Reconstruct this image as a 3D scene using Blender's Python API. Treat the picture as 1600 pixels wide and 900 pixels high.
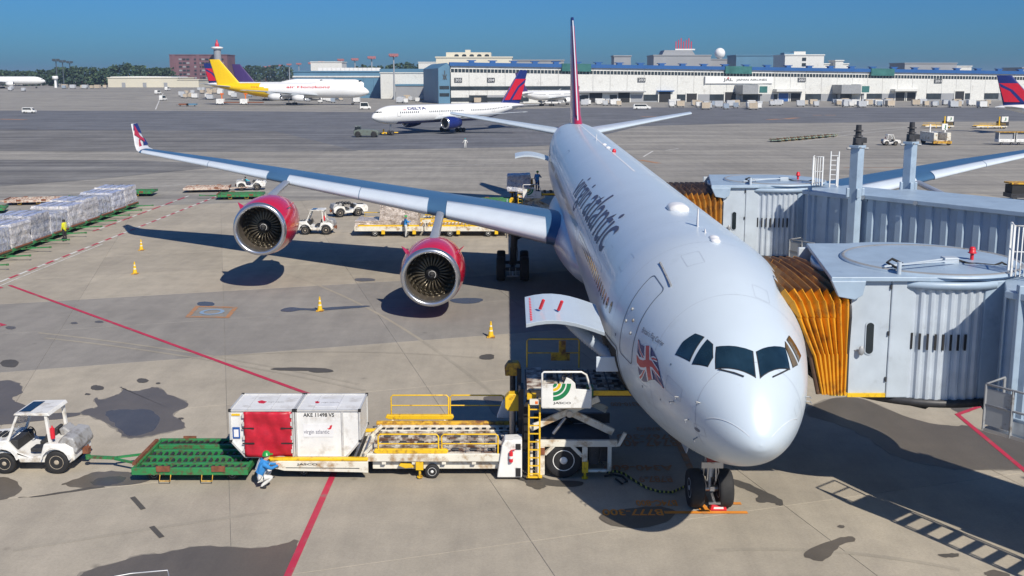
import bpy, bmesh, math, random
from mathutils import Vector, Matrix
from math import sin, cos, pi, radians, sqrt, atan2, tan, hypot
random.seed(7)
scene = bpy.context.scene
for o in list(bpy.data.objects): bpy.data.objects.remove(o)

# ------------------------------------------------------------------ camera
CAM_H, CAM_F, CAM_PITCH, CAM_CY = 11.94, 1537.5, 0.1592, 366.5   # height, focal (px of 1600), down pitch, principal row
cam_data = bpy.data.cameras.new('camera')
cam = bpy.data.objects.new('camera', cam_data)
scene.collection.objects.link(cam)
cam.location = (0, 0, CAM_H)
cam.rotation_euler = (pi / 2 - CAM_PITCH, 0, 0)
cam_data.sensor_width = 36.0
cam_data.lens = 36.0 * CAM_F / 1600.0
cam_data.shift_y = -(450.0 - CAM_CY) / 1600.0
cam_data.clip_start = 0.1
cam_data.clip_end = 9000
scene.camera = cam

# ------------------------------------------------------------------ sky, sun, exposure
SUN = Vector((0.3475, -0.6624, 0.6631)).normalized()
world = bpy.data.worlds.new('World'); scene.world = world; world.use_nodes = True
wn = world.node_tree; bgn = wn.nodes['Background']
sky = wn.nodes.new('ShaderNodeTexSky'); sky.sky_type = 'NISHITA'
sky.sun_disc = False
sky.sun_elevation = math.asin(SUN.z)
sky.sun_rotation = atan2(SUN.x, SUN.y)
sky.altitude = 0; sky.air_density = 1.0; sky.dust_density = 0.75; sky.ozone_density = 3.0
tint = wn.nodes.new('ShaderNodeMix'); tint.data_type = 'RGBA'; tint.blend_type = 'MULTIPLY'
tint.inputs[0].default_value = 1.0
tint.inputs[7].default_value = (0.15, 0.39, 0.72, 1)
wn.links.new(sky.outputs[0], tint.inputs[6]); wn.links.new(tint.outputs[2], bgn.inputs[0])
bgn.inputs[1].default_value = 0.10
sl = bpy.data.lights.new('sun', 'SUN'); sl.energy = 4.6; sl.angle = radians(0.55); sl.color = (1.0, 0.925, 0.80)
sun = bpy.data.objects.new('sun', sl); scene.collection.objects.link(sun)
sun.rotation_euler = SUN.to_track_quat('Z', 'Y').to_euler()
sun.location = SUN * 200
scene.view_settings.view_transform = 'Standard'; scene.view_settings.look = 'None'
scene.view_settings.gamma = 1.0; scene.view_settings.use_curve_mapping = False
scene.view_settings.exposure = 0.22

# ------------------------------------------------------------------ helpers
def G(px, py, z=0.0):
    """ground (or height z) point seen at a photo pixel: used only to read off where a thing stands"""
    c, s = cos(CAM_PITCH), sin(CAM_PITCH); dx = (px - 800) / CAM_F; dy = (CAM_CY - py) / CAM_F
    t = (z - CAM_H) / (-s + dy * c)
    return Vector((dx * t, (c + dy * s) * t, z))

class MB:
    def __init__(s, xf=None): s.v = []; s.f = []; s.m = []; s.sm = []; s.xf = xf
    def add(s, vs, fs, m=0, sm=False):
        b = len(s.v)
        for p in vs:
            p = Vector(p)
            if s.xf is not None: p = s.xf @ p
            s.v.append(p)
        for f in fs: s.f.append([b + i for i in f]); s.m.append(m); s.sm.append(sm)
        return s
    def box(s, x0, x1, y0, y1, z0, z1, m=0):
        return s.add([(x0,y0,z0),(x1,y0,z0),(x1,y1,z0),(x0,y1,z0),(x0,y0,z1),(x1,y0,z1),(x1,y1,z1),(x0,y1,z1)],
              [(0,3,2,1),(4,5,6,7),(0,1,5,4),(1,2,6,5),(2,3,7,6),(3,0,4,7)], m)
    def bar(s, p, q, w, h=None, m=0, up=(0,0,1)):
        p, q = Vector(p), Vector(q); h = h or w; d = (q - p).normalized(); u = Vector(up)
        if abs(d.dot(u)) > .98: u = Vector((0,1,0))
        a = d.cross(u).normalized() * (w / 2); b = a.cross(d).normalized() * (h / 2)
        vs = [p-a-b, p+a-b, p+a+b, p-a+b, q-a-b, q+a-b, q+a+b, q-a+b]
        return s.add(vs, [(0,1,2,3),(7,6,5,4),(0,4,5,1),(1,5,6,2),(2,6,7,3),(3,7,4,0)], m)
    def cyl(s, p, q, r0, r1=None, n=12, m=0, caps=True, sm=True):
        p, q = Vector(p), Vector(q); r1 = r0 if r1 is None else r1; d = (q - p).normalized()
        u = Vector((0,0,1)) if abs(d.z) < .9 else Vector((1,0,0))
        a = d.cross(u).normalized(); b = d.cross(a)
        vs = []
        for c_, r in ((p, r0), (q, r1)):
            for i in range(n): t = 2*pi*i/n; vs.append(c_ + a*(r*cos(t)) + b*(r*sin(t)))
        fs = [(i, i+n, (i+1) % n + n, (i+1) % n) for i in range(n)]
        s.add(vs, fs, m, sm)
        if caps:
            s.add(vs[:n], [tuple(range(n))], m); s.add(vs[n:], [tuple(reversed(range(n)))], m)
        return s
    def tube(s, pts, r, n=6, m=0, closed=False):
        pts = [Vector(p) for p in pts]; N = len(pts); vs = []
        prev = None
        for i, p in enumerate(pts):
            if closed: d = pts[(i+1) % N] - pts[i-1]
            else: d = pts[min(i+1, N-1)] - pts[max(i-1, 0)]
            d.normalize()
            if prev is None:
                u = Vector((0,0,1)) if abs(d.z) < .9 else Vector((1,0,0)); a = d.cross(u).normalized()
            else: a = (prev - d * prev.dot(d)).normalized()
            prev = a; b = d.cross(a)
            for k in range(n): t = 2*pi*k/n; vs.append(p + a*(r*cos(t)) + b*(r*sin(t)))
        fs = []
        for i in range(N if closed else N-1):
            j = (i+1) % N
            for k in range(n): fs.append((i*n+k, i*n+(k+1) % n, j*n+(k+1) % n, j*n+k))
        s.add(vs, fs, m, True)
        if not closed: s.add(vs[:n], [tuple(reversed(range(n)))], m); s.add(vs[-n:], [tuple(range(n))], m)
        return s
    def loft(s, rings, m=0, cap0=True, cap1=True, sm=True, mf=None):
        n = len(rings[0]); vs = [p for r in rings for p in r]; b0 = len(s.f)
        for i in range(len(rings)-1):
            for k in range(n):
                pass
        fs = [(i*n+k, i*n+(k+1) % n, (i+1)*n+(k+1) % n, (i+1)*n+k) for i in range(len(rings)-1) for k in range(n)]
        s.add(vs, fs, m, sm)
        if mf:
            for i in range(len(rings)-1):
                for k in range(n): s.m[b0 + i*n+k] = mf(i, k)
        if cap0: s.add(rings[0], [tuple(reversed(range(n)))], m)
        if cap1: s.add(rings[-1], [tuple(range(n))], m)
        return s
    def lathe(s, prof, o=(0,0,0), axis='z', n=24, m=0, mf=None, caps=True):
        """prof: (radius, height) pairs"""
        o = Vector(o); rings = []
        for r, h in prof:
            ring = []
            for k in range(n):
                t = 2*pi*k/n; a, b = r*cos(t), r*sin(t)
                ring.append(o + (Vector((a,b,h)) if axis == 'z' else Vector((b,h,a)) if axis == 'y' else Vector((h,a,b))))
            rings.append(ring)
        return s.loft(rings, m, caps and prof[0][0] > 1e-4, caps and prof[-1][0] > 1e-4, True, mf)
    def prism(s, poly, a, b, axis='y', m=0):
        """extrude a 2D polygon; axis y: poly=(x,z), axis x: poly=(y,z), axis z: poly=(x,y)"""
        def P(u, v, w): return (u, w, v) if axis == 'y' else (w, u, v) if axis == 'x' else (u, v, w)
        n = len(poly); vs = [P(u, v, a) for u, v in poly] + [P(u, v, b) for u, v in poly]
        fs = [(i, (i+1) % n, (i+1) % n + n, i + n) for i in range(n)] + [tuple(reversed(range(n))), tuple(range(n, 2*n))]
        return s.add(vs, fs, m)
    def ball(s, c_, rx, ry=None, rz=None, n=10, m=0):
        ry = ry or rx; rz = rz or rx; c_ = Vector(c_)
        rings = []
        for i in range(1, n//2 + 2):
            ph = pi * (i - .5) / (n//2 + 1)
            rings.append([c_ + Vector((rx*sin(ph)*cos(2*pi*k/n), ry*sin(ph)*sin(2*pi*k/n), rz*cos(ph))) for k in range(n)])
        return s.loft(rings, m)
    def mesh(s, name, mats):
        me = bpy.data.meshes.new(name); me.from_pydata(s.v, [], s.f)
        for mt in (mats if isinstance(mats, (list, tuple)) else [mats]): me.materials.append(mt)
        me.polygons.foreach_set('material_index', s.m); me.polygons.foreach_set('use_smooth', s.sm)
        bm = bmesh.new(); bm.from_mesh(me); bmesh.ops.recalc_face_normals(bm, faces=bm.faces[:]); bm.to_mesh(me); bm.free()
        me.update(); return me
    def build(s, name, mats, parent=None, bevel=0, loc=None, rz=0, **tags):
        return put(name, s.mesh(name, mats), parent, bevel, loc, rz, **tags)

def put(name, me, parent=None, bevel=0, loc=None, rz=0, label=None, cat=None, group=None, kind=None):
    o = bpy.data.objects.new(name, me); scene.collection.objects.link(o)
    if parent: o.parent = parent
    if loc is not None: o.location = loc
    if rz: o.rotation_euler.z = rz
    if bevel:
        b = o.modifiers.new('bevel', 'BEVEL'); b.width = bevel; b.segments = 2; b.limit_method = 'ANGLE'; b.angle_limit = radians(40)
    if label: o['label'] = label
    if cat: o['category'] = cat
    if group: o['group'] = group
    if kind: o['kind'] = kind
    return o
def thing(name, label, cat, loc=(0,0,0), rz=0, group=None):
    return put(name, None, None, 0, loc, rz, label=label, cat=cat, group=group)
def copy_tree(o, loc=None, rz=None, label=None, group=None, parent=None):
    c = o.copy(); scene.collection.objects.link(c)
    if parent: c.parent = parent
    if loc is not None: c.location = loc
    if rz is not None: c.rotation_euler.z = rz
    if label: c['label'] = label
    if group: c['group'] = group
    for ch in o.children: copy_tree(ch, parent=c)
    return c

# ---- text and outline decals -> meshes that can be laid on any surface
def text_verts(txt, shear=0.0, bold=0.0, space=1.0):
    """flat filled text scaled to width 0..1 (u) and cap height kept as v; returns verts, faces, (w,h)"""
    cu = bpy.data.curves.new('t', 'FONT'); cu.body = txt; cu.size = 1; cu.shear = shear; cu.offset = bold; cu.resolution_u = 3; cu.space_character = space
    ob = bpy.data.objects.new('t', cu); me = bpy.data.meshes.new_from_object(ob)
    vs = [v.co.copy() for v in me.vertices]; fs = [tuple(p.vertices) for p in me.polygons]
    bpy.data.objects.remove(ob); bpy.data.meshes.remove(me); bpy.data.curves.remove(cu)
    x0 = min(v.x for v in vs); x1 = max(v.x for v in vs); y0 = min(v.y for v in vs); y1 = max(v.y for v in vs)
    return vs, fs, (x0, x1, y0, y1)
def text_on(name, txt, mp, mat_, parent, cuts=0, vnorm='box', shear=0, bold=0, space=1.0, kind=None):
    """mp(u,v) -> point; u 0..1 across the text, v 0..1 from lowest to highest point of the text"""
    vs, fs, (x0, x1, y0, y1) = text_verts(txt, shear, bold, space)
    bm = bmesh.new(); bv = [bm.verts.new(((v.x-x0)/(x1-x0), (v.y-y0)/(y1-y0), 0)) for v in vs]
    for f in fs:
        try: bm.faces.new([bv[i] for i in f])
        except ValueError: pass
    for i in range(1, cuts):
        bmesh.ops.bisect_plane(bm, geom=bm.verts[:]+bm.edges[:]+bm.faces[:], plane_co=(0, i/cuts, 0), plane_no=(0,1,0))
    for v in bm.verts: v.co = Vector(mp(v.co.x, v.co.y))
    me = bpy.data.meshes.new(name); bm.to_mesh(me); bm.free(); me.materials.append(mat_)
    return put(name, me, parent, kind=kind)
def poly_on(name, polys, mp, mats, parent, cuts=0, **kw):
    """polys: list of (points2d, material index, layer); mp(u,v,layer)"""
    bm = bmesh.new()
    for pts, mi, lay in polys:
        b2 = bmesh.new(); f = b2.faces.new([b2.verts.new((p[0], p[1], 0)) for p in pts])
        xs = [p[0] for p in pts]; ys = [p[1] for p in pts]
        for i in range(1, cuts):
            for ax in (0, 1):
                lo, hi = (min(xs), max(xs)) if ax == 0 else (min(ys), max(ys))
                co = [0,0,0]; co[ax] = lo + (hi-lo)*i/cuts; no = [0,0,0]; no[ax] = 1
                bmesh.ops.bisect_plane(b2, geom=b2.verts[:]+b2.edges[:]+b2.faces[:], plane_co=co, plane_no=no)
        bmesh.ops.triangulate(b2, faces=b2.faces[:])
        vm = {v: bm.verts.new(Vector(mp(v.co.x, v.co.y, lay))) for v in b2.verts}
        for f in b2.faces:
            nf = bm.faces.new([vm[v] for v in f.verts]); nf.material_index = mi
        b2.free()
    me = bpy.data.meshes.new(name); bm.to_mesh(me); bm.free()
    for m_ in (mats if isinstance(mats, (list, tuple)) else [mats]): me.materials.append(m_)
    return put(name, me, parent, **kw)

# ------------------------------------------------------------------ materials
def nt(name):
    m = bpy.data.materials.new(name); m.use_nodes = True; t = m.node_tree
    return m, t, t.nodes['Principled BSDF']
def N(t, typ, **kw):
    n = t.nodes.new(typ)
    for k, v in kw.items(): setattr(n, k, v)
    return n
def ramp(t, src, stops):
    r = N(t, 'ShaderNodeValToRGB'); t.links.new(src, r.inputs[0]); e = r.color_ramp.elements
    while len(e) < len(stops): e.new(.5)
    for el, (p, c_) in zip(e, stops): el.position = p; el.color = (*c_, 1) if len(c_) == 3 else c_
    return r.outputs[0]
def mixc(t, fac, a, b, mode='MIX'):
    n = N(t, 'ShaderNodeMix', data_type='RGBA', blend_type=mode)
    for i, x in ((0, fac), (6, a), (7, b)):
        if isinstance(x, (int, float)): n.inputs[i].default_value = x
        elif isinstance(x, tuple): n.inputs[i].default_value = (*x, 1) if len(x) == 3 else x
        else: t.links.new(x, n.inputs[i])
    return n.outputs[2]
def noise(t, co, scale, detail=4, rough=.55, w=None):
    n = N(t, 'ShaderNodeTexNoise'); n.inputs['Scale'].default_value = scale; n.inputs['Detail'].default_value = detail
    n.inputs['Roughness'].default_value = rough; t.links.new(co, n.inputs['Vector']); return n.outputs[0]
def coords(t, kind='Object', scale=(1,1,1)):
    if kind == 'World': src = N(t, 'ShaderNodeNewGeometry').outputs['Position']
    else: src = N(t, 'ShaderNodeTexCoord').outputs[kind]
    m = N(t, 'ShaderNodeMapping'); m.inputs['Scale'].default_value = scale; t.links.new(src, m.inputs['Vector']); return m.outputs[0]
def paint(name, col, rough=.45, metal=0, var=.12, vs=1.5, dirt=0, dirtcol=(.09,.06,.04), ds=3.0, bump=0, bs=30, coat=0, spec=.5, two=None):
    m, t, b = nt(name); co = coords(t)
    n1 = noise(t, co, vs, 5)
    dk = tuple(x*(1-var) for x in col); lt = tuple(min(1, x*(1+var*.6)) for x in col)
    c_ = ramp(t, n1, [(.3, dk), (.7, lt)])
    if dirt:
        n2 = noise(t, co, ds, 8, .65)
        f = ramp(t, n2, [(.62-dirt*.28, (0,0,0)), (.74-dirt*.2, (1,1,1))])
        c_ = mixc(t, f, c_, dirtcol)
    t.links.new(c_, b.inputs['Base Color'])
    b.inputs['Roughness'].default_value = rough; b.inputs['Metallic'].default_value = metal
    b.inputs['Coat Weight'].default_value = coat; b.inputs['Specular IOR Level'].default_value = spec
    if bump:
        bp = N(t, 'ShaderNodeBump'); bp.inputs['Strength'].default_value = bump; bp.inputs['Distance'].default_value = .02
        t.links.new(noise(t, co, bs, 4), bp.inputs['Height']); t.links.new(bp.outputs[0], b.inputs['Normal'])
    return m
W_ = paint('white_paint', (.78,.78,.76), .35, dirt=.22, dirtcol=(.42,.38,.33), ds=2.2)
WD = paint('worn_white_paint', (.74,.72,.66), .45, dirt=.62, dirtcol=(.16,.08,.04), ds=4.0)
YE = paint('yellow_paint', (.80,.50,.02), .4, dirt=.3, dirtcol=(.35,.19,.03), ds=5)
GN = paint('green_paint', (.03,.22,.07), .5, dirt=.5, dirtcol=(.10,.06,.035), ds=5)
RU = paint('rust', (.22,.08,.04), .8, var=.4, vs=6)
BK = paint('black_rubber', (.018,.018,.02), .75, var=.3, vs=4)
DK = paint('dark_metal', (.05,.05,.055), .5, .3, var=.3, vs=4)
STL = paint('bare_steel', (.45,.45,.46), .38, .85, var=.15)
GRY = paint('grey_metal', (.33,.34,.35), .5, .2, dirt=.2, dirtcol=(.15,.13,.11))
RED = paint('red_paint', (.62,.02,.035), .4)
ORG = paint('orange_paint', (.75,.16,.02), .55)
BLU = paint('blue_paint', (.02,.09,.32), .4)
GLS = paint('dark_glass', (.012,.02,.026), .06, var=.1, spec=.8)
SKIN = paint('skin', (.55,.33,.24), .6, var=.08)
TRAM = paint('tarmac_marking_white', (.66,.65,.62), .7, dirt=.45, dirtcol=(.33,.31,.28), ds=1.5)

# ================================================================== GROUND
def concrete(name, base, var=.16, rough=.85, streak=0.0, gloss=None, rnd=.10):
    m, t, b = nt(name); co = coords(t, 'World')
    big = noise(t, co, .11, 4, .6); mid = noise(t, co, .9, 6, .65); fine = noise(t, co, 14, 3, .6)
    c_ = ramp(t, big, [(.3, tuple(x*(1-var) for x in base)), (.7, tuple(x*(1+var*.6) for x in base))])
    c_ = mixc(t, .75, c_, ramp(t, mid, [(.3, (.80,.80,.80)), (.65, (1.04,1.03,1.02))]), 'MULTIPLY')
    sw = coords(t, 'World', (.9, .07, 1)); sw.node.inputs['Rotation'].default_value = (0, 0, radians(-28))
    c_ = mixc(t, .55, c_, ramp(t, noise(t, sw, 1.1, 5, .7), [(.30, (.80,.80,.82)), (.55, (1,1,1)), (.74, (1.10,1.09,1.07))]), 'MULTIPLY')
    c_ = mixc(t, .5, c_, ramp(t, fine, [(.3, (.82,.82,.82)), (.7, (1.1,1.1,1.1))]), 'MULTIPLY')
    if rnd:
        oi = N(t, 'ShaderNodeObjectInfo')
        c_ = mixc(t, 1.0, c_, ramp(t, oi.outputs['Random'], [(0, (1-rnd,1-rnd,1-rnd*.9)), (1, (1+rnd*.4,)*3)]), 'MULTIPLY')
    if streak:
        cs = coords(t, 'World', (.006, .11, 1)); s1 = noise(t, cs, 2.2, 6, .7)
        c_ = mixc(t, streak, c_, ramp(t, s1, [(.38, (.42,.42,.45)), (.62, (1.06,1.05,1.02))]), 'MULTIPLY')
    # scattered oil drips
    vo = N(t, 'ShaderNodeTexVoronoi'); vo.inputs['Scale'].default_value = .33; t.links.new(co, vo.inputs['Vector'])
    c_ = mixc(t, .6, c_, ramp(t, vo.outputs['Distance'], [(.012, (.5,.5,.5)), (.05, (1,1,1))]), 'MULTIPLY')
    t.links.new(c_, b.inputs['Base Color'])
    b.inputs['Roughness'].default_value = rough; b.inputs['Specular IOR Level'].default_value = .35
    bp = N(t, 'ShaderNodeBump'); bp.inputs['Strength'].default_value = .25; bp.inputs['Distance'].default_value = .01
    t.links.new(fine, bp.inputs['Height']); t.links.new(bp.outputs[0], b.inputs['Normal'])
    if gloss is not None:
        b.inputs['Roughness'].default_value = gloss; bp.inputs['Strength'].default_value = .08
    return m
CON = concrete('apron_concrete', (.415,.372,.302))
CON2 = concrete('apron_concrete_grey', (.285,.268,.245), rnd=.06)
CONF = concrete('far_concrete', (.355,.338,.305), streak=.55, rnd=0)
ASP = concrete('taxiway_asphalt', (.185,.192,.21), var=.25, streak=.55, rnd=0)
ASPL = concrete('worn_asphalt', (.235,.232,.228), var=.25, streak=.8, rnd=0)
WET = concrete('wet_concrete', (.135,.118,.098), rough=.4, gloss=.38, rnd=0)
WET2 = concrete('puddle', (.085,.080,.074), rough=.3, gloss=.26, rnd=0)
OIL = concrete('oil_stain', (.10,.092,.082), rough=.6, rnd=0)

def smooth(a, b, x):
    t = max(0, min(1, (x-a)/(b-a))); return t*t*(3-2*t)
def terrain(x, y):
    return 4.6 * smooth(430, 640, y) * smooth(130, 210, -x)
def GT(px, py):
    """point on the (gently rising) terrain seen at a photo pixel"""
    p = G(px, py)
    for _ in range(40): p = p.lerp(G(px, py, min(terrain(p.x, p.y), CAM_H-3)), .4)
    p.z = terrain(p.x, p.y); return p
gx = [-5000,-2500,-1200,-700,-520,-420,-340,-280,-240,-210,-190,-170,-150,-130,-100,-60,0,60,120,250,500,1000,2500,5000]
gy = [-120,0,60,110,200,300,400,430,460,490,520,550,580,610,640,700,900,1400,3000,8000]
mb = MB()
vs = [(x, y, -.016 + terrain(x, y)) for y in gy for x in gx]; nx_ = len(gx)
mb.add(vs, [(j*nx_+i, j*nx_+i+1, (j+1)*nx_+i+1, (j+1)*nx_+i) for j in range(len(gy)-1) for i in range(nx_-1)], 0, True)
ground = mb.build('apron_ground', CONF, kind='structure')

# concrete slabs of the stand, one object each, joints left open
ang = radians(16.5); e_ = Vector((cos(ang), sin(ang), 0)); n_ = Vector((-sin(ang), cos(ang), 0)); SP = 6.75; SL = 7.5
def slab_mesh(nm, m_):
    mb = MB(); g = .008; L, Wd = SL-g, SP-g; h = .012; c_ = .006
    mb.add([(g,g,-h),(L,g,-h),(L,Wd,-h),(g,Wd,-h),(g,g,-c_),(L,g,-c_),(L,Wd,-c_),(g,Wd,-c_),(g+c_,g+c_,0),(L-c_,g+c_,0),(L-c_,Wd-c_,0),(g+c_,Wd-c_,0)],
        [(0,1,5,4),(1,2,6,5),(2,3,7,6),(3,0,4,7),(4,5,9,8),(5,6,10,9),(6,7,11,10),(7,4,8,11),(8,9,10,11)], 0)
    return mb.mesh(nm, m_)
SM1, SM2 = slab_mesh('slab', CON), slab_mesh('slab', CON2)
for r in range(-1, 11):
    for k in range(-9, 9):
        p = n_*(22.9 + r*SP) + e_*(7.3 + k*SL)
        q = p + n_*SP/2 + e_*SL/2
        if q.y < 12 or q.y > 101 or q.x < -46-max(0, (q.y-50)*.25) or q.x > 30+max(0,(q.y-40)*.3): continue
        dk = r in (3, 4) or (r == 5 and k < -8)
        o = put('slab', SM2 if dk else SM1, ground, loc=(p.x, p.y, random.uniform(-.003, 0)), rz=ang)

def sheet(name, pts, m_, z=.006, parent=ground):
    pts = [Vector((p[0], p[1], 0)) for p in pts]
    bm = bmesh.new(); f = bm.faces.new([bm.verts.new((p.x, p.y, z + terrain(p.x, p.y))) for p in pts])
    bmesh.ops.triangulate(bm, faces=bm.faces[:])
    for f in bm.faces:
        if f.normal.z < 0: f.normal_flip()
    me = bpy.data.meshes.new(name); bm.to_mesh(me); bm.free(); me.materials.append(m_)
    return put(name, me, parent, kind=None)
def strip_pts(a, b, w):
    a, b = Vector((a[0], a[1], 0)), Vector((b[0], b[1], 0)); d = (b-a).normalized(); n = Vector((-d.y, d.x, 0))*w/2
    return [a-n, b-n, b+n, a+n]
def strip(name, pts, w, m_, z=.012):
    """mitred painted line through the points"""
    P = [Vector((p[0], p[1], 0)) for p in pts]; L, R = [], []
    for i, p in enumerate(P):
        d0 = (P[i]-P[i-1]).normalized() if i else (P[1]-P[0]).normalized()
        d1 = (P[i+1]-P[i]).normalized() if i < len(P)-1 else d0
        t = (d0+d1).normalized(); n = Vector((-t.y, t.x, 0)); k = w/2/max(.3, n.dot(Vector((-d0.y, d0.x, 0))))
        L.append(p+n*k); R.append(p-n*k)
    mb = MB(); nn = len(P)
    mb.add([(p.x,p.y,z+terrain(p.x,p.y)) for p in L+R], [(i, i+nn, i+nn+1, i+1) for i in range(nn-1)])
    return mb.build(name, m_, ground)
# darker taxiway pavement beyond the stand (separate sheets)
tx = [G(-400,233),G(0,236),G(430,237),G(800,230),G(880,226),G(1000,197),G(1150,193),G(1600,189),G(2200,186),G(2200,167),G(1600,168),G(1150,168),G(900,168),G(640,176),G(300,173),G(0,173),G(-400,172)]
sheet('taxiway', tx, ASP, -.004)
sheet('taxiway_edge_band', [G(-300,290),G(0,291),G(150,280),G(330,262),G(330,256),G(210,250),G(0,249),G(-300,249)], ASPL, -.003)
sheet('taxiway_edge_band', [G(-500,233),G(0,236),G(430,237),G(560,236),G(430,205),G(0,202),G(-500,202)], ASPL, .002)

PRED = paint('red_line_paint', (.48,.03,.07), .6, dirt=.25, dirtcol=(.28,.13,.13), ds=2)
PWH = TRAM
POR = paint('orange_line_paint', (.72,.26,.03), .6, dirt=.3, dirtcol=(.38,.20,.09), ds=2.5)
PORF = paint('faded_orange_paint', (.42,.20,.09), .7, dirt=.5, dirtcol=(.27,.21,.16), ds=2.5)
PBL = paint('blue_line_paint', (.22,.33,.48), .7, dirt=.3, dirtcol=(.25,.25,.25))
strip('red_line', [(-5.43,12), (-5.43,33.9), (-29.1,55.8)], .19, PRED)
strip('red_line', [G(1543,631), G(1496,648), G(1604,738), (15.7,18)], .17, PRED)
strip('red_line', [(-30.2,55.9), (-29.2,55.1), (-30.2,54.2)], .16, PRED)
strip('red_line', [G(-30,498), G(7,508), G(-30,516)], .16, PRED)
y = 55.5; k = 0
while y < 99:
    strip('white_dash' if k % 2 else 'red_dash', [(-30.15+.008*(y-55), y), (-30.15+.008*(y-55), y+1.15)], .2, PWH if k % 2 else PRED); y += 1.15; k += 1
y = 76; k = 0
while y < 99:
    strip('white_dash' if k % 2 else 'red_dash', [(-32.75, y), (-32.75, y+1.15)], .2, PWH if k % 3 == 1 else PRED); y += 1.15; k += 1
strip('white_line', [(-29.5,52), (-29.6,58), (-29.55,70)], .09, PWH)
strip('white_line', [G(-60,316), G(0,311), G(180,296), G(372,282)], .16, PWH, -.002)
strip('white_line', [G(420,279), G(600,262.5), G(800,255)], .16, PWH, -.002)
strip('white_line', [G(500,269), G(700,256)], .12, PWH, -.002)
strip('white_line', [G(1225,216), G(1320,206), G(1470,194)], .3, PWH, -.002)
strip('white_line', [G(1255,221), G(1330,210), G(1420,201)], .25, PWH, -.002)
strip('white_line', [GT(243,171), GT(249,157), GT(255,146)], .5, PWH, .02)
for a, b in (((1005,245),(1020,236)), ((1040,235),(1060,232))): strip('white_line', [G(*a), G(*b)], .25, PWH, -.002)
strip('orange_line', [G(1318,262), G(1420,262), G(1520,256), G(1600,247)], .35, PORF, -.002)
strip('orange_line', [G(1000,250), G(1030,255)], .9, PORF, -.002)
for a, b in (((1002,182),(1040,183)), ((1200,187),(1218,186)), ((1226,186),(1246,184)), ((1270,180),(1284,180)), ((1289,180),(1306,180)), ((0,186),(40,187))):
    strip('orange_line', [G(*a), G(*b)], 2.2, PORF, .008)
# nose stop markings
strip('orange_line', [G(1038,801), G(1168,801)], .16, POR)
strip('orange_line', [G(1112,787), G(1158,787)], .16, POR)
strip('orange_line', [G(1107,803), G(1090,786)], .28, POR, .016)
strip('orange_line', [(5.5,26.4), (5.5,96)], .2, PORF)
def ground_text(txt, px0, px1, py0, py1, m_):
    a = G(px0, py1); b = G(px1, py0); x0, x1, y0, y1 = a.x, b.x, a.y, b.y
    text_on('ground_lettering', txt, lambda u, v: (x1 + (x0-x1)*u, y1 + (y0-y1)*v, .013), m_, ground, bold=.02)
ground_text('B777-300', 942, 1034, 796, 806, POR)
ground_text('B74C-800', 995, 1056, 782, 791, POR)
ground_text('B747-400', 962, 1058, 687, 698, PORF); ground_text('B767-300', 965, 1055, 679, 687, PORF)
ground_text('B787-9', 1000, 1048, 744, 754, PORF); ground_text('A340-600', 945, 1050, 727, 736, PORF)
ground_text('A310-600', 955, 1000, 629, 635, PORF); ground_text('B757-2', 995, 1030, 668, 673, PORF)
# square hydrant marking
sq = [G(306,478), G(372,480), G(358,497), G(289,496)]
cs = sum(sq, Vector())/4; inn = [cs + (p-cs)*.80 for p in sq]
for i in range(4): sheet('orange_frame_mark', [sq[i], sq[(i+1) % 4], inn[(i+1) % 4], inn[i]], ORG if False else PORF, .012)
mb = MB(); R0, R1 = .42, .62
mb.add([(cs.x+r*cos(2*pi*k/28), cs.y+r*sin(2*pi*k/28), .013) for r in (R0,R1) for k in range(28)], [(k,(k+1) % 28,(k+1) % 28+28,k+28) for k in range(28)])
mb.build('blue_ring_mark', PBL, ground)

def chaikin(P, it=2):
    for _ in range(it):
        Q = []
        for i in range(len(P)):
            a, b = P[i], P[(i+1) % len(P)]; Q += [a*.75+b*.25, a*.25+b*.75]
        P = Q
    return P
WZ = [.0042]
DAMP = concrete('damp_concrete', (.27,.245,.205), rough=.7, rnd=0)
TYM = concrete('tyre_mark', (.365,.33,.27), rough=.85, rnd=0)
def patch(pix, m_, sc=1, ox=0, oy=0, rough=.05, name='wet_patch'):
    WZ[0] += .00014
    P = chaikin([G(p[0]/sc+ox, p[1]/sc+oy) for p in pix], 2)
    P = [p + Vector((random.uniform(-rough,rough), random.uniform(-rough,rough), 0)) for p in P]
    if m_ is WET and len(pix) > 10 or name == 'soft':
        c_ = sum(P, Vector())/len(P); Q = []
        for i, p in enumerate(P):
            t = (P[(i+1) % len(P)]-P[i-1]); n = Vector((t.y, -t.x, 0)).normalized()
            if n.dot(p-c_) < 0 and (p-c_).length > 1: n = n
            Q.append(p + n*random.uniform(.03,.16))
        Q2 = [p + (p-c_)*.02 + Vector((random.uniform(-.06,.06), random.uniform(-.06,.06), 0)) for p in P]
        sheet('damp_edge', Q2, DAMP, WZ[0]-.00007)
    return sheet(name, P, m_, WZ[0])
patch([(490,340),(560,310),(620,312),(580,240),(640,265),(700,235),(775,215),(740,170),(800,205),(880,205),(960,175),(1000,190),(1090,245),(1190,280),(1170,310),(1060,345),(1140,390),(1170,430),(1100,450),(960,480),(830,500),(760,490),(740,450),(650,390),(590,372)], WET, 4, 0, 560)
patch([(640,330),(760,318),(960,320),(1000,380),(980,450),(840,490),(770,470),(700,395)], WET2, 4, 0, 560)
patch([(-200,150),(0,140),(60,135),(130,160),(155,210),(60,250),(110,270),(190,310),(200,350),(120,400),(0,415),(-200,420)], WET, 4, 0, 560)
patch([(200,350),(480,335),(520,350),(430,372),(200,395),(0,420),(-100,400)], WET, 4, 0, 560)
patch([(375,790),(500,740),(620,705),(800,705),(830,720),(980,770),(720,800),(500,815),(420,795)], WET, 4, 0, 560)
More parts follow.
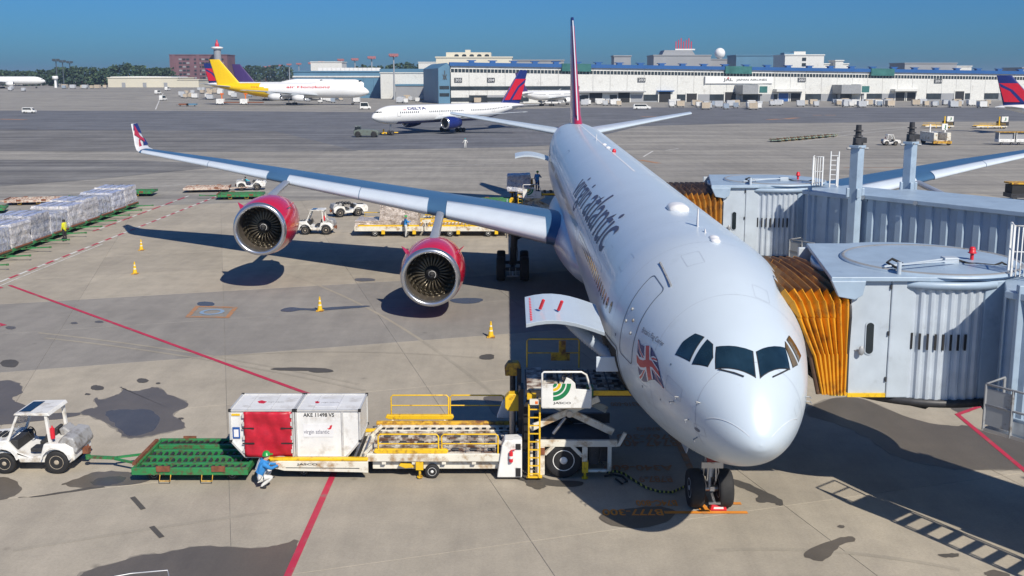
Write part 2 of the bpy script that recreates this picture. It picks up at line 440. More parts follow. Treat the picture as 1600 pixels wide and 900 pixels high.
patch([(560,770),(640,740),(780,735),(800,760),(700,795),(600,800)], WET2, 4, 0, 560)
patch([(-200,740),(0,738),(80,755),(150,800),(100,860),(0,885),(-200,890)], WET, 4, 0, 560)
patch([(240,860),(560,805),(700,800),(560,822),(300,862),(60,872)], OIL, 4, 0, 560)
patch([(300,790),(340,743),(450,700),(620,650),(740,645),(830,615),(1000,610),(1180,620),(1270,600),(1345,572),(1290,743),(1280,800)], WET, 2.857, 0, 640)
patch([(185,115),(280,70),(420,60),(520,100),(700,175),(860,200),(930,190),(1040,235),(1200,270),(1300,280),(1300,400),(1200,400),(1000,405),(850,400),(560,330),(520,280),(420,225),(300,180),(190,150)], WET, 3, 1200, 600)
patch([(850,95),(920,88),(960,105),(930,140),(870,130)], WET, 3, 1200, 600)
patch([(150,800),(230,755),(330,720),(400,710),(420,740),(360,745),(300,790),(270,830),(220,830)], WET, 3, 1200, 600, .03)
patch([(320,665),(345,660),(365,670),(340,680)], WET, 3, 1200, 600, .02)
patch([(780,800),(880,790),(900,805),(840,818)], OIL, 3, 1200, 600, .03)
patch([(700,430),(760,440),(850,470),(930,510),(1050,560),(1090,600),(1060,620),(1000,590),(930,600),(890,580),(930,550),(860,520),(780,490)], OIL, 4.09, 960, 640, .03)
patch([(1000,895),(1040,870),(1100,880),(1150,900),(1100,920)], WET, 3, 1200, 600, .03)
for (cx, cy, rx, ry) in ((151.5,606,11,4.2),(223,595,10.5,4),(137,616,5,1.6),(247,599,4,1.4),(283,654,5,1.8),(322,475,15,4),(116,505,6,1.8),(155,503,8,1.8),(16,512,9,2.6),(16,568,16,7),(500,579,22,4),(465,577,40,3),(761,558,13,5),(730,470,30,5),(570,437,18,3),(830,470,12,3)):
    patch([(cx+rx*cos(a)*random.uniform(.8,1.15), cy+ry*sin(a)*random.uniform(.8,1.15)) for a in [k*pi/5 for k in range(10)]], WET2 if cy in (475,470) else OIL if cy > 550 else WET, rough=.02)
patch([(1085,265),(1130,248),(1180,255),(1240,255),(1330,247),(1450,243),(1440,250),(1330,258),(1240,266),(1180,260),(1130,270)], WET2, 2.5, 0, 380, .02)
for a, b in (((207,777),(224,796)), ((237,823),(253,840))): sheet('tyre_scuff', strip_pts(G(*a), G(*b), .14), OIL, .0114)
patch([(960,150),(1120,130),(1200,180),(1180,300),(1090,330),(1000,200)], WET, 5, 560, 590)
patch([(1290,800),(1400,790),(1480,850),(1400,880),(1320,845)], OIL, 5, 560, 590, .04)
patch([(790,745),(840,735),(850,750),(915,752),(905,762),(850,760)], OIL, 1, 0, 0, .03)

# long faint tyre marks on the slabs
TZ = .0030
for a, b, c_ in (((20,860),(200,830),(420,800)), ((300,560),(520,540),(760,560)), ((60,520),(300,545),(560,600)), ((70,528),(310,553),(570,610)), ((420,420),(600,470),(800,640)), ((1120,860),(1300,850),(1500,890))):
    A_, B_, C_ = G(*a), G(*b), G(*c_); P = [A_*(1-t)**2+B_*2*t*(1-t)+C_*t*t for t in [i/24 for i in range(25)]]
    TZ += .00012; strip('tyre_mark', P, .16, TYM, TZ)
patch([(925,806),(975,796),(1030,790),(1062,800),(1040,818),(1000,826),(960,824)], WET, 1, 0, 0, .03)

# ================================================================== AIRLINER BUILDING BLOCKS
def pchip(xs, ys):
    n = len(xs); h = [xs[i+1]-xs[i] for i in range(n-1)]; d = [(ys[i+1]-ys[i])/h[i] for i in range(n-1)]; m = [0.0]*n
    for i in range(1, n-1):
        if d[i-1]*d[i] > 0:
            w1 = 2*h[i]+h[i-1]; w2 = h[i]+2*h[i-1]; m[i] = (w1+w2)/(w1/d[i-1]+w2/d[i])
    m[0] = d[0]; m[-1] = d[-1]
    def f(t):
        i = 0
        while i < n-2 and t > xs[i+1]: i += 1
        u = (t-xs[i])/h[i]
        return ys[i]*(1+2*u)*(1-u)**2 + h[i]*m[i]*u*(1-u)**2 + ys[i+1]*u*u*(3-2*u) + h[i]*m[i+1]*u*u*(u-1)
    return f
NOSE = [(1.377,-.653,-.653,.001),(1.4,-.52,-.77,.155),(1.458,-.373,-.859,.308),(1.621,-.09,-1.049,.541),(1.864,.217,-1.248,.771),(2.189,.54,-1.451,.999),(2.596,.868,-1.655,1.225),(3.164,1.246,-1.885,1.481),(3.814,1.597,-2.096,1.722),(4.626,1.951,-2.308,1.974),(5.439,2.231,-2.474,2.186),(6.251,2.45,-2.602,2.367),(7.063,2.614,-2.699,2.522),(7.875,2.729,-2.767,2.652),(8.688,2.797,-2.807,2.755),(9.5,2.82,-2.82,2.82)]
TAIL = [(50,2.82,-2.82,2.82),(54,2.82,-2.62,2.80),(58,2.82,-2.05,2.68),(62,2.80,-1.25,2.45),(66,2.72,-.38,2.10),(70,2.52,.52,1.62),(73.5,2.2,1.25,1.0),(75.3,1.85,1.5,.35)]
class Fus:
    """fuselage surface: X aft of a datum, th 0 at the crown, positive towards local -x"""
    def __init__(s, st, az):
        s.st = st; s.az = az; xs = [p[0] for p in st]
        s.T, s.B, s.W = [pchip(xs, [p[k] for p in st]) for k in (1, 2, 3)]
    def at(s, X, th, off=0):
        t, b, w = s.T(X), s.B(X), s.W(X)
        return Vector((-(w+off)*sin(th), X, s.az + (t+b)/2 + ((t-b)/2+off)*cos(th)))
    def mesh(s, name, mats, Xs, n, colour=None):
        mb = MB(); rings = [[s.at(X, 2*pi*k/n) for k in range(n)] for X in Xs]
        mf = None
        if colour: mf = lambda i, k: colour((Xs[i]+Xs[i+1])/2, ((2*pi*(k+.5)/n + pi) % (2*pi)) - pi)
        mb.loft(rings, 0, True, True, True, mf); return mb.mesh(name, mats)
    def outline(s, X0, X1, t0, t1, w, off=.006, r=.15):
        """closed rounded rectangle line on the skin"""
        R = 2.8; pts = []
        hx, ht = abs(X1-X0)/2, abs(t1-t0)*R/2; cx, ct = (X0+X1)/2, (t0+t1)/2*R
        for qx, qt, a0 in ((1,1,0),(-1,1,90),(-1,-1,180),(1,-1,270)):
            for a in range(0, 91, 15):
                a_ = radians(a0+a); pts.append((cx+qx*(hx-r)+r*cos(a_), ct+qt*(ht-r)+r*sin(a_)))
        P = []
        for i in range(len(pts)):
            a, b = pts[i], pts[(i+1) % len(pts)]; d = hypot(b[0]-a[0], b[1]-a[1]); k = max(1, int(d/.12))
            for j in range(k): P.append((a[0]+(b[0]-a[0])*j/k, a[1]+(b[1]-a[1])*j/k))
        vs = []; n = len(P)
        for sc in (-w/2, w/2):
            for (x, t) in P:
                dx, dt = x-cx, t-ct; l = max(abs(dx)/hx, abs(dt)/ht)
                vs.append(s.at(x + (sc*dx/hx/l), (t + (sc*dt/ht/l))/R, off))
        return vs, [(i, (i+1) % n, (i+1) % n+n, i+n) for i in range(n)]
def foil(n=9, t=.12):
    """closed aerofoil outline (x/c, z/c) upper from TE to LE then lower back"""
    def yt(x): return 5*t*(.2969*sqrt(x)-.126*x-.3516*x*x+.2843*x**3-.1036*x**4)
    xs = [(1-cos(pi*i/n))/2 for i in range(n+1)]
    up = [(x, yt(x)*1.05 + .02*t/.12*sin(pi*x)) for x in reversed(xs)]; lo = [(x, -yt(x)*.9 + .02*t/.12*sin(pi*x)) for x in xs[1:-1]]
    return up + lo
def wing_rings(secs, side, n=9):
    """secs: (Y, Xle, zle, chord, t, zte drop)"""
    R = []
    for (Y, X, z, c_, t, dz) in secs:
        R.append([Vector((side*Y, X + x*c_, z + h*c_ + dz*x)) for x, h in foil(n, t)])
    return R
def lerp_secs(secs, Y):
    for a, b in zip(secs, secs[1:]):
        if a[0] <= Y <= b[0]:
            u = (Y-a[0])/(b[0]-a[0]); return tuple(p+(q-p)*u for p, q in zip(a, b))
    return secs[-1]
def wheel(name, parent, c_, r, w, tyre, rim, n=24, rimr=.5):
    """axle along x"""
    mb = MB(); k = w/2; b = .25*w
    mb.lathe([(r*rimr,-k*.8),(r*.9,-k),(r*.975,-k+b*.4),(r,-k+b),(r,k-b),(r*.975,k-b*.4),(r*.9,k),(r*rimr,k*.8)], c_, 'x', n, 0)
    o = mb.build(name, tyre, parent)
    mb = MB(); mb.lathe([(r*.12,-k*.86),(r*.14,-k*.75),(r*rimr*.7,-k*.45),(r*rimr*.96,-k*.82),(r*rimr*1.03,-k*.8),(r*rimr*1.03,k*.8),(r*rimr*.96,k*.82),(r*rimr*.7,k*.45),(r*.14,k*.75),(r*.12,k*.86)], c_, 'x', n, 0)
    mb.build('rim', rim, o); return o

# ================================================================== THE SILVER FOUR-ENGINE AIRLINER
AX, AY, AZ, TIL = 5.54, 19.53, 4.47, 0.012
def zl(zw, X): return zw - X*TIL          # height above ground -> local height
FW = paint('silver_white_skin', (.545,.625,.70), .32, .06, var=.04, vs=.6, coat=.15, dirt=.12, dirtcol=(.50,.57,.63), ds=1.2)
FR = paint('red_tail_skin', (.46,.03,.075), .3, var=.1, coat=.3)
FG = paint('grey_belly_skin', (.48,.53,.58), .3, var=.08)
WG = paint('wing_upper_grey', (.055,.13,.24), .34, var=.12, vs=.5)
SLT = paint('slat_silver', (.62,.69,.76), .3, .1, var=.05)
INK = paint('lettering_purple_grey', (.075,.075,.13), .5)
LINE = paint('panel_line', (.12,.15,.20), .5)
GOLD = paint('glass_painted_gold_glint', (.32,.20,.09), .12, .6, var=.5, vs=2)  # gold reflections on some cabin windows, painted into the glass colour
NRED = paint('nacelle_red', (.56,.008,.035), .2, var=.06, coat=.6)
LIP = paint('polished_lip', (.62,.63,.66), .24, .9, var=.05)
FAN = paint('titanium_blade', (.17,.145,.105), .38, .7, var=.2, vs=3)
LIN = paint('intake_liner', (.10,.085,.07), .5, .3, var=.2)
TYR = paint('aircraft_tyre', (.022,.022,.024), .8, var=.3, vs=5)
FLAGB = paint('flag_blue', (.025,.035,.16), .35); FLAGR = paint('flag_red', (.52,.03,.05), .35); FLAGW = paint('flag_white', (.75,.75,.76), .35)

plane = thing('airliner', 'silver white four engine airliner with red engines and red tail parked at the jet bridges', 'airplane', (AX, AY, 0))
plane.rotation_euler = (TIL, 0, 0)
A = Fus(NOSE + [(20,2.82,-2.82,2.82),(36,2.82,-2.82,2.82)] + TAIL, AZ)
Xs = [1.377 + (i/46)**2.0*8.1 for i in range(47)] + [9.6 + i*1.2 for i in range(34)] + [50.5 + i*.75 for i in range(33)] + [75.0, 75.3]
def livery(X, th):
    if X > 66.6 + .9*abs(th) and abs(th) < 2.4: return 1
    if abs(th) > 2.25 and X > 6: return 2
    return 0
fus = put('fuselage', A.mesh('fuselage', [FW, FR, FG], Xs, 96, livery), plane)
def on(off=.012): return lambda u, v, lay=0: A.at(u, v, off + lay*.004)
# cockpit glazing
PANES = [[(3.18,.467),(2.89,-.07),(2.30,-.035),(2.73,.637)], [(2.89,-.148),(3.39,-.681),(2.89,-.807),(2.30,-.153)],
         [(3.49,.554),(3.29,.511),(3.0,.598),(2.9,.746),(3.26,.934)], [(3.86,.668),(3.61,.58),(3.38,.942),(3.9,1.047),(3.94,.86)],
         [(3.63,-.698),(3.42,-.70),(3.05,-.881),(3.36,-.999)], [(4.02,-.79),(3.74,-.733),(3.51,-1.017),(3.92,-1.078)]]
RUB = paint('window_seal', (.03,.03,.035), .5)
CKG = paint('cockpit_glass', (.016,.040,.062), .06, .25, var=.5, vs=1.2, spec=1.0)
CKG2 = paint('cockpit_glass_amber', (.11,.07,.03), .08, var=.3, vs=2)
for i, P in enumerate(PANES):
    cx = sum(p[0] for p in P)/len(P); ct = sum(p[1] for p in P)/len(P)
    big = [(cx+(p[0]-cx)*1.06, ct+(p[1]-ct)*1.06) for p in P]
    w = poly_on('cockpit_window', [(P, 0, 2)], on(.008), CKG2 if i > 3 else CKG, fus, 6)
    poly_on('window_seal', [(big, 0, 0)], on(.006), RUB, fus, 6)
for a, b, c2 in (((2.66,.60),(2.42,.36),(2.30,.20)), ((2.86,-.79),(2.55,-.60),(2.36,-.42))):
    mb = MB(); mb.tube([A.at(*a, .03), A.at(*b, .045), A.at(*c2, .04)], .018, 6); mb.build('windscreen_wiper', DK, fus)
# doors, seams, panel lines
for sd in (1, -1):
    for X0 in (6.05, 21.2, 44.2, 60.2):
        t0, t1 = (.70, 1.635)
        vs, fs = A.outline(X0, X0+1.08, sd*t0, sd*t1, .035); mb = MB(); mb.add(vs, fs); mb.build('door_outline', LINE, fus)
mb = MB()
for X0, X1, th, wd in ((5.97,7.5,.60,.05),): mb.bar(A.at(X0, .615, .02), A.at(X1, .572, .02), .05, .05)
mb.build('rain_gutter', GRY, fus)
mb = MB(); n = 60
mb.add([A.at(X, -2.2+4.4*k/n, .004) for X in (2.62, 2.635) for k in range(n+1)], [(k, k+1, k+n+2, k+n+1) for k in range(n)])
mb.build('radome_seam', paint('faint_seam', (.40,.45,.52), .4), fus)
for th in (1.47, -1.5):
    P = [A.at(1.45+.09*i, th*(.62+.38*i/9), .012) for i in range(10)]; mb = MB(); mb.tube(P, .005, 4); mb.build('lightning_strip', FLAGW, fus)
for X0 in (4.75, 8.05, 11.4, 15.2, 19.8, 25.0, 31.0, 38.0, 46.0, 54.0):
    mb = MB(); mb.add([A.at(X, -2.6+5.2*k/n, .003) for X in (X0, X0+.012) for k in range(n+1)], [(k, k+1, k+n+2, k+n+1) for k in range(n)]); mb.build('skin_seam', bpy.data.materials['faint_seam'], fus)
mb = MB()
for X in (6.15, 6.35, 6.35, 6.6): pass
for X, t in ((6.85,1.12),(6.95,1.27),(6.5,1.2),(6.4,1.33)):
    mb = MB(); mb.ball(A.at(X, t, .0), .05, n=8); mb.build('door_fitting', GRY, fus)
FS_ = bpy.data.materials['faint_seam']
for X0, X1, t0, t1 in ((3.2,3.9,1.35,1.55),(2.35,2.7,1.75,1.95),(4.3,5.2,1.95,2.2),(5.0,5.6,1.62,1.74),(9.2,9.9,.75,.95),(12.4,13.0,.9,1.05),(3.4,4.4,2.3,2.5),(2.2,2.5,-1.4,-1.2),(4.8,5.4,-.5,-.3),(6.5,7.3,.15,.35)):
    vs, fs = A.outline(X0, X1, t0, t1, .012, .003, .05); mb = MB(); mb.add(vs, fs); mb.build('access_panel_line', FS_, fus)
for X, t in ((3.3,1.5),(3.5,1.62),(2.9,1.75),(3.3,-1.5),(3.5,-1.62),(2.75,2.05),(2.55,1.3)):
    mb = MB(); p = A.at(X, t, 0); q = A.at(X, t, .10); mb.cyl(p, q, .018, .014, 8); mb.cyl(q, q+Vector((0,-.14,0)), .014, .010, 8); mb.build('air_probe', GRY, fus)
for X, t, h in ((2.62,1.86,.10),(3.9,1.2,.03),(5.35,1.78,.04),(7.6,1.5,.04),(8.3,1.75,.04),(4.2,1.75,.03)):
    P = [A.at(X+h*cos(2*pi*k/10), t+h/2.4*sin(2*pi*k/10), .006) for k in range(10)]; mb = MB(); mb.add(P, [tuple(range(10))]); mb.build('static_port_mark', LINE, fus)
# cabin windows (each well under ten pixels): one part
mb = MB()
for sd in (1, -1):
    X = 8.6
    while X < 63:
        if not any(abs(X-(q+.54)) < .85 for q in (21.2, 44.2, 60.2)):
            P = []
            for k in range(8):
                a = 2*pi*(k+.5)/8; P.append(A.at(X+.125*cos(a), sd*(1.315+.068*sin(a)), .008))
            mb.add(P, [tuple(range(8))], 1 if (X < 15.5 and sd > 0 and int(X*7) % 3) or int(X*13) % 7 == 0 else 0)
        X += .533
mb.build('cabin_windows', [GLS, GOLD], fus, kind='stuff')
def band(name, X0, X1, th, w, m_, th1=None, n=60, off=.007):
    th1 = th if th1 is None else th1; mb = MB()
    mb.add([A.at(X0+(X1-X0)*k/n, th+(th1-th)*k/n + s_*w/5.64, off) for s_ in (-1, 1) for k in range(n+1)], [(k, k+1, k+n+2, k+n+1) for k in range(n)])
    mb.build(name, m_, fus)
WLN = paint('thin_line_white', (.82,.82,.82), .3)
band('flank_line', 12.2, 58, 1.19, .15, WLN, 1.12)  # thin white line along both ends of the window row's upper side
band('spine_line', 26, 66, -.05, .10, WLN, -.02)  # thin white line along the crown, wing to fin
# titles and small lettering on the starboard skin
text_on('title_lettering', 'virgin', lambda u, v: A.at(29.9-5.9*u, 1.24-.60*v, .012), INK, fus, 14, bold=.004, space=.95)
text_on('title_lettering', 'atlantic', lambda u, v: A.at(23.2-9.3*u, 1.09-.57*v, .012), INK, fus, 14, bold=.004, space=.95)
text_on('small_lettering', "Britain's Flag Carrier", lambda u, v: A.at(5.75-1.25*u, 1.235-.09*u-.085*v, .01), INK, fus, 3)
# wind-blown union flag beside the forward door
FU = [(5.80,1.30),(5.46,1.70),(3.95,1.52),(4.50,1.27)]
def flagmap(u, v, lay=0):
    w = .035*sin(u*7.5)
    a = [FU[0][i]+(FU[3][i]-FU[0][i])*u for i in (0,1)]; b = [FU[1][i]+(FU[2][i]-FU[1][i])*u for i in (0,1)]
    return A.at(b[0]+(a[0]-b[0])*v, b[1]+(a[1]-b[1])*v + w, .010+lay*.004)
def union_flag(name, mp, parent, cuts=6):
    P = [([(0,0),(1,0),(1,1),(0,1)], 0, 0)]
    def diag(a, b, w):
        dx, dy = b[0]-a[0], b[1]-a[1]; l = hypot(dx, dy); nx, ny = -dy/l*w, dx/l*w
        return [(max(0,min(1,x)), max(0,min(1,y))) for x, y in ((a[0]-nx,a[1]-ny),(b[0]-nx,b[1]-ny),(b[0]+nx,b[1]+ny),(a[0]+nx,a[1]+ny))]
    for a, b in (((0,0),(1,1)), ((0,1),(1,0))):
        P.append((diag(a, b, .10), 1, 1)); P.append((diag(a, b, .045), 2, 2))
    P += [([(.38,0),(.62,0),(.62,1),(.38,1)],1,3), ([(0,.33),(1,.33),(1,.67),(0,.67)],1,3.5), ([(.43,0),(.57,0),(.57,1),(.43,1)],2,4), ([(0,.40),(1,.40),(1,.60),(0,.60)],2,4.5)]
    return poly_on(name, P, mp, [FLAGB, FLAGW, FLAGR], parent, cuts)
union_flag('flag_marking', flagmap, fus)
# roof fittings
mb = MB(); mb.lathe([(.0,0),(.30,.04),(.36,.2),(.36,.75),(.30,.98),(0,1.05)], (0,0,0), 'y', 20)
o = mb.build('satcom_radome', FLAGW, fus, loc=A.at(13.5, -.048, .02)); o.scale = (1.0, 1, .55)
def blade(X, th, h, c_):
    mb = MB(); a = A.at(X, th, -.02); d = (A.at(X, th, 1)-A.at(X, th, 0))
    mb.loft([[a+Vector((s_*.03,y_,0)) for s_, y_ in ((0,0),(1,c_*.4),(0,c_),(-1,c_*.4))], [a+d*h+Vector((s_*.015,y_,0)) for s_, y_ in ((0,c_*.5),(1,c_*.65),(0,c_*.95),(-1,c_*.65))]])
    mb.build('blade_antenna', FLAGW, fus)
blade(10.2, -.05, .55, .4); blade(9.1, -.06, .12, .35); blade(45, 0, .4, .4)
for X, t in ((8.5,-.10),(8.2,-.09),(41.5,-.057),(39.2,-.061)):
    mb = MB(); mb.ball(A.at(X, t, .0), .16, .26, .09, 10); mb.build('roof_fairing', FLAGW, fus)
mb = MB(); mb.ball(A.at(36.2, -.08, .05), .12, .12, .16, 10); mb.build('beacon_lamp', RED, fus)
# belly fairing
mb = MB(); rings = []
for i in range(25):
    u = i/24; X = 24.5+u*23; g = sin(pi*u)**.55 if 0 < u < 1 else 0
    rings.append([Vector(((2.45+1.0*g)*abs(cos(a))**.8*(1 if cos(a) > 0 else -1), X, AZ-1.5 + (1.0+.95*g)*(sin(a) if sin(a) < 0 else sin(a)*.95))) for a in [2*pi*k/32 for k in range(32)]])
mb.loft(rings); mb.build('belly_fairing', FG, plane)
# wings
LEP = [(1.6,29.9,3.45),(3.2,30.75,3.58),(6.9,33.06,4.11),(9.8,34.88,4.45),(14.55,37.84,4.95),(20.25,41.42,5.6),(25.1,44.47,6.16),(31.2,48.26,6.80)]
CH = [13.2,12.4,10.5,9.1,7.6,5.9,4.6,2.75]; TH = [.13,.13,.125,.115,.11,.105,.10,.10]; DZ = [-.55,-.5,-.3,-.1,0,.05,.02,-.02]
SECS = [(Y, X, zl(z, X), c_, t, d-c_*TIL) for (Y, X, z), c_, t, d in zip(LEP, CH, TH, DZ)]
def build_wing(side):
    mb = MB(); ys = [1.6,3.2,5,6.9,9.8,12,14.55,17.5,20.25,22.6,25.1,28,31.2]
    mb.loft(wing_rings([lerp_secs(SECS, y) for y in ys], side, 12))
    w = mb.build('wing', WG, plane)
    for y0, y1 in ((3.75,9.2),(10.3,14.5),(14.55,19.4),(20.9,25.4),(25.45,31.0)):
        mb = MB(); R = []
        for k in range(6):
            Y, X, z, c_, t, dz = lerp_secs(SECS, y0+(y1-y0)*k/5); F_ = foil(24, t)
            up = [p for p in F_[:25] if p[0] <= .155]; lo = [p for p in F_[25:] if p[0] <= .05]
            out = [(x*c_-.035, h*c_*1.06+ (.02 if h > 0 else -.015)) for x, h in up+lo]
            inn = [(x*c_+.02, h*c_*.6) for x, h in reversed(up+lo)]
            R.append([Vector((side*Y, X+x, z+h+dz*x/c_)) for x, h in out+inn])
        mb.loft(R); mb.build('slat', SLT, w)
    # winglet
    R = []
    for u, dY, dX, dz, c_ in ((0,0,0,0,2.75),(.15,.30,.35,.10,2.5),(.35,.58,.85,.42,2.05),(.7,.95,1.65,1.15,1.45),(1,1.30,2.3,1.80,.95)):
        Y, X, z = 31.2+dY, 48.26+dX, zl(6.8, 48.26)+dz
        tl = min(1, u*2.2)  # blade turns upright
        R.append([Vector((side*(Y - h*c_*.8*tl), X + x*c_, z + h*c_*(1-tl))) for x, h in foil(9, .09)])
    mb = MB(); mb.loft(R); wl = mb.build('winglet', FLAGW, w)
    def wm(u, v, lay=0):   # inboard face, u along chord, v up
        c_ = 2.3+(.95-2.3)*v; return Vector((side*(31.2+.48+.80*v-.045*c_-.02-.004*lay), 48.26+.62+1.68*v+u*c_, zl(6.8,48.26)+.30+1.5*v))
    poly_on('flag_marking', [([(.0,.75),(.9,.55),(1,1),(.2,1)],0,1), ([(.0,.55),(.3,.95),(.45,.8),(.6,.45),(.85,.3),(.8,.15),(.35,.4)],1,2), ([(.55,.02),(.97,.02),(.92,.32),(.75,.3)],0,1), ([(.2,.0),(.42,.02),(.4,.2),(.52,.3),(.35,.32),(.25,.15)],1,2)], wm, [FLAGB, FLAGR], wl, 3)
    for y, L in ((6.2,4.6),(12.3,4.0),(17.0,3.4),(22.8,2.8)):
        Y, X, z, c_, t, dz = lerp_secs(SECS, y); mb = MB()
        mb.lathe([(.02,0),(.2,.12*L),(.3,.35*L),(.28,.6*L),(.14,.88*L),(.02,L)], (0,0,0), 'y', 12)
        o = mb.build('flap_track_fairing', FG, w, loc=(side*y, X+c_*.62, z-.42+dz*.6)); o.rotation_euler.x = -.04
    return w
wing_r = build_wing(-1); wing_l = build_wing(1)
# engines
def build_engine():
    e = MB(); n = 56
    e.lathe([(1.475,.22),(1.54,.55),(1.60,1.1),(1.63,1.8),(1.60,2.6),(1.50,3.4),(1.34,4.2),(1.16,4.9),(1.10,4.9),(1.2,4.2),(1.25,3.4),(1.25,2.2)], (0,0,0), 'y', n, caps=False)
    root = e.build('engine', NRED, plane)
    m = MB(); m.lathe([(1.245,.52),(1.215,.38),(1.20,.22),(1.225,.09),(1.28,.015),(1.34,0),(1.41,.035),(1.455,.11),(1.482,.23)], (0,0,0), 'y', n, caps=False); m.build('intake_lip', LIP, root)
    m = MB(); m.lathe([(1.243,.50),(1.25,.8),(1.245,1.5),(1.20,1.9),(.3,1.95)], (0,0,0), 'y', n, caps=False); m.build('intake_liner', LIN, root)
    bl = MB(); R = []
    for i in range(7):
        u = i/6; r = .38+u*.84; tw = radians(20+42*u); ch = .34+.16*u; sw = .10*sin(pi*u) - .16*u*u
        a0 = sw
        sec = []
        for k, (dx, th_) in enumerate(((-.5,0),(-.1,.018),(.5,0),(-.1,-.018))):
            ta = dx*ch*sin(tw)/r + a0 + th_*cos(tw)/r; ay = 1.32 + dx*ch*cos(tw) + th_*sin(tw)
            sec.append(Vector((r*sin(ta), ay, r*cos(ta))))
        R.append(sec)
    bl.loft(R); bme = bl.mesh('fan_blade', FAN)
    for k in range(26):
        o = put('fan_blade', bme, root); o.rotation_euler.y = 2*pi*k/26
    m = MB(); m.lathe([(.0,.72),(.06,.75),(.16,.86),(.28,1.02),(.36,1.18),(.39,1.5)], (0,0,0), 'y', 28); sp = m.build('spinner', BK, root)
    pts = []
    for k in range(40):
        u = k/39; a = u*2*pi*1.4; r = .04+.18*u; pts.append((r*sin(a), .735+.72*r+ (.0 if r < .1 else .35*(r-.1)), r*cos(a)))
    m = MB(); m.tube(pts, .012, 5); m.build('spinner_spiral', FLAGW, root)
    m = MB(); m.lathe([(.85,3.6),(.92,4.6),(.82,5.5),(.62,6.1),(.55,6.1),(.3,6.3),(.28,6.0),(.02,6.9)], (0,0,0), 'y', 32); m.build('exhaust_cone', STL, root)
    for sd in (1, -1):
        m = MB(); m.add([(sd*1.28,1.1,.98),(sd*1.26,1.9,1.02),(sd*1.58,1.75,1.26),(sd*1.27,1.1,1.0),(sd*1.25,1.9,1.04),(sd*1.57,1.75,1.28)], [(0,1,2),(5,4,3),(0,3,4,1),(1,4,5,2),(2,5,3,0)])
        m.build('nacelle_strake', NRED, root)
    return root
eng = build_engine()
def place_engine(e, side, Y, X, zw): e.location = (side*Y, X, zl(zw, X)); return e
PYL = paint('pylon_grey', (.36,.38,.41), .28, .3, var=.1)
def pylon(side, Y, X, zw):
    Ys, Xl, z, c_, t, dz = lerp_secs(SECS, Y); z0 = zl(zw, X); R = []
    # sections from nacelle crown up to the wing underside
    for u in (0, .35, .7, 1):
        xa = X+1.15+(Xl+.15-X-1.15)*u**1.15; xb = X+5.2+(Xl+c_*.55-X-5.2)*u; zz = z0+1.45+(z+.12-z0-1.45)*u
        wd = .27-.05*sin(pi*u)
        R.append([Vector((side*Y+s_*wd, xa+(xb-xa)*q, zz)) for q, s_ in ((0,0),(.03,.55),(.1,.85),(.3,1),(.75,.8),(1,.1),(1,-.1),(.75,-.8),(.3,-1),(.1,-.85),(.03,-.55))])
    mb = MB(); mb.loft(R); mb.build('pylon', PYL, plane)
ENG = [(-1,9.54,27.64,2.21),(-1,19.42,33.83,3.65),(1,9.54,27.64,2.21),(1,19.42,33.83,3.65)]
for i, (sd, Y, X, zw) in enumerate(ENG):
    e = eng if i == 0 else copy_tree(eng, parent=plane)
    place_engine(e, sd, Y, X, zw); pylon(sd, Y, X, zw)
# fin and tailplane
mb = MB(); R = []
for u in (0, .12, .35, .65, .92, .985, 1):
    X = 63.6+9.0*u if u > .1 else 62.2+u*22; zw = 7.55+9.75*u; c_ = 9.6-6.5*u if u > .1 else 11-u*14; t = .095
    if u > .95: c_ *= .97 if u < 1 else .9
    R.append([Vector((h*c_, X+x*c_, zl(zw, X))) for x, h in [(p[0], p[1]-.02*t/.12*sin(pi*p[0])) for p in foil(9, t)]])
def fcol(i, k): return 1 if i >= 4 else 0
mb.loft(R, mf=fcol); fin = mb.build('fin', [FR, FLAGB], plane)
mb = MB(); P = []
for u in (0,.2,.4,.6,.8,.97): P.append(Vector((0, 62.9+9.7*u + (.5*(1-u)**3), zl(7.75+9.5*u, 63.6+9*u))))
mb.tube(P, .06, 8); mb.build('fin_leading_edge', SLT, fin)
HSS = [(1.0,66.3,6.95),(2.0,67.0,7.1),(11.35,73.6,8.5)]
for side in (-1, 1):
    secs = [(Y, X, zl(z, X), c_, .10, 0) for (Y, X, z), c_ in zip(HSS, (6.2,5.7,2.2))]
    mb = MB(); mb.loft(wing_rings(secs, side, 9)); hs = mb.build('tailplane', paint('tailplane_grey', (.48,.56,.64), .3, var=.08) if side < 0 else bpy.data.materials['tailplane_grey'], plane)
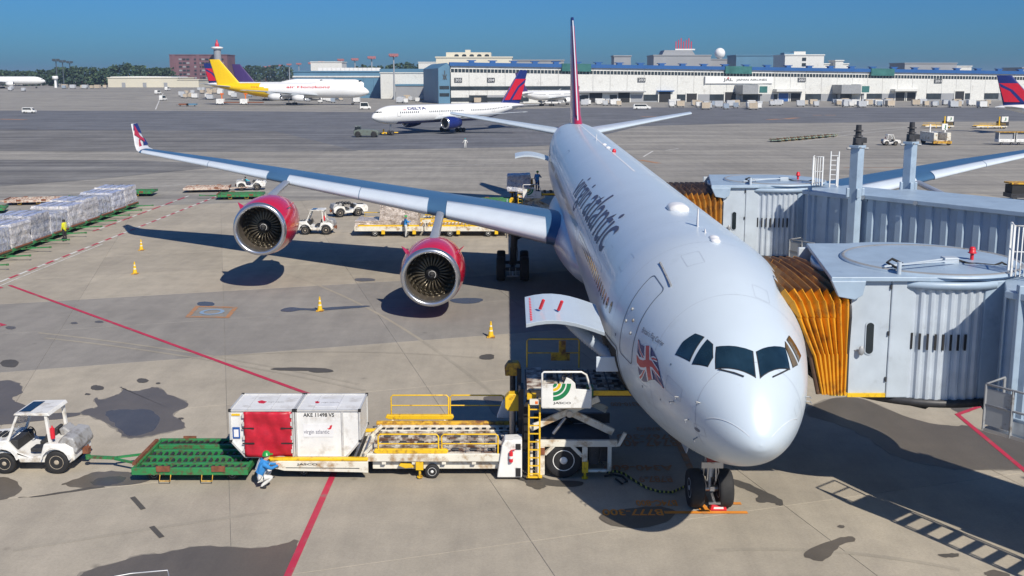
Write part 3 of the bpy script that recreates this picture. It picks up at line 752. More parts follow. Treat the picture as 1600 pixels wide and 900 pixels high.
# landing gear
def gear_nose():
    X = 6.64; z0 = zl(0, X)
    g = MB(); g.cyl((0,X,z0+.55),(0,X+.25,2.0),.10,.12,12); g.cyl((0,X,z0+.9),(0,X+.2,2.2),.16,.17,12); g.cyl((-.55,X,z0+.53),(.55,X,z0+.53),.09,.09,10)
    g.cyl((0,X-.05,z0+1.2),(0,X-1.1,2.2),.07,.07,8); g.bar((.12,X-.25,z0+.85),(.10,X-.3,z0+1.5),.04); g.bar((-.12,X-.25,z0+.85),(-.10,X-.3,z0+1.5),.04)
    g.tube([(.14,X-.14,z0+1.6),(.2,X-.22,z0+1.1),(.1,X-.16,z0+.7)], .02, 5); g.tube([(-.14,X-.14,z0+1.6),(-.22,X-.2,z0+1.0),(-.1,X-.16,z0+.6)], .02, 5)
    g.box(-.3,.3,X-.32,X-.22,z0+1.25,z0+1.42)
    root = g.build('nose_gear', STL, plane)
    for sx in (-.40, .40): wheel('tyre', root, (sx, X, z0+.54), .54, .40, TYR, paint('wheel_hub_white', (.6,.63,.66), .4) if sx < 0 else bpy.data.materials['wheel_hub_white'])
    m = MB(); m.box(-.06,.06,X-.42,X-.36,z0+.62,z0+.75); m.bar((0,X-.3,z0+.5),(0,X-.75,z0+.42),.07); m.box(-.16,.16,X-.78,X-.72,z0+.4,z0+.45); m.build('tow_fitting', STL, root)
    for sx in (-1, 1):
        m = MB(); m.add([(sx*.50,X+.1,1.98),(sx*.50,X+1.6,1.95),(sx*.62,X+1.5,1.38),(sx*.62,X+.2,1.40),(sx*.53,X+.1,1.98),(sx*.53,X+1.6,1.95),(sx*.65,X+1.5,1.38),(sx*.65,X+.2,1.40)], [(0,1,2,3),(7,6,5,4),(0,4,5,1),(1,5,6,2),(2,6,7,3),(3,7,4,0)])
        m.build('gear_door', FG, root)
    m = MB(); m.box(-.35,.35,X-1.25,X-1.18,1.74,1.86); m.build('door_edge_red', paint('dull_red', (.20,.02,.02), .6), root)
    return root
gear_nose()
def gear_main(sx, X, two=True):
    z0 = zl(0, X)
    g = MB(); g.cyl((sx,X,z0+.75),(sx*.96,X-.1,4.0),.20,.24,14); g.cyl((sx,X,z0+.7),(sx,X,z0+1.6),.14,.14,12)
    g.bar((sx,X-1.05,z0+.7),(sx,X+1.05,z0+.7),.26,.24)
    for dy in (-1.0, 1.0): g.cyl((sx-.8,X+dy,z0+.7),(sx+.8,X+dy,z0+.7),.1,.1,10)
    if sx: g.cyl((sx,X,z0+2.2),(sx*.45,X+.2,3.6),.10,.10,10)
    g.bar((sx+.12,X-.3,z0+1.0),(sx+.12,X-.45,z0+1.9),.07); g.bar((sx-.12,X-.3,z0+1.0),(sx-.12,X-.45,z0+1.9),.07)
    g.tube([(sx+.2,X-.3,z0+2.4),(sx+.3,X-.6,z0+1.6),(sx+.2,X-.9,z0+.95)], .025, 5)
    root = g.build('main_gear', DK, plane)
    for dx in (-.70, .70):
        for dy in (-1.0, 1.0): wheel('tyre', root, (sx+dx, X+dy, z0+.72), .72, .52, TYR, DK, 22)
    m = MB(); m.bar((sx-.35,X-1.35,z0+.35),(sx+.35,X-1.35,z0+.35),.05); m.bar((sx,X-1.3,z0+.3),(sx,X-1.15,z0+.6),.06); m.bar((sx-.18,X-1.2,z0+.3),(sx-.18,X-1.2,z0+.8),.03); m.bar((sx+.18,X-1.2,z0+.3),(sx+.18,X-1.2,z0+.8),.03); m.build('brake_rods', STL, root)
    if sx:
        s_ = 1 if sx > 0 else -1
        m = MB(); m.add([(sx+s_*.35,X-1.0,2.1),(sx+s_*.35,X+.9,2.1),(sx+s_*.3,X+.7,4.2),(sx+s_*.3,X-.8,4.2),(sx+s_*.40,X-1.0,2.1),(sx+s_*.40,X+.9,2.1),(sx+s_*.35,X+.7,4.2),(sx+s_*.35,X-.8,4.2)], [(0,1,2,3),(7,6,5,4),(0,4,5,1),(1,5,6,2),(2,6,7,3),(3,7,4,0)])
        m.build('gear_door', FG, root)
for sx in (-5.5, 5.5, 0): gear_main(sx, 38.7 if sx else 40.2)
# open forward cargo door with a black sheet painting the shade of the hold
mb = MB(); R = []
for k in range(9):
    u = k/8; x = 2.62-2.22*u; z = 4.72+.42*sin(u*2.2)-.10*u
    R.append([Vector((x-AX, 27.05-AY+.10*(1-u)*0, z)), Vector((x-AX, 30.25-AY, z+.02)), Vector((x-AX, 30.2-AY, z-.10)), Vector((x-AX, 27.1-AY, z-.12))])
mb.loft(R, sm=False); cd = mb.build('cargo_door', FW, plane, .01)
mb = MB()
for px_, py_ in ((1.35,28.0),(.82,28.15)):
    mb.bar((px_-AX,py_-AY,5.12),(px_-AX+.1,py_-AY-.1,5.42),.07)
mb.build('door_latch', RED, cd)
mb = MB()
for k in range(14): mb.box(.52-AX,.58-AX,27.3-AY+k*.2,27.38-AY+k*.2,5.0,5.02)
mb.build('hazard_dashes', RED, cd)
mb = MB()
for s_ in (0, 1):
    vs, fs = A.outline(7.4, 10.9, 1.62, 2.30, .05) if s_ == 0 else A.outline(57.3, 60.4, 1.7, 2.3, .05); mb.add(vs, fs)
mb.build('cargo_door_outline', LINE, fus)
poly_on('hold_shade_sheet', [([(7.55,1.66),(10.75,1.66),(10.75,2.26),(7.55,2.26)],0,0)], on(.008), BK, fus, 8)  # darkness of the hold painted as a flat black sheet on the skin
mb = MB(); a = A.at(8.2, 1.9, .02); mb.box(a.x-.55, a.x+.1, a.y-.35, a.y-.30, a.z-.1, a.z+.35); mb.build('service_panel', FW, plane, .02)
# aft cargo door, open
mb = MB(); R = []
for k in range(9):
    u = k/8; x = -2.60-2.7*u; z = AZ+.35+.45*sin(u*2.3)-.1*u
    R.append([Vector((x, 57.3, z)), Vector((x, 60.5, z+.02)), Vector((x, 60.5, z-.1)), Vector((x, 57.3, z-.12))])
mb.loft(R, sm=False); mb.build('cargo_door', FW, plane)

# ================================================================== JET BRIDGES
BGW = paint('bridge_white', (.455,.515,.575), .42, dirt=.14, dirtcol=(.34,.38,.42), ds=1.6)
BGB = paint('bridge_blue_grey', (.33,.425,.53), .42, dirt=.14, dirtcol=(.25,.33,.43), ds=1.6)
BGC = paint('bridge_curtain_aluminium', (.50,.56,.63), .38, .15, dirt=.14, dirtcol=(.36,.40,.44), ds=1.2)
CANY = paint('bellows_yellow_canvas', (.70,.31,.012), .55, dirt=.35, dirtcol=(.33,.13,.02), ds=2.5, bump=.3, bs=9)
CANB = paint('bellows_brown_canvas', (.10,.055,.035), .7, dirt=.35, dirtcol=(.25,.13,.05), ds=3, bump=.3, bs=9)
CANT = paint('bellows_top_canvas', (.27,.125,.03), .65, dirt=.4, dirtcol=(.42,.19,.03), ds=3, bump=.3, bs=9)
CANO = paint('bellows_old_canvas', (.42,.18,.02), .6, dirt=.5, dirtcol=(.16,.075,.03), ds=2.2, bump=.3, bs=9)
DR = Vector((.6, -.8, 0)); NRM = Vector((.8, .6, 0))     # tunnel direction, its far-side normal
def jet_bridge(label, loc, lx_top, lx_bot, dz=0.0, tc=2.95):
    r = thing('jet_bridge', label, 'jet bridge', loc, 0, 'jet bridges at the airliner')
    z0, z1 = 3.6+dz, 6.70+dz
    # cab: walls, floor, bumper
    m = MB(); m.box(-2.65,-1.62,-2.55,-2.43,z0,z1); m.box(-2.65,-1.62,2.33,2.45,z0,z1); m.box(-2.65,-1.1,-2.43,2.33,z0,z0+.18); m.box(-1.2,-1.1,-2.43,-1.2,z0+.18,z1)
    cab = m.build('cab', BGW, r, .02)
    m = MB(); m.box(-1.61,-1.02,-2.58,-2.44,z0-.10,z1+.02); m.build('cab_side_panel', BGW, r, .03)
    m = MB(); m.box(-2.64,-1.64,-2.62,-2.56,z0-.07,z0+.03); m.box(-3.1,-2.66,-2.6,-2.45,z0-.04,z0+.05); m.build('yellow_bumper', YE, cab)
    wp = [(-2.12+.10*cos(a), z0+1.53+(.32 if sin(a) > 0 else -.32)+.10*sin(a)) for a in [2*pi*k/16 for k in range(16)]]
    m = MB(); m.prism([(-2.12+(x+2.12)*1.25, z0+1.53+(z-z0-1.53)*1.08) for x, z in wp], -2.575, -2.555, 'y'); m.build('window_frame', BGW, cab)
    m = MB(); m.prism(wp, -2.585, -2.57, 'y'); m.build('window_pane', GLS, cab)
    m = MB(); m.ball((-2.36,-2.68,z0+1.22), .08, .05, .13, 10); m.bar((-2.36,-2.66,z0+1.22),(-2.5,-2.56,z0+1.2),.02); m.build('mirror', GRY, cab)
    for zz in (z0+.35, z0+1.6, z1-.25):
        m = MB(); m.box(-1.66,-1.62,-2.6,-2.56,zz,zz+.12); m.build('hinge', DK, cab)
    m = MB(); m.prism([(-3.25,-2.7),(-1.05,-2.7),(-.7,-2.74)]+[(2.8*cos(radians(a)), 2.8*sin(radians(a))) for a in range(-72, 109, 12)]+[(-1.05,2.55),(-2.35,2.55)], z1-.02, z1+.10, 'z'); m.prism([(-3.25,z1),(-2.35,z1),(-2.42,z1-.38),(-2.62,z1-.50),(-3.05,z1-.42)], -2.74, -2.58, 'y')
    roof = m.build('cab_roof', BGB, r, .02)
    m = MB(); m.cyl((-1.35,-2.3,z1+.1),(-1.35,-2.3,z1+.42),.06,.06,8); m.bar((-1.35,-2.3,z1+.36),(.6,-1.4,z1+.30),.04); m.build('roof_strut', BGW, roof)
    # rotating curtain drum
    m = MB(); n = 280; R = []
    for z in (z0-.12, z1-.05):
        R.append([Vector(((2.72 if (k//2) % 2 else 2.775)*cos(2*pi*k/n), (2.72 if (k//2) % 2 else 2.775)*sin(2*pi*k/n), z)) for k in range(n)])
    m.loft(R, sm=False); drum = m.build('curtain_drum', BGC, r)
    for k in range(10):
        a = radians(-119.5+4.0*k); t = Vector((cos(a), sin(a), 0)); q = Vector((-t.y, t.x, 0))
        m = MB(); m.bar(t*2.78+q*0+Vector((0,0,z0+1.25)), t*2.78+Vector((0,0,z0+1.68)), .055, .03, up=t); m.build('vent_slot', BK, drum)
    m = MB(); m.lathe([(2.80,z0-.28),(2.88,z0-.28),(2.88,z0-.10),(2.80,z0-.10)], n=64); m.build('drum_ring', DK, drum)
    m = MB(); m.lathe([(.01,z1+.17),(2.2,z1+.165),(2.42,z1+.15),(2.44,z1+.08)], (.25,-.42,0), n=64); m.lathe([(2.80,z1-.22),(2.86,z1-.22),(2.86,z1-.03),(2.80,z1-.03)], n=64); dr = m.build('drum_roof', BGB, r)
    m = MB(); m.lathe([(2.28,z1+.15),(2.33,z1+.19),(2.38,z1+.15)], (.25,-.42,0), n=64, caps=False); m.build('roof_rail', GRY, dr)
    m = MB(); m.box(.35,.75,-1.15,-.85,z1+.12,z1+.32); m.bar((.4,-1.0,z1+.26),(-1.6,-1.9,z1+.22),.05); m.build('roof_box', BGW, dr, .02)
    m = MB(); m.cyl((1.35,-.6,z1+.1),(1.35,-.6,z1+.36),.05,.05,8); m.lathe([(.0,.54),(.06,.53),(.085,.47),(.09,.38),(.13,.37),(.05,.33)], (1.35,-.6,z1), n=14); m.build('beacon_lamp', RED, dr)
    m = MB(); m.tube([(.75,-1.0,z1+.24),(1.0,-1.2,z1+.17),(1.25,-1.15,z1+.16),(1.6,-1.4,z1+.16),(1.85,-1.3,z1+.22),(1.95,-1.45,z1+.16)], .03, 6); m.build('roof_cable', BK, dr)
    m = MB(); m.tube([(-1.15,-2.0,z1+.12),(-1.45,-1.7,z1+.3),(-1.2,-1.4,z1+.34),(-.9,-1.5,z1+.2)], .035, 6); m.build('roof_cable', BK, dr)
    # bellows hood
    NP = 17; path = [(-2.56,z0+.0),(-2.57,z0+1.1),(-2.58,z0+2.1),(-2.58,z0+2.45),(-2.3,z1-.40),(-1.2,z1-.30),(0,z1-.27),(1.2,z1-.30),(2.2,z1-.40),(2.46,z0+2.4),(2.46,z0+1.3),(2.46,z0)]
    R = []
    for i in range(NP):
        u = i/(NP-1); ring = []
        for k, (y, z) in enumerate(path):
            h = (z-z0)/(z1-z0); xe = lx_bot + (lx_top-lx_bot)*max(0, h)**1.6
            x = -2.68 + (xe+2.68)*u
            pl = (.13 if i % 2 else -.06)*(.5+.5*min(1, (k+1)/3 if k < 6 else (12-k)/3)); top = 4 <= k <= 8
            yy = y + (0 if top and k != 4 and k != 8 else (-pl if y < 0 else pl)); zz = z + (pl*1.0 if 3 <= k <= 9 else 0)
            ring.append(Vector((x + random.uniform(-.012,.012), yy, zz - .25*u*u*(1-h)*0)))
        R.append(ring)
    m = MB(); nP = len(path); vs = [p for q in R for p in q]
    for i in range(NP-1):
        for k in range(nP-1):
            m.add([R[i][k], R[i][k+1], R[i+1][k+1], R[i+1][k]], [(0,1,2,3)], 1 if 4 <= k <= 7 else 0)
    o = m.build('bellows_hood', [CANY, CANT] if not dz else [CANO, CANB], r)
    sd = o.modifiers.new('thick', 'SOLIDIFY'); sd.thickness = .02
    m = MB(); P = [Vector((x.x-.03, x.y*1.0, x.z)) for x in R[-1]]; m.tube(P, .07, 8); m.build('bellows_bumper', CANB, r)
    m = MB(); P = [R[0][k]+Vector((.03,0,0)) for k in range(nP)]; m.tube(P, .05, 6); m.build('bellows_frame', DK, r)
    # link between drum and tunnel
    c0 = Vector((1.88, -3.15, 0)); Lh = NRM*1.6; a = c0-Lh; b = c0+Lh
    m = MB(); m.add([Vector((.95,-2.62,0)), a, b, Vector((2.6,.9,0)), Vector((1.5,-1.5,0))][:4]*1, [], 0)
    base = [Vector((.80,-2.66,0)), Vector((1.30,-2.62,0)), a+DR*.0, b, Vector((2.7,.6,0)), Vector((0,0,0))]
    m = MB(); n = len(base); m.add([p+Vector((0,0,z0-.1)) for p in base]+[p+Vector((0,0,z1-.02)) for p in base], [(i,(i+1) % n,(i+1) % n+n,i+n) for i in range(n)]+[tuple(range(n)), tuple(range(n,2*n))])
    m.build('drum_link_wall', BGB, r, .02)
    m = MB(); q = a-NRM*.02+DR*.35
    m.bar(q+Vector((0,0,z0-.3)), q+Vector((0,0,z1+.25)), .16, .16); m.build('corner_post', BGB, r, .02)
    # telescopic tunnel: ribbed walls, two sections
    def tunnel(name, t0, t1, hw, za, zb, m_):
        mb = MB(); per = .66; prof = []; t = t0
        while t < t1-.01:
            e = min(t+per, t1); prof += [(t,0),(min(t+.30,e),0),(min(t+.36,e),.10),(min(t+.60,e),.10)]; t += per
        prof.append((t1,0))
        for s_ in (-1, 1):
            P = [c0 + DR*t + NRM*s_*(hw+o_) for t, o_ in prof]; n = len(P)
            mb.add([p+Vector((0,0,za)) for p in P]+[p+Vector((0,0,zb)) for p in P], [(i,i+1,i+1+n,i+n) for i in range(n-1)])
        o = mb.build(name, m_, r)
        mb = MB()
        def slab(h0, h1, w):
            q = [c0+DR*t0-NRM*w, c0+DR*t1-NRM*w, c0+DR*t1+NRM*w, c0+DR*t0+NRM*w]
            mb.add([p+Vector((0,0,h0)) for p in q]+[p+Vector((0,0,h1)) for p in q], [(0,3,2,1),(4,5,6,7),(0,1,5,4),(1,2,6,5),(2,3,7,6),(3,0,4,7)])
        slab(zb-.02, zb+.16, hw+.2); mb.build('tunnel_roof', BGB, o, .02)
        mb = MB(); slab(za-.16, za+.02, hw+.15); mb.build('tunnel_floor', BGB, o, .02)
        return o
    tunnel('inner_tunnel', 0, 3.3, 1.50, z0, z1-.1, BGB); tunnel('outer_tunnel', 3.0, 20, 1.62, z0-.05, z1, BGB)
    for t, s_ in ((3.2,-1),(5.6,-1),(3.2,1)):
        m = MB(); p = c0+DR*t+NRM*s_*1.85+Vector((0,0,z1+.05)); m.cyl(p, p+NRM*s_*.04, .09, .09, 12); m.build('roof_bolt', STL, r)
    # drive columns with motors and wheels
    for s_ in (-1, 1):
        p = c0 + DR*tc + NRM*s_*(2.05 if s_ < 0 else 1.95)
        m = MB(); m.bar(p+Vector((0,0,.9)), p+Vector((0,0,9.0)), .44, .38, up=DR); m.bar(p+Vector((0,0,8.98)), p+Vector((0,0,9.1)), .54, .46, up=DR)
        for k in range(4):
            m.bar(p+Vector((.32*cos(k*pi/2), .32*sin(k*pi/2), z1+.05)), p+Vector((.32*cos(k*pi/2), .32*sin(k*pi/2), z1+.45)), .12)
        col = m.build('drive_column', BGB, r, .02)
        m = MB(); m.cyl(p+Vector((0,0,9.1)), p+Vector((0,0,9.38)), .22, .2, 14); m.box(p.x-.16,p.x+.3,p.y-.2,p.y+.16,9.2,9.42); m.cyl(p+Vector((0,0,9.38)), p+Vector((0,0,9.95)), .13, .11, 14); m.lathe([(.19,9.46),(.19,9.5),(.17,9.5)], p, n=14); m.lathe([(.19,9.68),(.19,9.72),(.17,9.72)], p, n=14); m.build('column_motor', DK, col)
        m = MB()
        m.cyl(p+Vector((-.45,0,8.96)), p+Vector((.45,0,8.96)), .05, .05, 8); m.cyl(p+Vector((0,-.4,9.02)), p+Vector((0,.4,9.02)), .04, .04, 8); m.build('column_collar', GRY, col)
        for k in (-.35, .35):
            w = wheel('wheel', col, (0,0,0), .5, .32, BK, GRY, 20); w.location = p+Vector((k,0,.5))
    m = MB(); p0 = c0+DR*tc; m.bar(p0-NRM*2.05+Vector((0,0,1.1)), p0+NRM*1.95+Vector((0,0,1.1)), .35, .4); m.bar(p0-NRM*2.05+Vector((0,0,z0-.4)), p0+NRM*1.95+Vector((0,0,z0-.4)), .3, .3); m.build('drive_beam', BGB, r)
    # rotunda column at the terminal end
    p = c0+DR*21; m = MB(); m.cyl(p, p+Vector((0,0,z0)), .6, .6, 20); m.cyl(p+Vector((0,0,z0)), p+Vector((0,0,z1+.2)), 2.1, 2.1, 32); m.build('rotunda', BGB, r)
    # service platform, stairs and railings on the near side
    s0 = c0 - NRM*1.75 + DR*.25; m = MB()
    q = [s0, s0+DR*1.3, s0+DR*1.3-NRM*1.0, s0-NRM*1.0]
    m.add([v+Vector((0,0,z0-.12)) for v in q]+[v+Vector((0,0,z0-.04)) for v in q], [(0,3,2,1),(4,5,6,7),(0,1,5,4),(1,2,6,5),(2,3,7,6),(3,0,4,7)])
    pf = m.build('service_platform', STL, r)
    m = MB(); out = s0-NRM*.98
    for h in (.55, 1.05): m.tube([s0-NRM*.1+Vector((0,0,z0+h)), out+Vector((0,0,z0+h)), out+DR*1.3+Vector((0,0,z0+h))], .028, 6)
    for v in (out, out+DR*.65, out+DR*1.3, s0-NRM*.1): m.bar(v+Vector((0,0,z0-.1)), v+Vector((0,0,z0+1.05)), .05)
    m.add([out+DR*.03+Vector((0,0,z0+.05)), out+DR*.62+Vector((0,0,z0+.05)), out+DR*.62+Vector((0,0,z0+.95)), out+DR*.03+Vector((0,0,z0+.95))], [(0,1,2,3)])
    m.build('platform_railing', GRY, pf)
    top = s0+DR*1.3-NRM*.1; m = MB(); ns = 13; run = 4.2
    for s_ in (0, .9):
        m.bar(top-NRM*s_+Vector((0,0,z0-.08)), top-NRM*s_+DR*run+Vector((0,0,.15)), .05, .22)
        m.tube([top-NRM*s_+Vector((0,0,z0+.95)), top-NRM*s_+DR*run+Vector((0,0,1.1))], .028, 6)
        for k in range(5): v = top-NRM*s_+DR*run*k/4; zz = z0+(.15-z0)*k/4; m.bar(v+Vector((0,0,zz)), v+Vector((0,0,zz+.95)), .04)
    m.build('stair_stringer', GRY, r)
    for k in range(ns):
        u = (k+.5)/ns; v = top+DR*run*u+Vector((0,0,z0-.05+(.15-z0)*u)); m = MB(); m.bar(v, v-NRM*.9, .24, .035, up=(0,0,1)); m.build('stair_tread', STL, r)
    # ladder cage on the roof, cables under the cab
    lp = Vector((1.45,-2.6,z1+.1)); m = MB()
    for dx, dy in ((0,0),(.42,-.1),(1.0,-.35),(.2,.55)): m.bar(lp+Vector((dx,dy,0)), lp+Vector((dx,dy,1.35)), .05)
    for h in (.65, 1.33): m.tube([lp+Vector((.2,.55,h)), lp+Vector((0,0,h)), lp+Vector((.42,-.1,h))], .022, 6)
    for k in range(3): m.bar(lp+Vector((.1+.1*k,-.03-.02*k,.0)), lp+Vector((.1+.1*k,-.03-.02*k,1.3)), .025)
    m.build('roof_railing', W_, r)
    m = MB(); q = lp+Vector((.72,-.25,-.5))
    for dx in (0, .34): m.bar(q+Vector((dx,-dx*.3,0)), q+Vector((dx,-dx*.3,2.1)), .045)
    for k in range(9): m.bar(q+Vector((0,0,.15+k*.22)), q+Vector((.34,-.1,.15+k*.22)), .03)
    m.build('roof_ladder', W_, r)
    for P in ([(-1.3,-2.2,z0-.05),(-1.0,-2.5,z0-.28),(-.55,-2.6,z0-.36),(-.15,-2.4,z0-.22),(0,-2.1,z0-.02)], [(.8,-2.7,z0-.1),(.95,-3.0,z0-.42),(1.4,-3.2,z0-.5),(1.9,-3.2,z0-.42),(2.2,-3.1,z0-.1)]):
        m = MB(); m.tube(P, .05, 8); m.build('hanging_cable', BK, r)
    return r
jet_bridge('nearer jet bridge with yellow bellows hood docked at the nose door', (11.55,27.75,0), -4.75, -3.35, 0.0, 9.5)
jet_bridge('farther jet bridge behind with ribbed tunnel and two tall lift columns', (12.5,48.1,0), -4.9, -4.25, .15)

# ================================================================== GROUND SUPPORT EQUIPMENT NEAR THE NOSE
SEAT = paint('black_seat', (.03,.03,.032), .6)
RWH = paint('rusty_white_deck', (.66,.62,.54), .55, dirt=.80, dirtcol=(.13,.065,.035), ds=2.6)
YRU = paint('rusty_yellow', (.72,.42,.03), .5, dirt=.66, dirtcol=(.20,.085,.03), ds=3.2)
CREAM = paint('cream_white_paint', (.72,.69,.60), .42, dirt=.42, dirtcol=(.36,.24,.13), ds=2.4)
DIRTG = paint('dirty_grey_plate', (.42,.42,.42), .5, .2, dirt=.45, dirtcol=(.20,.18,.16), ds=3)
TRW = paint('tractor_white', (.74,.73,.70), .35, dirt=.35, dirtcol=(.45,.40,.33), ds=2.5)
HUBT = paint('tan_wheel_hub', (.42,.36,.28), .6, dirt=.4, dirtcol=(.16,.12,.09), ds=6)
def gwheel(name, parent, c_, r, w, rim, n=20):
    """wheel with its axle along local y"""
    x, y, z = c_; k = w/2; mb = MB()
    mb.lathe([(r*.55,-k*.8),(r*.88,-k),(r*.97,-k*.8),(r,-k*.45),(r,k*.45),(r*.97,k*.8),(r*.88,k),(r*.55,k*.8)], c_, 'y', n); o = mb.build(name, BK, parent)
    mb = MB(); mb.lathe([(r*.10,-k*.9),(r*.2,-k*.88),(r*.22,-k*.55),(r*.46,-k*.5),(r*.56,-k*.86),(r*.6,-k*.8),(r*.6,k*.8),(r*.56,k*.86),(r*.46,k*.5),(r*.22,k*.55),(r*.2,k*.88),(r*.1,k*.9)], c_, 'y', n); ri = mb.build('rim', rim, o)
    mb = MB()
    for q in range(8):
        a = 2*pi*q/8; mb.cyl((x+r*.33*cos(a), y-k*.62, z+r*.33*sin(a)), (x+r*.33*cos(a), y-k*.45, z+r*.33*sin(a)), r*.06, r*.06, 6)
    if r > .28: mb.build('wheel_nuts', DK, o, kind='stuff')
    return o
def tractor(label, loc, rz, canopy=True, group='baggage tractors', detail=True):
    """baggage tow tractor, drives towards local +x"""
    r = thing('tow_tractor', label, 'tractor', loc, rz, group)
    b = MB(); b.prism([(-1.32,.42),(-1.12,.30),(-.55,.30),(-.50,.62),(-.42,.34),(.36,.34),(.44,.62),(1.18,.62),(1.30,.36),(1.66,.40),(1.72,.74),(1.60,.95),(.72,1.04),(.62,.92),(.40,.66),(.02,.52),(-.28,.54),(-.40,.92),(-1.05,.95),(-1.30,.80)], -.62, .62, 'y'); body = b.build('body', TRW, r, .03)
    h = MB(); h.prism([(.70,1.04),(1.60,.96),(1.66,.88),(.70,.92)], -.50, .50, 'y'); h.build('hood', TRW, r, .03)
    for k in range(3):
        g = MB(); g.box(.9+k*.2, 1.02+k*.2, -.28, .28, 1.035-.016*k-.02, 1.05-.018*k); g.build('hood_marking', BK, r)
    d = MB(); d.prism([(-1.36,.62),(-1.42,.74),(-1.30,1.10),(-.98,1.16),(-.82,.96)], -.60, .60, 'y'); d.prism([(-1.08,.90),(-.72,1.22),(-.55,1.14),(-.62,.92)], -.58, -.1, 'y'); d.build('rear_ballast', DIRTG, r, .04)
    for x, q in ((-.79,.37),(.80,.33)):
        for y in (-.58, .58): gwheel('wheel', r, (x, y, q), q, .26, HUBT)
    for x in (-.79, .80):
        for s_ in (-1, 1):
            f = MB(); P = [(x+.45*cos(a), .40+.45*sin(a)) for a in [radians(t) for t in range(10, 171, 20)]]; Q = [(x+.42*cos(a), .40+.42*sin(a)) for a in [radians(t) for t in range(170, 9, -20)]]
            f.prism(P+Q, s_*.60, s_*.76, 'y'); f.build('mudguard', TRW, r)
    for y in (-.34, .28):
        s_ = MB(); s_.box(-.36,.08,y-.2,y+.2,.62,.74); s_.prism([(-.40,.70),(-.30,.70),(-.42,1.18),(-.52,1.16)], y-.2, y+.2, 'y'); s_.build('seat', SEAT, r, .03)
    s_ = MB(); s_.tube([(.38+.05*cos(a)*0+.07*sin(a), -.30+.17*cos(a), .98+.15*sin(a)) for a in [2*pi*k/16 for k in range(16)]], .018, 6, closed=True); s_.cyl((.38,-.30,.98),(.62,-.30,.72),.03,.03,8); s_.build('steering_wheel', BK, r)
    s_ = MB(); s_.box(.42,.66,-.52,.52,.70,1.02); s_.build('dashboard', SEAT, r, .03)
    hk = MB(); hk.box(-1.52,-1.34,-.10,.10,.42,.60); hk.cyl((-1.48,0,.36),(-1.48,0,.68),.03,.03,8); hk.build('tow_hitch', RU, r)
    for y in (-.45, .45):
        l = MB(); l.cyl((1.66,y,.72),(1.72,y,.72),.09,.08,12); l.build('headlight', paint('headlight_glass', (.7,.7,.68), .15) if 'headlight_glass' not in bpy.data.materials else bpy.data.materials['headlight_glass'], r)
    if canopy:
        for y in (-.56, .56):
            p = MB(); p.bar((.70,y,.98),(.34,y,1.84),.06,.07); p.build('front_post', TRW, r)
            p = MB(); p.bar((-.60,y,.92),(-.52,y,1.84),.08,.09); p.build('rear_post', TRW, r)
        p = MB(); p.prism([(-.66,1.82),(.44,1.84),(.40,1.90),(-.60,1.92)], -.64, .64, 'y'); rf = p.build('roof', TRW, r, .02)
        p = MB(); p.add([(-.02,-.48,1.918),(.34,-.48,1.908),(.34,.48,1.908),(-.02,.48,1.918)], [(0,1,2,3)]); p.build('roof_window', GLS, rf)
        p = MB(); p.add([(.68,-.53,1.03),(.68,.53,1.03),(.36,.53,1.80),(.36,-.53,1.80),(.69,-.53,1.03),(.69,.53,1.03),(.37,.53,1.80),(.37,-.53,1.80)], [(0,1,2,3),(7,6,5,4),(0,4,5,1),(1,5,6,2),(2,6,7,3),(3,7,4,0)])
        p.build('windscreen', CLR, r)
        x_ = MB(); x_.cyl((-.66,.52,1.08),(-.66,.52,1.40),.07,.07,10); x_.cyl((-.66,.52,1.40),(-.66,.52,1.48),.03,.02,8); x_.build('fire_extinguisher', RED, r)
    if not detail:
        pass
    return r
def clear_glass():
    m, t, b = nt('clear_glass'); b.inputs['Base Color'].default_value = (.75,.85,.86,1); b.inputs['Transmission Weight'].default_value = 1; b.inputs['Roughness'].default_value = .03; b.inputs['IOR'].default_value = 1.05
    tr = N(t, 'ShaderNodeBsdfTransparent'); mx = N(t, 'ShaderNodeMixShader'); mx.inputs[0].default_value = .72
    t.links.new(b.outputs[0], mx.inputs[1]); t.links.new(tr.outputs[0], mx.inputs[2]); t.links.new(mx.outputs[0], t.nodes['Material Output'].inputs[0]); return m
CLR = clear_glass()
trac = tractor('white tow tractor with canopy in front, hitched to the empty green dolly', (-14.62, 29.08, 0), pi)

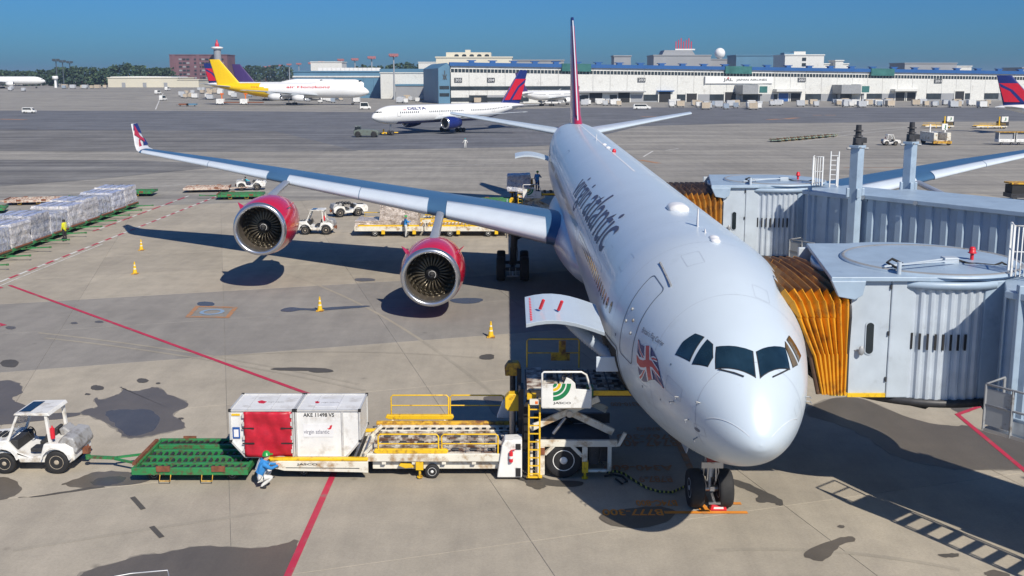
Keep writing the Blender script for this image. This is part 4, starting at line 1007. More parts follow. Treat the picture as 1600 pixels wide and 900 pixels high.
def dolly(label, loc, rz, L=3.45, W=2.45, group='green pallet dollies', paint_=GN, bar=True, bside=-1, name='pallet_dolly', z=.5):
    """roller-deck pallet dolly, tow bar to local -x"""
    r = thing(name, label, 'dolly', loc, rz, group); hl, hw = L/2, W/2
    f = MB(); f.box(-hl,hl,-hw,-hw+.10,z-.22,z); f.box(-hl,hl,hw-.10,hw,z-.22,z); f.box(-hl,-hl+.10,-hw+.1,hw-.1,z-.20,z-.01); f.box(hl-.10,hl,-hw+.1,hw-.1,z-.20,z-.01)
    f.box(-hl+.1,hl-.1,-hw+.1,hw-.1,z-.21,z-.17); f.build('frame', paint_, r, .012)
    for y in (-hw*.55, -hw*.12, hw*.30, hw*.66):
        b = MB(); b.box(-hl+.12,hl-.12,y-.07,y+.07,z-.17,z-.05); b.build('deck_beam', paint_, r, .01)
    m = MB(); n = 17
    for y in (-hw*.80, -hw*.34, hw*.09, hw*.84):
        for k in range(n):
            x = -hl+.2+(L-.4)*k/(n-1)
            if abs(y) > hw*.7: m.bar((x-.06,y-.12,z-.07),(x+.06,y+.12,z-.07),.055,.05)
            else: m.cyl((x,y-.09,z-.09),(x,y+.09,z-.09),.045,.045,8)
    m.build('rollers', DK, r, kind='stuff')
    for x, y in ((-hl*.45,-hw-.01),(hl*.5,-hw-.01),(-hl*.45,hw+.01),(-hl-.01,0)):
        s_ = MB(); s_.box(x-.2,x+.2,y-.03,y+.03,z-.10,z+.06) if abs(y) > .1 else s_.box(x-.05,x+.05,-hw*.8,hw*.8,z-.02,z+.07); s_.build('pallet_stop', RU, r)
    for x in (-hl*.68, hl*.68):
        for y in (-hw*.72, hw*.72): gwheel('wheel', r, (x, y, .17), .17, .12, GRY, 14)
    for x in (-hl*.42, hl*.30):
        s_ = MB(); s_.tube([(x-.16,-hw+.02,z-.2),(x-.16,-hw-.06,.12),(x+.16,-hw-.06,.12),(x+.16,-hw+.02,z-.2)], .018, 5); s_.build('foot_step', YRU, r)
    if bar:
        b = MB(); b.bar((-hl,-.45,.30),(-hl-.95,-.06,.32),.07,.06); b.bar((-hl,.45,.30),(-hl-.95,.06,.32),.07,.06); b.bar((-hl-.9,0,.32),(-hl-1.75,0,.36),.09,.08); b.cyl((-hl-1.80,0,.30),(-hl-1.80,0,.42),.08,.08,10); b.build('tow_bar', paint_, r)
    return r
dol = dolly('empty green roller dolly towed between the white tractor and the containers', (-9.55, 28.88, 0), 0)

# ---- air cargo containers
ALU = paint('container_aluminium', (.62,.62,.61), .38, .25, dirt=.25, dirtcol=(.42,.40,.37), ds=2.5)
CWH = paint('container_white', (.74,.74,.73), .4, dirt=.32, dirtcol=(.55,.53,.50), ds=2.2)
CURT = paint('red_curtain', (.46,.012,.03), .42, var=.25, vs=4, bump=.5, bs=5)
def container(label, x0, z0, cut, yn=28.14, dy=1.50, W=1.90, H=1.45, red=False, txt=None):
    r = thing('cargo_container', label, 'container', (x0, yn, z0), 0, 'containers on the loader')
    c_ = .42; k = .50
    P = [(0,0),(W-c_,0),(W,k),(W,H),(0,H)] if cut > 0 else [(c_,0),(W,0),(W,H),(0,H),(0,k)]
    m = MB(); m.prism(P, .02, dy-.02, 'y'); body = m.build('shell', CWH, r, .012)
    n = len(P)
    for yy in (.0, dy):
        e = MB(); pts = [(x, yy, z) for x, z in P]
        for i in range(n): e.bar(pts[i], pts[(i+1) % n], .05, .05)
        e.build('edge_frame', ALU, r)
    for x, z in P: e = MB(); e.bar((x,0,z),(x,dy,z),.05,.05); e.build('corner_rail', ALU, r)
    for x, z in P[-3:]:
        for yy in (0, dy): q = MB(); q.box(x-.04,x+.04,yy-.035,yy+.035,z-.04,z+.04); q.build('corner_cap', BK, r)
    if red:
        m = MB(); nx, nz = 18, 14; xa, xb, za, zb = .42, W-.06, .02, H-.03
        def cz(i, j): 
            u, v = i/nx, j/nz; return -.035-.022*sin(u*7+v*3)-.018*sin(v*13+u*5)-.012*sin(u*23+v*9)
        vs = [(xa+(xb-xa)*i/nx, cz(i, j), za+(zb-za)*j/nz) for j in range(nz+1) for i in range(nx+1)]
        m.add(vs, [(j*(nx+1)+i, j*(nx+1)+i+1, (j+1)*(nx+1)+i+1, (j+1)*(nx+1)+i) for j in range(nz) for i in range(nx)], 0, True)
        o = m.build('door_curtain', CURT, r); o.modifiers.new('t', 'SOLIDIFY').thickness = .012
        for z in (.45, .92):
            for xa_, xb_ in ((.36,.72),(W-.38,W-.02)): s_ = MB(); s_.box(xa_,xb_,-.085,-.068,z-.02,z+.02); s_.build('strap', BK, r)
        for z in (.2,.62,1.05,1.3):
            for x in (.40, W-.06): s_ = MB(); s_.box(x-.03,x+.03,-.075,-.05,z-.06,z+.06); s_.build('buckle', ALU, r)
        m = MB(); m.box(.06,.28,-.012,0.0,.58,.93); m.build('document_pouch', BLU, r); m = MB(); m.box(.10,.24,-.02,-.012,.63,.86); m.build('document', FLAGW, r)
        m = MB(); m.box(.05,.30,-.01,0,H-.16,H-.10); m.build('yellow_label', YE, r)
    else:
        m = MB(); m.box(1.35,1.41,-.012,.0,.02,H-.04); m.build('door_edge', ALU, r)
        text_on('lettering', 'AKE 11498 VS', lambda u, v: (.22+.92*u, -.012+.018, H-.20+.12*v), BK, r, bold=.015)
        m = MB(); m.box(.20,1.12,.006,.016,.62,1.02); m.build('logo_panel', FLAGW, r)
        text_on('logo_lettering', 'virgin atlantic', lambda u, v: (.22+.76*u, .004, .68+.17*v), INK, r)
        poly_on('tail_logo', [([(0,.3),(.35,.25),(.6,1),(1,1.1),(.75,.1),(.3,-.1)],0,0)], lambda u, v, l=0: (.92+.16*u, .003, .86+.12*v), RED, r)
    # roof labels
    if red:
        poly_on('tail_logo', [([(0,.6),(.35,.9),(1,.5),(.8,0),(.3,.1)],0,0)], lambda u, v, l=0: (.62+.30*u, .62+.35*v, H+.003), RED, r)
        text_on('logo_lettering', 'virgin atlantic', lambda u, v: (.95+.5*u, .68+.16*v, H+.003), GRY, r)
    else:
        m = MB(); m.box(.50,1.25,.35,1.05,H+.001,H+.006); m.box(.35,.6,.5,.95,H+.001,H+.005); m.build('roof_label', FLAGW, r)
        poly_on('tail_logo', [([(0,.6),(.35,.9),(1,.5),(.8,0),(.3,.1)],0,0)], lambda u, v, l=0: (.42+.16*u, .62+.25*v, H+.009), RED, r)
        text_on('logo_lettering', 'virgin atlantic', lambda u, v: (.62+.56*u, .64+.14*v, H+.009), GRY, r)
    for (x, y) in ((.5,.4),(1.2,1.0)): m = MB(); m.bar((x,.06,H+.004),(x,dy-.06,H+.004),.015,.01); m.build('roof_seam', ALU, r)
    return r
container('white container with red curtain door at the dolly end of the loader', -8.42, .66, -1, red=True)
container('white container marked AKE with grey roof, second from the green dolly', -6.45, .66, 1)

# ---- big cargo loader at the forward hold
ld = thing('cargo_loader', 'white and yellow scissor lift cargo loader under the open forward cargo door', 'loader', (-1.0, 29.2, 0), 0, 'cargo loaders')
LO = Vector((-1.0, 29.2, 0))
def L(mb): mb.xf = Matrix.Translation(-LO); return mb
def lbuild(fn, name, m_, parent=ld, bevel=0, **k):
    mb = L(MB()); fn(mb); return mb.build(name, m_, parent, bevel, **k)
yn, yf = 28.0, 30.5
# front conveyor beam carrying the containers
lbuild(lambda m: m.prism([(-7.35,.46),(-6.8,.32),(-4.55,.27),(-4.3,.25),(-4.3,.60),(-6.95,.62),(-7.35,.56)], yn-.12, yn, 'y'), 'conveyor_beam', CREAM, bevel=.015)
lbuild(lambda m: m.prism([(-7.35,.46),(-6.8,.32),(-4.3,.25),(-4.3,.60),(-6.95,.62),(-7.35,.56)], yf-.14, yf, 'y'), 'conveyor_beam', CREAM, bevel=.015)
lbuild(lambda m: m.box(-7.4,-4.3,yn-.10,yn+.06,.62,.70), 'guide_rail', YE, bevel=.02)
lbuild(lambda m: m.box(-7.2,-4.3,yf-.16,yf-.02,.60,.70), 'guide_rail', YE, bevel=.02)
lbuild(lambda m: [m.cyl((-7.0+.25*k,yn+.1,.60),(-7.0+.25*k,yf-.15,.60),.05,.05,8) for k in range(11)], 'conveyor_rollers', STL, kind='stuff')
lbuild(lambda m: (m.box(-7.2,-4.4,yn,yf-.2,.30,.50),), 'under_frame', DK)
text_on('lettering', 'JASCO', lambda u, v: (-6.42+.62*u-LO.x, yn-.124-LO.y, .475+.085*v), BK, ld, bold=.02)
lbuild(lambda m: m.bar((-6.75,yn-.123,.42),(-4.55,yn-.123,.40),.008,.02), 'groove', DK)
# low deck with roller plates
lbuild(lambda m: m.box(-4.35,-.35,yn,yn+.10,.56,.80), 'deck_side_beam', CREAM, bevel=.015)
lbuild(lambda m: m.box(-4.35,.2,yf-.1,yf,.56,.80), 'deck_side_beam', CREAM, bevel=.015)
lbuild(lambda m: m.box(-4.3,.3,yn+.1,yf-.1,.60,.70), 'deck_plate', RWH)
for i in range(8):
    for j in range(4):
        x = -4.15+i*.55; y = yn+.28+j*.56
        lbuild(lambda m: m.box(x,x+.46,y,y+.42,.71,.735), 'deck_panel', RWH, bevel=.008)
        lbuild(lambda m: m.cyl((x+.13,y+.21,.74),(x+.33,y+.21,.74),.07,.07,10), 'roller', DK)
for k in range(16): lbuild(lambda m: m.box(-4.2+k*.27,-4.07+k*.27,yf-.36,yf-.24,.74,.80), 'side_roller', BK)
lbuild(lambda m: m.box(-4.35,.3,yf-.4,yf-.2,.735,.775), 'roller_rail', CREAM)
lbuild(lambda m: m.box(-4.4,.35,yf+.0,yf+.14,.78,.90), 'rear_guide', YRU, bevel=.02)
lbuild(lambda m: m.prism([(-4.15,.92),(-4.0,.86),(-1.95,.86),(-1.9,.94),(-1.95,1.02),(-4.1,1.02)], yf+.3, yf+.45, 'y'), 'yellow_step', YE, bevel=.02)
lbuild(lambda m: [m.bar((-3.9,yf+.2,.7),(-3.9,yf+.4,.9),.06), m.bar((-2.2,yf+.2,.7),(-2.2,yf+.4,.9),.06)], 'step_bracket', CREAM)
lbuild(lambda m: m.prism([(-4.15,.84),(-4.05,.80),(-1.95,.80),(-1.9,.88),(-1.98,.94),(-4.1,.94)], yn+.02, yn+.14, 'y'), 'yellow_step', YE, bevel=.02)
def railing(x0, x1, y, z0, h, nm='railing'):
    lbuild(lambda m: [m.tube([(x0,y,z0),(x0,y,z0+h-.06),(x0+.06,y,z0+h),(x1-.06,y,z0+h),(x1,y,z0+h-.06),(x1,y,z0)], .024, 8), m.tube([(x0,y,z0+h*.52),(x1,y,z0+h*.52)], .02, 6)], nm, YE)
railing(-3.95,-2.08,yf+.38,.95,.72); railing(-2.02,-.28,yf+.38,.95,.72)
railing(-4.0,-2.2,yn+.05,.78,.62); railing(-2.1,-.42,yn+.05,.78,.62)
lbuild(lambda m: [m.bar((-4.45,yn+.1,.5),(-4.2,yn+.1,.86),.16,.1), m.bar((-4.5,yn+.5,.6),(-4.15,yn+.5,.95),.1,.1), m.bar((-4.5,yf-.5,.6),(-4.15,yf-.5,.95),.1,.1), m.box(-4.6,-4.3,yn+.2,yf-.2,.55,.62)], 'transfer_arm', CREAM)
lbuild(lambda m: m.box(-4.2,-.4,yn+.18,yn+.34,.26,.52), 'chassis_beam', CREAM, bevel=.015)
lbuild(lambda m: m.box(-4.2,-.4,yf-.34,yf-.18,.26,.52), 'chassis_beam', CREAM, bevel=.015)
for k in range(4): lbuild(lambda m: m.box(-3.9+k*.9,-3.78+k*.9,yn+.03,yn+.2,.46,.58), 'bracket', CREAM)
lbuild(lambda m: m.prism([(-3.35,.48),(-3.0,.46),(-2.95,.36),(-3.2,.34),(-3.4,.42)], yn+.02, yn+.16, 'y'), 'yellow_clamp', YE, bevel=.01)
lbuild(lambda m: [m.box(-2.88,-2.66,yn-.02,yn+.16,.30,.55), m.cyl((-2.77,yn+.07,.06),(-2.77,yn+.07,.3),.04,.04,8), m.cyl((-2.77,yn+.07,.04),(-2.77,yn+.07,.07),.09,.09,10)], 'support_jack', YE)
def ldwheel(x, y, r, w, rim): return gwheel('wheel', ld, (x-LO.x, y-LO.y, r), r, w, rim, 26)
ldwheel(-2.40, yn+.12, .22, .16, W_); ldwheel(-2.40, yf-.12, .22, .16, W_)
ldwheel(-6.3, yn+.3, .14, .12, GRY); ldwheel(-6.3, yf-.3, .14, .12, GRY)
# operator cabinet with fire extinguisher
lbuild(lambda m: m.prism([(-.45,.10),(.30,.10),(.30,1.28),(-.22,1.26),(-.30,1.1)], yn-.10, yn+.42, 'y'), 'control_cabinet', W_, bevel=.03)
lbuild(lambda m: [m.cyl((-.03,yn-.16,.62),(-.03,yn-.16,.92),.06,.06,12), m.cyl((-.03,yn-.16,.92),(-.03,yn-.16,.98),.03,.02,8), m.bar((-.03,yn-.16,.98),(.10,yn-.16,1.0),.02)], 'fire_extinguisher', RED)
lbuild(lambda m: m.cyl((-.03,yn-.16,.73),(-.03,yn-.16,.81),.064,.064,12), 'extinguisher_label', FLAGW)
for za, zb in ((.98,1.16),(.14,.40)): lbuild(lambda m: m.box(.11,.26,yn-.12,yn-.09,za,zb), 'step_pocket', BK)
lbuild(lambda m: m.prism([(-.5,.95),(.0,.95),(-.05,1.55),(-.28,1.55)], yf+.2, yf+.5, 'y'), 'control_cabinet', W_, bevel=.03)
# main body frame
lbuild(lambda m: [m.box(.70,3.15,yn,yn+.12,1.02,1.22), m.box(.70,.98,yn,yn+.12,.14,1.02), m.box(2.10,2.26,yn,yn+.12,.3,1.02), m.box(2.86,2.98,yn,yn+.12,.24,1.02), m.box(2.26,2.86,yn,yn+.12,.22,.30)], 'body_frame', CREAM, bevel=.015)
lbuild(lambda m: m.prism([(3.12,1.04),(3.22,1.04),(3.42,1.42),(3.34,1.46)], yn, yn+.12, 'y'), 'frame_horn', CREAM)
lbuild(lambda m: [m.bar((.98,yn+.06,.78),(1.25,yn+.06,1.05),.1,.1), m.bar((2.1,yn+.06,.72),(1.78,yn+.06,1.05),.1,.1)], 'frame_gusset', CREAM)
lbuild(lambda m: [m.box(.70,3.15,yf-.12,yf,.9,1.22), m.box(.70,.98,yf-.12,yf,.14,.9), m.box(2.86,2.98,yf-.12,yf,.24,.9), m.box(.8,3.0,yn+.3,yf-.3,.45,.95)], 'body_frame', DK)
lbuild(lambda m: m.box(.82,.98,yn-.05,yn,.80,1.0), 'control_box', RU)
ldwheel(1.55, yn+.22, .56, .34, W_); ldwheel(1.55, yf-.22, .56, .34, W_)
lbuild(lambda m: [m.box(2.10,2.28,yn-.03,yn+.15,.22,.56), m.cyl((2.19,yn+.06,.04),(2.19,yn+.06,.24),.04,.04,8), m.cyl((2.19,yn+.06,.02),(2.19,yn+.06,.05),.1,.1,10)], 'support_jack', YE)
lbuild(lambda m: [m.box(2.32,2.6,yn+.2,yn+.5,.4,.95), m.cyl((2.45,yn+.18,.7),(2.45,yn+.24,.7),.09,.09,10), m.tube([(2.7,yn+.15,.9),(2.62,yn+.1,.6),(2.75,yn+.12,.4)], .02, 5)], 'hydraulic_unit', DK)
# scissor arms and hydraulic rams
for y in (yn+.25, yf-.25):
    lbuild(lambda m: m.bar((.55,y,1.52),(2.6,y,2.45),.10,.20), 'scissor_arm', CREAM, bevel=.02)
    lbuild(lambda m: m.bar((.8,y+.12,2.45),(3.05,y+.12,1.35),.10,.22), 'scissor_arm', CREAM, bevel=.02)
    lbuild(lambda m: m.cyl((1.72,y-.1,1.98),(1.72,y+.25,1.98),.10,.10,12), 'scissor_pin', STL)
lbuild(lambda m: m.cyl((1.25,yn+.5,1.25),(1.62,yn+.5,1.75),.05,.05,10), 'hydraulic_ram', STL)
for y, h0 in ((yf-.5,1.2),):
    pass
lbuild(lambda m: m.cyl((.02,yf-.9,.7),(.02,yf-.9,1.95),.10,.10,14), 'lift_column', STL)
lbuild(lambda m: m.prism([(-.22,1.72),(-.12,1.62),(.2,1.62),(.28,1.72),(.28,2.02),(.18,2.18),(-.1,2.18),(-.22,2.05)], yf-1.05, yf-.7, 'y'), 'column_cap', YE, bevel=.03)
lbuild(lambda m: [m.cyl((.02,yf+.1,.7),(.02,yf+.1,2.75),.09,.09,12), m.box(.16,.30,yf-.1,yf+.1,.7,2.7)], 'lift_column', DK)
lbuild(lambda m: m.prism([(-.22,2.45),(.24,2.45),(.28,2.55),(.28,2.75),(.18,2.90),(-.12,2.90),(-.24,2.72)], yf-.05, yf+.28, 'y'), 'column_cap', YRU, bevel=.03)
lbuild(lambda m: m.box(.2,.36,yf-1.2,yf-.6,.7,2.4), 'mast_guide', DK)
# raised platform
lbuild(lambda m: [m.box(.40,4.0,yn+.25,yf,2.50,2.66)], 'upper_frame', DK)
lbuild(lambda m: m.box(.45,.92,yn+.4,yf-.05,2.66,2.74), 'upper_deck_plate', RWH)
for i in range(6):
    for j in range(4):
        x = .95+i*.5; y = yn+.36+j*.52
        lbuild(lambda m: m.box(x,x+.44,y,y+.44,2.67,2.70), 'deck_panel', RWH, bevel=.008)
        lbuild(lambda m: m.cyl((x+.12,y+.22,2.70),(x+.32,y+.22,2.70),.06,.06,10), 'roller', DK)
lbuild(lambda m: m.box(.45,.72,yn+.1,yn+.5,2.46,2.62), 'yellow_edge', YE)
lbuild(lambda m: m.box(2.35,3.6,yn+.18,yn+.26,2.56,2.70), 'yellow_edge', YE)
lbuild(lambda m: m.box(2.22,2.42,yn+.12,yn+.4,2.56,2.84), 'green_box', GN)
def panel(m): m.prism([(.88,2.38),(2.30,2.38),(2.30,2.92),(1.86,2.95),(1.84,3.12),(1.72,3.24),(1.58,3.30),(1.50,3.10),(.88,3.10)], yn-.42, yn-.36, 'y')
pn = lbuild(panel, 'operator_panel', W_, bevel=.01)
lbuild(lambda m: m.tube([(.88,yn-.39,2.4),(.88,yn-.39,3.42),(.93,yn-.39,3.46),(2.02,yn-.39,3.46),(2.16,yn-.39,3.38),(2.30,yn-.39,2.95),(2.30,yn-.39,2.4)], .03, 8), 'operator_rail', W_)
lbuild(lambda m: m.box(.88,2.30,yn-.40,yn+.3,2.36,2.44), 'operator_floor', CREAM)
lbuild(lambda m: [m.box(1.50,1.78,yn-.30,yn-.1,3.1,3.26), m.bar((1.62,yn-.2,3.2),(1.55,yn-.25,3.42),.03), m.bar((1.7,yn-.2,3.2),(1.74,yn-.3,3.4),.03)], 'control_lever', DK)
# emblem: fan of green arcs with one yellow, lettering below
EM = (1.20, 2.60, .52)
def arc_poly(r0, r1, a0, a1):
    P = [(r1*cos(radians(a)), r1*sin(radians(a))) for a in range(a0, a1+1, 6)] + [(r0*cos(radians(a)), r0*sin(radians(a))) for a in range(a1, a0-1, -6)]
    return P
GEM = paint('emblem_green', (.01,.19,.07), .4)
def em(u, v, l=0): return (EM[0]+EM[2]*u-LO.x, yn-.424-.002*l-LO.y, EM[1]+EM[2]*v)
def arcs(r0, r1):  # quarter ring opening up-left, centre top-left, clipped to a square
    P = [(min(1,max(0,r1*sin(radians(a)))), 1.0-min(1,r1*cos(radians(a)))) for a in range(0, 91, 6)]
    Q = [(min(1,max(0,r0*sin(radians(a)))), 1.0-min(1,r0*cos(radians(a)))) for a in range(90, -1, -6)]
    return P+Q
poly_on('emblem', [(arcs(.76,1.0),0,0), (arcs(.50,.69),0,1), (arcs(.28,.44),1,2), (arcs(.05,.22),0,3)], em, [GEM, YE], pn)
text_on('lettering', 'JASCO', lambda u, v: (EM[0]+EM[2]*u*1.0-LO.x, yn-.424-LO.y, EM[1]-.12+.085*v), BK, pn, bold=.02)
railing(.48, 2.15, yf+.05, 2.7, .95, 'platform_railing')
lbuild(lambda m: [m.box(1.25,1.85,yf,yf+.1,2.95,3.2), m.box(1.5,1.72,yf,yf+.1,3.2,3.6)], 'control_stand', YRU)
# ladder
lbuild(lambda m: [m.bar((x,yn-.16,.12),(x,yn-.20,2.42),.05,.04) for x in (.50,.82)], 'ladder_rail', YE)
for k in range(9): lbuild(lambda m: m.bar((.50,yn-.17,.25+k*.25),(.82,yn-.17,.25+k*.25),.035,.03), 'ladder_rung', YE)
lbuild(lambda m: m.box(.44,.9,yn-.14,yn+.0,.10,.14), 'ladder_foot', YE)
lbuild(lambda m: m.box(.52,.80,yn-.26,yn-.18,2.42,2.58), 'ladder_top_box', CREAM); lbuild(lambda m: m.box(.68,.76,yn-.27,yn-.255,2.45,2.53), 'warning_lamp', ORG)
lbuild(lambda m: [m.tube([(.3+.05*k,yn+.3,.75),(.34+.04*k,yn+.15,1.4),(.36+.03*k,yn+.2,2.2),(.5,yn+.3,2.5)], .022, 5) for k in range(4)], 'hydraulic_hoses', BK, kind='stuff')
lbuild(lambda m: m.box(.55,.62,yn+.0,yn+.1,.14,1.1), 'ladder_post', CREAM)

# ---- cones
def cone(loc, label):
    r = thing('traffic_cone', label, 'cone', loc, 0, 'yellow traffic cones')
    m = MB(); m.prism([(-.19,-.19),(.19,-.19),(.19,.19),(-.19,.19)], 0, .05, 'z'); m.build('base', DK if False else YRU, r, .02)
    for z0, z1, mm in ((.05,.30,YE),(.30,.36,CREAM),(.36,.52,YE),(.52,.58,CREAM),(.58,.76,YE)):
        f = lambda z: .135-.11*(z-.05)/.75
        m = MB(); m.cyl((0,0,z0),(0,0,z1),f(z0),f(z1),16); m.build('cone_band', mm, r)
    return r
for i, (p, lb) in enumerate((((767,527),'yellow striped cone standing at the edge of the fuselage shadow'), ((500,486),'yellow striped cone standing in the long narrow puddle'), ((211,428),'nearer yellow cone of the pair left of the outer engine'), ((221,391),'farther yellow cone of the pair left of the outer engine'))):
    cone(G(*p), lb)
# ---- chock, hoses, duct
ch = thing('wheel_chock', 'red wheel chock with white lettering in front of the nose wheels', 'chock', G(1122,797))
m = MB(); m.prism([(-.24,0),(.24,0),(.20,.16),(-.20,.16)], -.06, .10, 'y'); m.prism([(-.12,0),(.14,0),(.04,.18),(-.04,.18)], -.3, .3, 'x') if False else None; m.build('block', RED, ch, .02)
m = MB(); m.add([(-.14,-.064,.06),(.14,-.064,.06),(.13,-.064,.12),(-.13,-.064,.12)], [(0,1,2,3)]); m.build('lettering_band', FLAGW, ch)
HOS = nt('striped_hose'); hm, ht, hb = HOS
wv = N(ht, 'ShaderNodeTexWave'); wv.inputs['Scale'].default_value = 2.6; wv.inputs['Distortion'].default_value = 0; ht.links.new(coords(ht, 'World'), wv.inputs['Vector'])
ht.links.new(ramp(ht, wv.outputs[0], [(.62,(.02,.02,.02)),(.70,(.50,.47,.08))]), hb.inputs['Base Color']); hb.inputs['Roughness'].default_value = .6
P = [G(*q, .05) for q in ((948,738),(962,736),(975,740),(990,750),(1010,762),(1030,768),(1050,769),(1070,760),(1082,750))]
m = MB(); m.tube(chaikin(P, 0), .035, 8); put('power_cable', m.mesh('power_cable', hm), label='black and yellow striped cable lying beside the nose gear', cat='cable')
P = [G(*q, .045) for q in ((945,744),(958,741),(972,744),(980,752),(972,756),(962,748))]
m = MB(); m.tube(P, .03, 8); put('power_cable', m.mesh('power_cable', BK), label='short black cable coiled at the loader corner', cat='cable')
dk_ = MB(); P = [Vector((1.55,29.6,4.72)), Vector((1.9,29.0,4.45)), Vector((2.3,28.5,4.18)), Vector((2.75,28.1,3.9)), Vector((3.2,27.8,3.6))]
n = 26; Q = []
def bez(t):
    k = t*(len(P)-1); i = min(int(k), len(P)-2); return P[i].lerp(P[i+1], k-i)
rings = []
for k in range(n*2+1):
    c_ = bez(k/(2*n)); r_ = .19 if k % 2 else .15
    d = (bez(min(1,k/(2*n)+.02))-bez(max(0,k/(2*n)-.02))).normalized(); a = d.cross(Vector((0,0,1))).normalized(); b = d.cross(a)
    rings.append([c_+a*r_*cos(2*pi*q/12)+b*r_*sin(2*pi*q/12) for q in range(12)])
dk_.loft(rings); dk_.build('air_duct', paint('duct_blue_grey', (.40,.46,.54), .5), label='ribbed blue grey air duct hanging below the open forward cargo door', cat='duct')
# handrail tip at the bottom edge
P = [G(205,896,.9), G(262,891,.9), G(265,905,.75), G(266,960,.3)]
hr = thing('handrail', 'grey handrail showing at the bottom edge below the big wet patch', 'handrail', (P[0].x, P[0].y-.6, 0))
m = MB(xf=Matrix.Translation(-hr.location)); m.tube([G(120,912,.9), P[0], P[1], P[2], P[3], Vector((P[3].x, P[3].y, 0))], .022, 8); m.build('rail', STL, hr)
m = MB(xf=Matrix.Translation(-hr.location)); q = G(120,912,.9); m.cyl((q.x,q.y,0),(q.x,q.y,.9),.022,.022,8); m.build('post', STL, hr)

# ================================================================== PEOPLE
def cloth(name, col): return paint('cloth_'+name, col, .85, var=.18, vs=6)
CL = {k: cloth(k, v) for k, v in dict(blue=(.03,.22,.55), white=(.62,.62,.60), grey=(.40,.42,.45), yellow=(.62,.62,.02), black=(.02,.02,.025), navy=(.03,.06,.16), cyan=(.05,.40,.50), green=(.05,.30,.10)).items()}
HELM = paint('green_helmet', (.02,.30,.06), .35); HELC = paint('cyan_helmet', (.02,.35,.40), .4); HAIR = paint('dark_hair', (.015,.012,.010), .7)
STAND = dict(pel=(0,0,.92), wai=(.0,0,1.08), che=(.02,0,1.30), nek=(.01,0,1.47), hed=(.03,0,1.58), top=(.02,0,1.68),
  hiL=(0,.10,.90), knL=(.03,.11,.50), anL=(0,.11,.09), toL=(.17,.13,.04), hiR=(0,-.10,.90), knR=(.02,-.11,.50), anR=(-.04,-.11,.09), toR=(.13,-.13,.04),
  shL=(0,.19,1.40), elL=(-.02,.25,1.13), wrL=(.10,.24,.90), shR=(0,-.19,1.40), elR=(-.02,-.25,1.13), wrR=(.10,-.24,.90))
CROUCH = dict(pel=(-.05,0,.34), wai=(.02,0,.50), che=(.13,0,.70), nek=(.19,0,.86), hed=(.23,0,.96), top=(.22,0,1.06),
  hiL=(-.02,.11,.34), knL=(.36,.16,.46), anL=(.12,.13,.09), toL=(.29,.15,.04), hiR=(-.02,-.11,.34), knR=(.38,-.18,.36), anR=(.02,-.15,.09), toR=(.19,-.17,.04),
  shL=(.12,.18,.80), elL=(.30,.24,.62), wrL=(.50,.16,.62), shR=(.12,-.18,.80), elR=(.32,-.24,.64), wrR=(.52,-.14,.68))
RAD = dict(pel=.15, wai=.135, che=.155, nek=.06, hed=.098, top=.07, hiL=.095, hiR=.095, knL=.065, knR=.065, anL=.045, anR=.045, toL=.035, toR=.035, shL=.075, shR=.075, elL=.048, elR=.048, wrL=.033, wrR=.033)
EDG = [('pel','wai'),('wai','che'),('che','nek'),('nek','hed'),('hed','top'),('pel','hiL'),('hiL','knL'),('knL','anL'),('anL','toL'),('pel','hiR'),('hiR','knR'),('knR','anR'),('anR','toR'),('che','shL'),('shL','elL'),('elL','wrL'),('che','shR'),('shR','elR'),('elR','wrR')]
